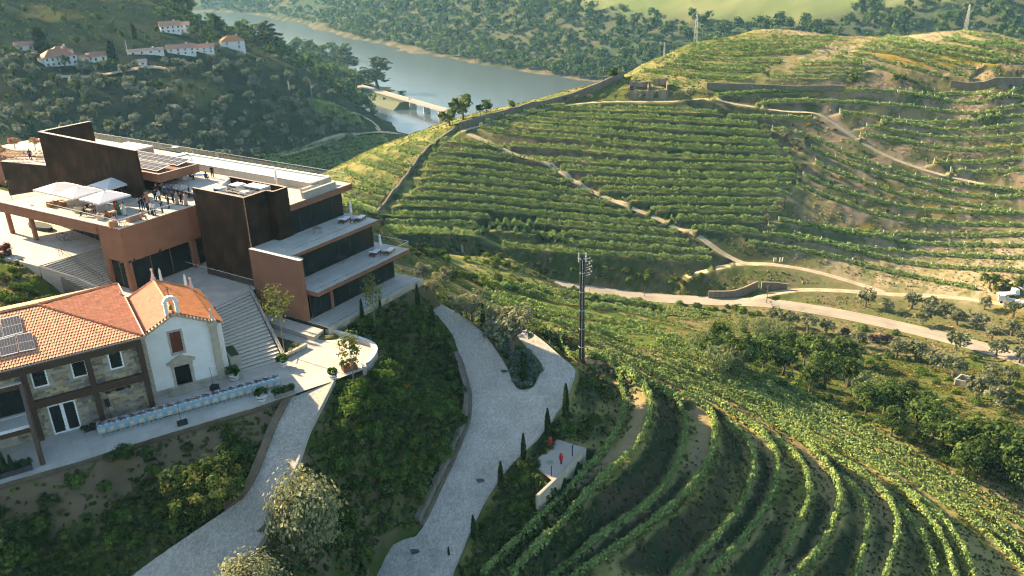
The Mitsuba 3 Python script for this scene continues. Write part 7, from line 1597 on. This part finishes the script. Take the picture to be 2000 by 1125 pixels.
for t in (.62, .76, .90, .985): b = MB((.45, .43, .40)); q = bl + (br - bl) * t; ob(b, q - bd * .6, q + bd * .6, -3, 3, -11, -1.0); put(bk + '__pier', b)
b = MB((.055, .075, .03)); q = bl - bd * 30; b.hexa([q + bn * -19 + [0, 0, -8], bm + bn * -15 + bd * 3 + [0, 0, -8], bm + bn * 11 + bd * 3 + [0, 0, -8], q + bn * 13 + [0, 0, -8]], [q + bn * -5 + [0, 0, -1.1], bm + bn * -5 + [0, 0, -1.1], bm + bn * 5 + [0, 0, -1.1], q + bn * 5 + [0, 0, -1.1]]); struct('causeway', b)
for t, w, s in ((.1, -7, .7), (.2, -8, .6), (.3, -7.5, .7), (.38, -8, .6), (.46, -7.5, .6), (.12, 7, .9), (.25, 7.5, .8), (.44, 7, .9), (.4, 7, .7), (.06, -9, .8), (.15, -9, .8), (.25, -9.5, .8), (.32, -9, .8), (.42, -9, .8), (.5, -8, .7)): q = bl + (br - bl) * t + bn * w + [0, 0, -4.5]; stand('causeway_bush', 'round_far', q, s, 'green bush on the causeway bank beside the bridge', 'bush', 'bushes on the causeway')
def car(p, a, col, lab, kind='car', s=1.0):
    key = thing('parked_car' if kind == 'car' else 'truck', lab, 'car' if kind == 'car' else 'truck'); e = lambda x, y, z: p + np.array([math.cos(a) * x - math.sin(a) * y, math.sin(a) * x + math.cos(a) * y, z]) * s
    b = MB(col)
    if kind == 'car':
        ring_ = lambda z, x0, x1, w: [e(x0, -w, z), e(x1, -w, z), e(x1, w, z), e(x0, w, z)]
        b.hexa(ring_(.35, -2.1, 2.1, .85), ring_(.85, -2.15, 2.1, .88)); b.hexa(ring_(.851, -1.7, 1.1, .82), ring_(1.42, -1.2, .4, .66)); put(key + '__body', b, 'satin')
        g_ = MB((.02, .025, .03)); g_.hexa(ring_(.92, -1.66, 1.03, .815), ring_(1.30, -1.33, .58, .71)); put(key + '__windows', g_, 'satin')
    else:
        b.hexa([e(1.2, -.95, .5), e(2.7, -.95, .5), e(2.7, .95, .5), e(1.2, .95, .5)], [e(1.3, -.9, 2.1), e(2.4, -.9, 2.1), e(2.4, .9, 2.1), e(1.3, .9, 2.1)]); put(key + '__cab', b, 'satin')
        b = MB(tuple(.6 * np.array(col))); b.hexa([e(-2.8, -1, .7), e(1.1, -1, .7), e(1.1, 1, .7), e(-2.8, 1, .7)], [e(-2.8, -1, 1.0), e(1.1, -1, 1.0), e(1.1, 1, 1.0), e(-2.8, 1, 1.0)]); put(key + '__flatbed', b)
        g_ = MB((.02, .025, .03)); g_.hexa([e(2.3, -.85, 1.3), e(2.62, -.85, 1.3), e(2.62, .85, 1.3), e(2.3, .85, 1.3)], [e(2.2, -.8, 1.9), e(2.5, -.8, 1.9), e(2.5, .8, 1.9), e(2.2, .8, 1.9)]); put(key + '__windscreen', g_, 'satin')
    for x in (-1.35, 1.35 if kind == 'car' else 1.9):
        for y in (-.86, .86): w_ = MB((.015, .015, .016)); w_.tube([e(x, y - .1, .33), e(x, y + .1, .33)], .33 * s, 10); put(key + '__wheel', w_)
car(bl + (br - bl) * .56 + bn * 1.6 + [0, 0, .03], math.atan2(bd[1], bd[0]), (.75, .75, .75), 'white car driving on the bridge')
def gp(px, py): p = ground_at(px, py, h0=150); p[2] += .15; return p
car(gp(1973, 594), 2.6, (.75, .75, .76), 'white truck cab on the track near the right edge', 'truck'); car(gp(1968, 566), .2, (.02, .02, .025), 'dark car under the small trees at the right edge'); car(gp(1968, 580), .1, (.72, .72, .72), 'white trailer parked beside the truck', 'truck', .9)
for px, py, s, lab in ((1932, 560, 1.0, 'yellow-green leaning tree above the parked cars'), (1944, 568, .55, 'round lime tree left of the dark car'), (1962, 555, .5, 'small round lime tree behind the dark car'), (1985, 562, .8, 'dark green tree right of the dark car'), (1976, 568, .55, 'round lime tree right of the dark car')): stand('round_tree', 'lime_far', ground_at(px, py + 4, h0=150), s, lab, 'tree')
# ruin on the ridge
pr0, pr1 = ground_at(1228, 193, h0=150), ground_at(1305, 193, h0=150)
rx = nrm([*(pr1 - pr0)[:2], 0])[:2]; ry = np.array([-rx[1], rx[0]]); rw_ = float(np.linalg.norm((pr1 - pr0)[:2])); z0 = min(pr0[2], pr1[2])
ru_ = thing('ruined_house', 'roofless stone ruin with a dark doorway on the ridge track', 'ruin')
def rough_wall(key, x0, y0, x1, y1, h, th=.5, door=None):
    n = max(3, int(math.hypot(x1 - x0, y1 - y0) / .8)); b = LB_(pr0[:2], rx, ry, (.23, .185, .135))
    for i in range(n):
        a, c = i / n, (i + 1) / n; xa, ya, xb, yb = x0 + (x1 - x0) * a, y0 + (y1 - y0) * a, x0 + (x1 - x0) * c, y0 + (y1 - y0) * c
        zb = z0 - .8
        if door and door[0] < (a + c) / 2 < door[1]: zb = z0 + 2.0
        col = np.array((.23, .185, .135)) * (.75 + .5 * rng.random()); b.wall((xa, ya), (xb, yb), th, zb, z0 + h + .5 * rng.random(), z0 + h + .5 * rng.random(), col)
    put(key, b, 'paint')
rough_wall(ru_ + '__front_wall', 0, 0, rw_, 0, 2.5, door=(.63, .72)); rough_wall(ru_ + '__side_wall', .2, .5, .2, 7, 3.2); rough_wall(ru_ + '__back_wall', 0, 7, rw_ * .55, 7, 4.2); rough_wall(ru_ + '__back_wall', rw_ * .6, 8.5, rw_, 8.5, 5.0); rough_wall(ru_ + '__side_wall', rw_ - .1, .5, rw_ - .1, 8.5, 4.2); rough_wall(ru_ + '__inner_wall', rw_ * .5, .5, rw_ * .5, 7, 3.4)
def hill_wall(lab, px, h, th=.6, col=(.20, .165, .125)):
    key = thing('stone_wall', lab, 'wall'); l = smooth_line(onland(px, h0=150), 1.5); l[:, 2] = zland(l[:, :2])
    for i in range(0, len(l) - 1, 8):
        s = l[i:i + 9]
        if len(s) > 1: wall_line(key + '__section', s, th, h, 1, 'schist', -1.0)
hill_wall('long stone retaining wall running along the crest above the ridge track', [(897, 251), (960, 234), (1020, 218), (1080, 203), (1130, 189), (1180, 170), (1216, 151)], 2.4)
hill_wall('stone wall dropping down the left shoulder of the hill', [(893, 252), (850, 281), (820, 312), (775, 372), (738, 418)], 1.0)
hill_wall('long dark wall at the foot of the hill-top terraces', [(1380, 173), (1456, 174), (1550, 177), (1648, 179)], 2.0)
hill_wall('dark wall on the right shoulder of the hill top', [(1856, 169), (1930, 166), (2010, 163)], 1.8)
hill_wall('grey block retaining wall beside the valley road', [(1384, 572), (1430, 571), (1478, 563)], 2.0)
hill_wall('short dark wall behind the road fork', [(1486, 562), (1515, 561), (1537, 563)], 1.6)
p = ground_at(1893, 757, h0=100); ck = thing('water_tank', 'open square concrete water tank on the rough valley ground', 'water tank')
CQ = [p + np.array(o) for o in ((-2.4, 1.0, 0), (.6, -1.2, 0), (2.6, .6, 0), (-.3, 2.8, 0))]
for i in range(4): b = MB((.46, .42, .36)); l = np.array([CQ[i], CQ[(i + 1) % 4]]); wall_line(ck + '__wall', l, .25, 1.3 + .003 * i, -1, 'concrete', -1.0)
b = MB((.05, .06, .05)); b.prism([q[:2] for q in CQ], p[2] + .3, p[2] + .35); put(ck + '__water', b)
for k, (px, py) in enumerate(((1511, 511), (1515, 511), (1523, 511), (1528, 510))): p = ground_at(px, py, h0=150); b = MB((.6, .56, .48)); b.tube([p - [0, 0, .2], p + [0, 0, 1.1]], .16, 6); tag(put('marker_stone', b), f'{ORD[k]} short pale post from the left at the head of the dirt track', 'post', 'pale posts above the road')
# ---------------------------------------------------------------- grass and weeds as masses
def tufts(name, lab, q, size, cols, hgt=1.0, cat='grass'):
    z = zland(q); n = len(q)
    k = 3
    cen = np.repeat(np.c_[q, z], k, axis=0); s = np.repeat(size * (.6 + .8 * rng.random(n)), k)
    an = rng.random(n * k) * 6.28
    d = np.c_[np.cos(an), np.sin(an), np.zeros(n * k)]; lean = np.c_[np.cos(an + 1.3), np.sin(an + 1.3), np.zeros(n * k)] * .35
    w = d * (s * .5)[:, None]; h = (np.array([0, 0, hgt]) + lean * rng.random((n * k, 1))) * s[:, None]
    v = np.stack([cen - w - [0, 0, .05], cen + w - [0, 0, .05], cen + h], 1).reshape(-1, 3); i = np.arange(n * k) * 3
    c = np.repeat(cols * (1 + .2 * rng.standard_normal((n, 1))), k, axis=0); c = np.repeat(np.clip(c, .01, .7), 3, axis=0)
    key = put(name, {**mikit.ply((v, np.c_[i, i + 1, i + 2]), 'blade', smooth=False, color=c)}); labels[key] = {'label': lab, 'category': cat, 'kind': 'stuff'}
def seen(q, m=40):
    x, y = pix(np.c_[q, zbase(q)]); return q[(x > -m) & (x < 2000 + m) & (y > -m) & (y < 1125 + m)]
def choose(n, pal): return np.array(pal)[rng.integers(len(pal), size=n)]
q = seen(np.c_[rng.uniform(-60, 115, 140000), rng.uniform(40, 148, 140000)])
q = q[~shapely.contains_xy(HARD.buffer(.2), q[:, 0], q[:, 1])]
e = .6; gx = (zland(q + [e, 0], False) - zland(q - [e, 0], False)) / (2 * e); gy = (zland(q + [0, e], False) - zland(q - [0, e], False)) / (2 * e); st_ = np.hypot(gx, gy)
dens = meshkit.fbm(np.c_[q * .22, np.zeros(len(q))], 3, 12); tr_d = TRK.query(q)[0]
ok = (rng.random(len(q)) < np.clip((dens - .25) * 2.4, .15, 1)) & (tr_d > .8) & ~((q[:, 1] > 106) & (np.abs(q[:, 0] - 25) < 34) & (rng.random(len(q)) < .8))
ok &= (st_ < .38) | (rng.random(len(q)) < .25)
q, st_ = q[ok], st_[ok]
fl = choose(len(q), [(.20, .20, .05), (.13, .17, .04), (.26, .22, .09), (.16, .18, .05)]); bk_ = choose(len(q), [(.10, .14, .055), (.15, .13, .075), (.09, .135, .05), (.17, .155, .08)])
tufts('meadow_grass', 'rough grass and weeds of the slopes around the lane and the front terraces', q, .48, np.where((st_ > .38)[:, None], bk_, fl), .42)
q = seen(np.c_[rng.uniform(-90, 250, 70000), rng.uniform(150, 325, 70000)])
q = q[CALM.query(q)[0] > 3.2]
dens = meshkit.fbm(np.c_[q * .09, np.zeros(len(q))], 3, 14); ok = rng.random(len(q)) < np.clip((dens - .3) * 2.6, .08, 1); q = q[ok]
r_ = sst(-14, 22, q[:, 0] - np.interp(q[:, 1], STRAW_X[:, 0], STRAW_X[:, 1]))[:, None]
tufts('hill_grass', 'dry grass and low weeds covering the vineyard hill', q, .62, np.where(rng.random((len(q), 1)) < r_, choose(len(q), [(.40, .32, .19), (.30, .25, .12), (.14, .17, .05), (.46, .38, .24)]), choose(len(q), [(.10, .14, .035), (.19, .17, .08), (.14, .16, .05)])), .45)
q = seen(np.c_[rng.uniform(-500, -20, 30000), rng.uniform(345, 760, 30000)]); q = q[zland(q) > RIV + 2]
tufts('hillside_weeds', 'low dark scrub and weeds on the left hillside', q[:9000], 1.3, choose(len(q[:9000]), [(.05, .075, .03), (.07, .085, .04), (.10, .10, .06)]), .35, 'scrub')

def litter(name, lab, q, size, cols, lift=.12, k=3):
    """Low leafy growth lying on the slope: leaf-shaped faces turned to the ground's own normal."""
    e = .5; gx = (zland(q + [e, 0], False) - zland(q - [e, 0], False)) / (2 * e); gy = (zland(q + [0, e], False) - zland(q - [0, e], False)) / (2 * e)
    n = len(q) * k; z = zland(q)
    cen = np.repeat(np.c_[q, z + lift], k, axis=0) + rng.normal(0, size * .55, (n, 3)) * [1, 1, .35]
    nor = np.repeat(np.c_[-gx, -gy, np.ones(len(q))], k, axis=0) + .75 * rng.standard_normal((n, 3))
    c = np.repeat(cols * (1 + .2 * rng.standard_normal((len(q), 1))), k, axis=0) * (1 + .15 * rng.standard_normal((n, 1)))
    v, f, cc = leaves(cen, nor, size * (.6 + .8 * rng.random(n)), np.clip(c, .01, .6), 1.3)
    key = put(name, {**mikit.ply((v, f), 'blade', smooth=False, color=cc)}); labels[key] = {'label': lab, 'category': 'ground cover', 'kind': 'stuff'}
def slope_of(q):
    e = .6; return np.hypot((zland(q + [e, 0], False) - zland(q - [e, 0], False)) / (2 * e), (zland(q + [0, e], False) - zland(q - [0, e], False)) / (2 * e))
q = seen(np.c_[rng.uniform(-45, 6, 26000), rng.uniform(42, 104, 26000)])
q = q[~shapely.contains_xy(HARD.buffer(.35), q[:, 0], q[:, 1])]; xq, yq = pix(np.c_[q, zbase(q)])
de = shapely.distance(EDGEP, shapely.points(q)); d_ = meshkit.fbm(np.c_[q * .3, np.zeros(len(q))], 3, 31)
ok = (rng.random(len(q)) < np.clip((d_ - .22) * 3.2, .1, 1)) & ~((de < 4) & (xq < 560) & (rng.random(len(q)) < .85)) & (xq < 1250); q, xq, yq = q[ok], xq[ok], yq[ok]
litter('garden_growth', 'low ivy-like growth covering the banks around the lane and ramp', q, .34, choose(len(q), [(.055, .095, .03), (.10, .155, .04), (.045, .08, .03), (.15, .17, .05), (.08, .13, .035)]), .18, 4)
q = seen(np.c_[rng.uniform(-5, 75, 30000), rng.uniform(42, 112, 30000)]); q = q[~shapely.contains_xy(HARD.buffer(.3), q[:, 0], q[:, 1])]
st_ = slope_of(q); q = q[(st_ > .36) & (rng.random(len(q)) < .75)]
litter('bank_growth', 'rough weeds on the steep banks between the front terraces', q, .26, choose(len(q), [(.045, .07, .028), (.075, .07, .038), (.04, .065, .03), (.11, .09, .05)]), .05, 2)

# ---------------------------------------------------------------- labels: look-alikes are told apart by their place
SHORT = {'shrubs covering the garden slope': 'shrub on the garden slope', 'shrubs on the bank below the dining terrace': 'shrub below the dining terrace', 'olive trees on the left hillside': 'grey-green olive on the left hillside', 'dark bushes on the left hillside': 'dark bush on the left hillside',
         'dense trees of the creek thicket': 'dense dark tree of the creek thicket', 'olive trees on the valley slope': 'olive below the valley track', 'low shrubs on the valley ground': 'low shrub on the valley ground', 'shrubs on the bank below the road': 'shrub just below the valley road', 'shrubs on the cut bank above the road': 'shrub just above the valley road',
         'cushion plants in the bed along the lane': 'grey cushion plant along the lane', 'cushion plants beside the lowest terrace': 'cushion plant below the lowest terrace', 'low shrubs between the lane and the vines': 'low shrub between lane and vines', 'shrubs in the bed behind the stone house': 'shrub behind the stone house', 'trees along the far river bank': 'tree on the far river bank',
         'trees along the river shoulder': 'dark tree on the river shoulder', 'dark bushes on the upper left hillside': 'dark bush on the upper left hillside', 'small bushes on the sandy hill face': 'small bush on the sandy hill face', 'low shrubs on the green margin': 'bright low shrub above the flank vines', 'reed clumps in the creek thicket': 'pale reed clump in the creek thicket',
         'small olive trees left of the ruin': 'small olive left of the ruin', 'olive trees right of the ruin': 'olive right of the ruin', 'olive trees down the gully of the hill': 'olive in the gully of the hill', 'yellow broom bushes on the hill': 'yellow broom on the sandy hill', 'yellow broom bushes on the garden slope': 'yellow broom on the garden slope', 'tall bright bushes below the plaza': 'tall bright bush below the plaza', 'purple-leaved shrubs below the road': 'dark purple shrub below the road', 'bushes on the causeway': 'green bush on the causeway'}
for grp, short in SHORT.items():
    ks = [k for k in POS if labels[k].get('group') == grp]
    if not ks: continue
    xy = {k: [float(a[0]) for a in pix(np.asarray(POS[k])[None])] for k in ks}
    ks.sort(key=lambda k: xy[k][1])
    per = len(ks) if len(ks) <= 10 else int(math.ceil(len(ks) / math.ceil(len(ks) / 10)))
    for b in range(0, len(ks), per):
        for i, k in enumerate(sorted(ks[b:b + per], key=lambda k: xy[k][0])):
            old = labels[k]['label'].split()[0]
            tone = old + ' ' if short.startswith('shrub ') or short.startswith('low shrub ') or short.startswith('tree ') else ''
            labels[k]['label'] = f"{tone}{short}, {ORD[i]} from left" + ('' if len(ks) <= 10 else f" in the {ORD[b // per]} row from above")

# ---------------------------------------------------------------- the air of the valley
scene['valley_air'] = {'type': 'homogeneous', 'albedo': {'type': 'rgb', 'value': (.36, .74, 1.0)}, 'sigma_t': HAZE, 'phase': {'type': 'hg', 'g': .0}}
scene['haze'] = {'type': 'cube', 'to_world': T().translate([-100, 1600, 5]).scale([2050, 1735, 105]), 'bsdf': {'type': 'null'}, 'interior': {'type': 'ref', 'id': 'valley_air'}}
labels['haze'] = {'kind': 'stuff'}
scene['camera']['medium'] = {'type': 'ref', 'id': 'valley_air'}
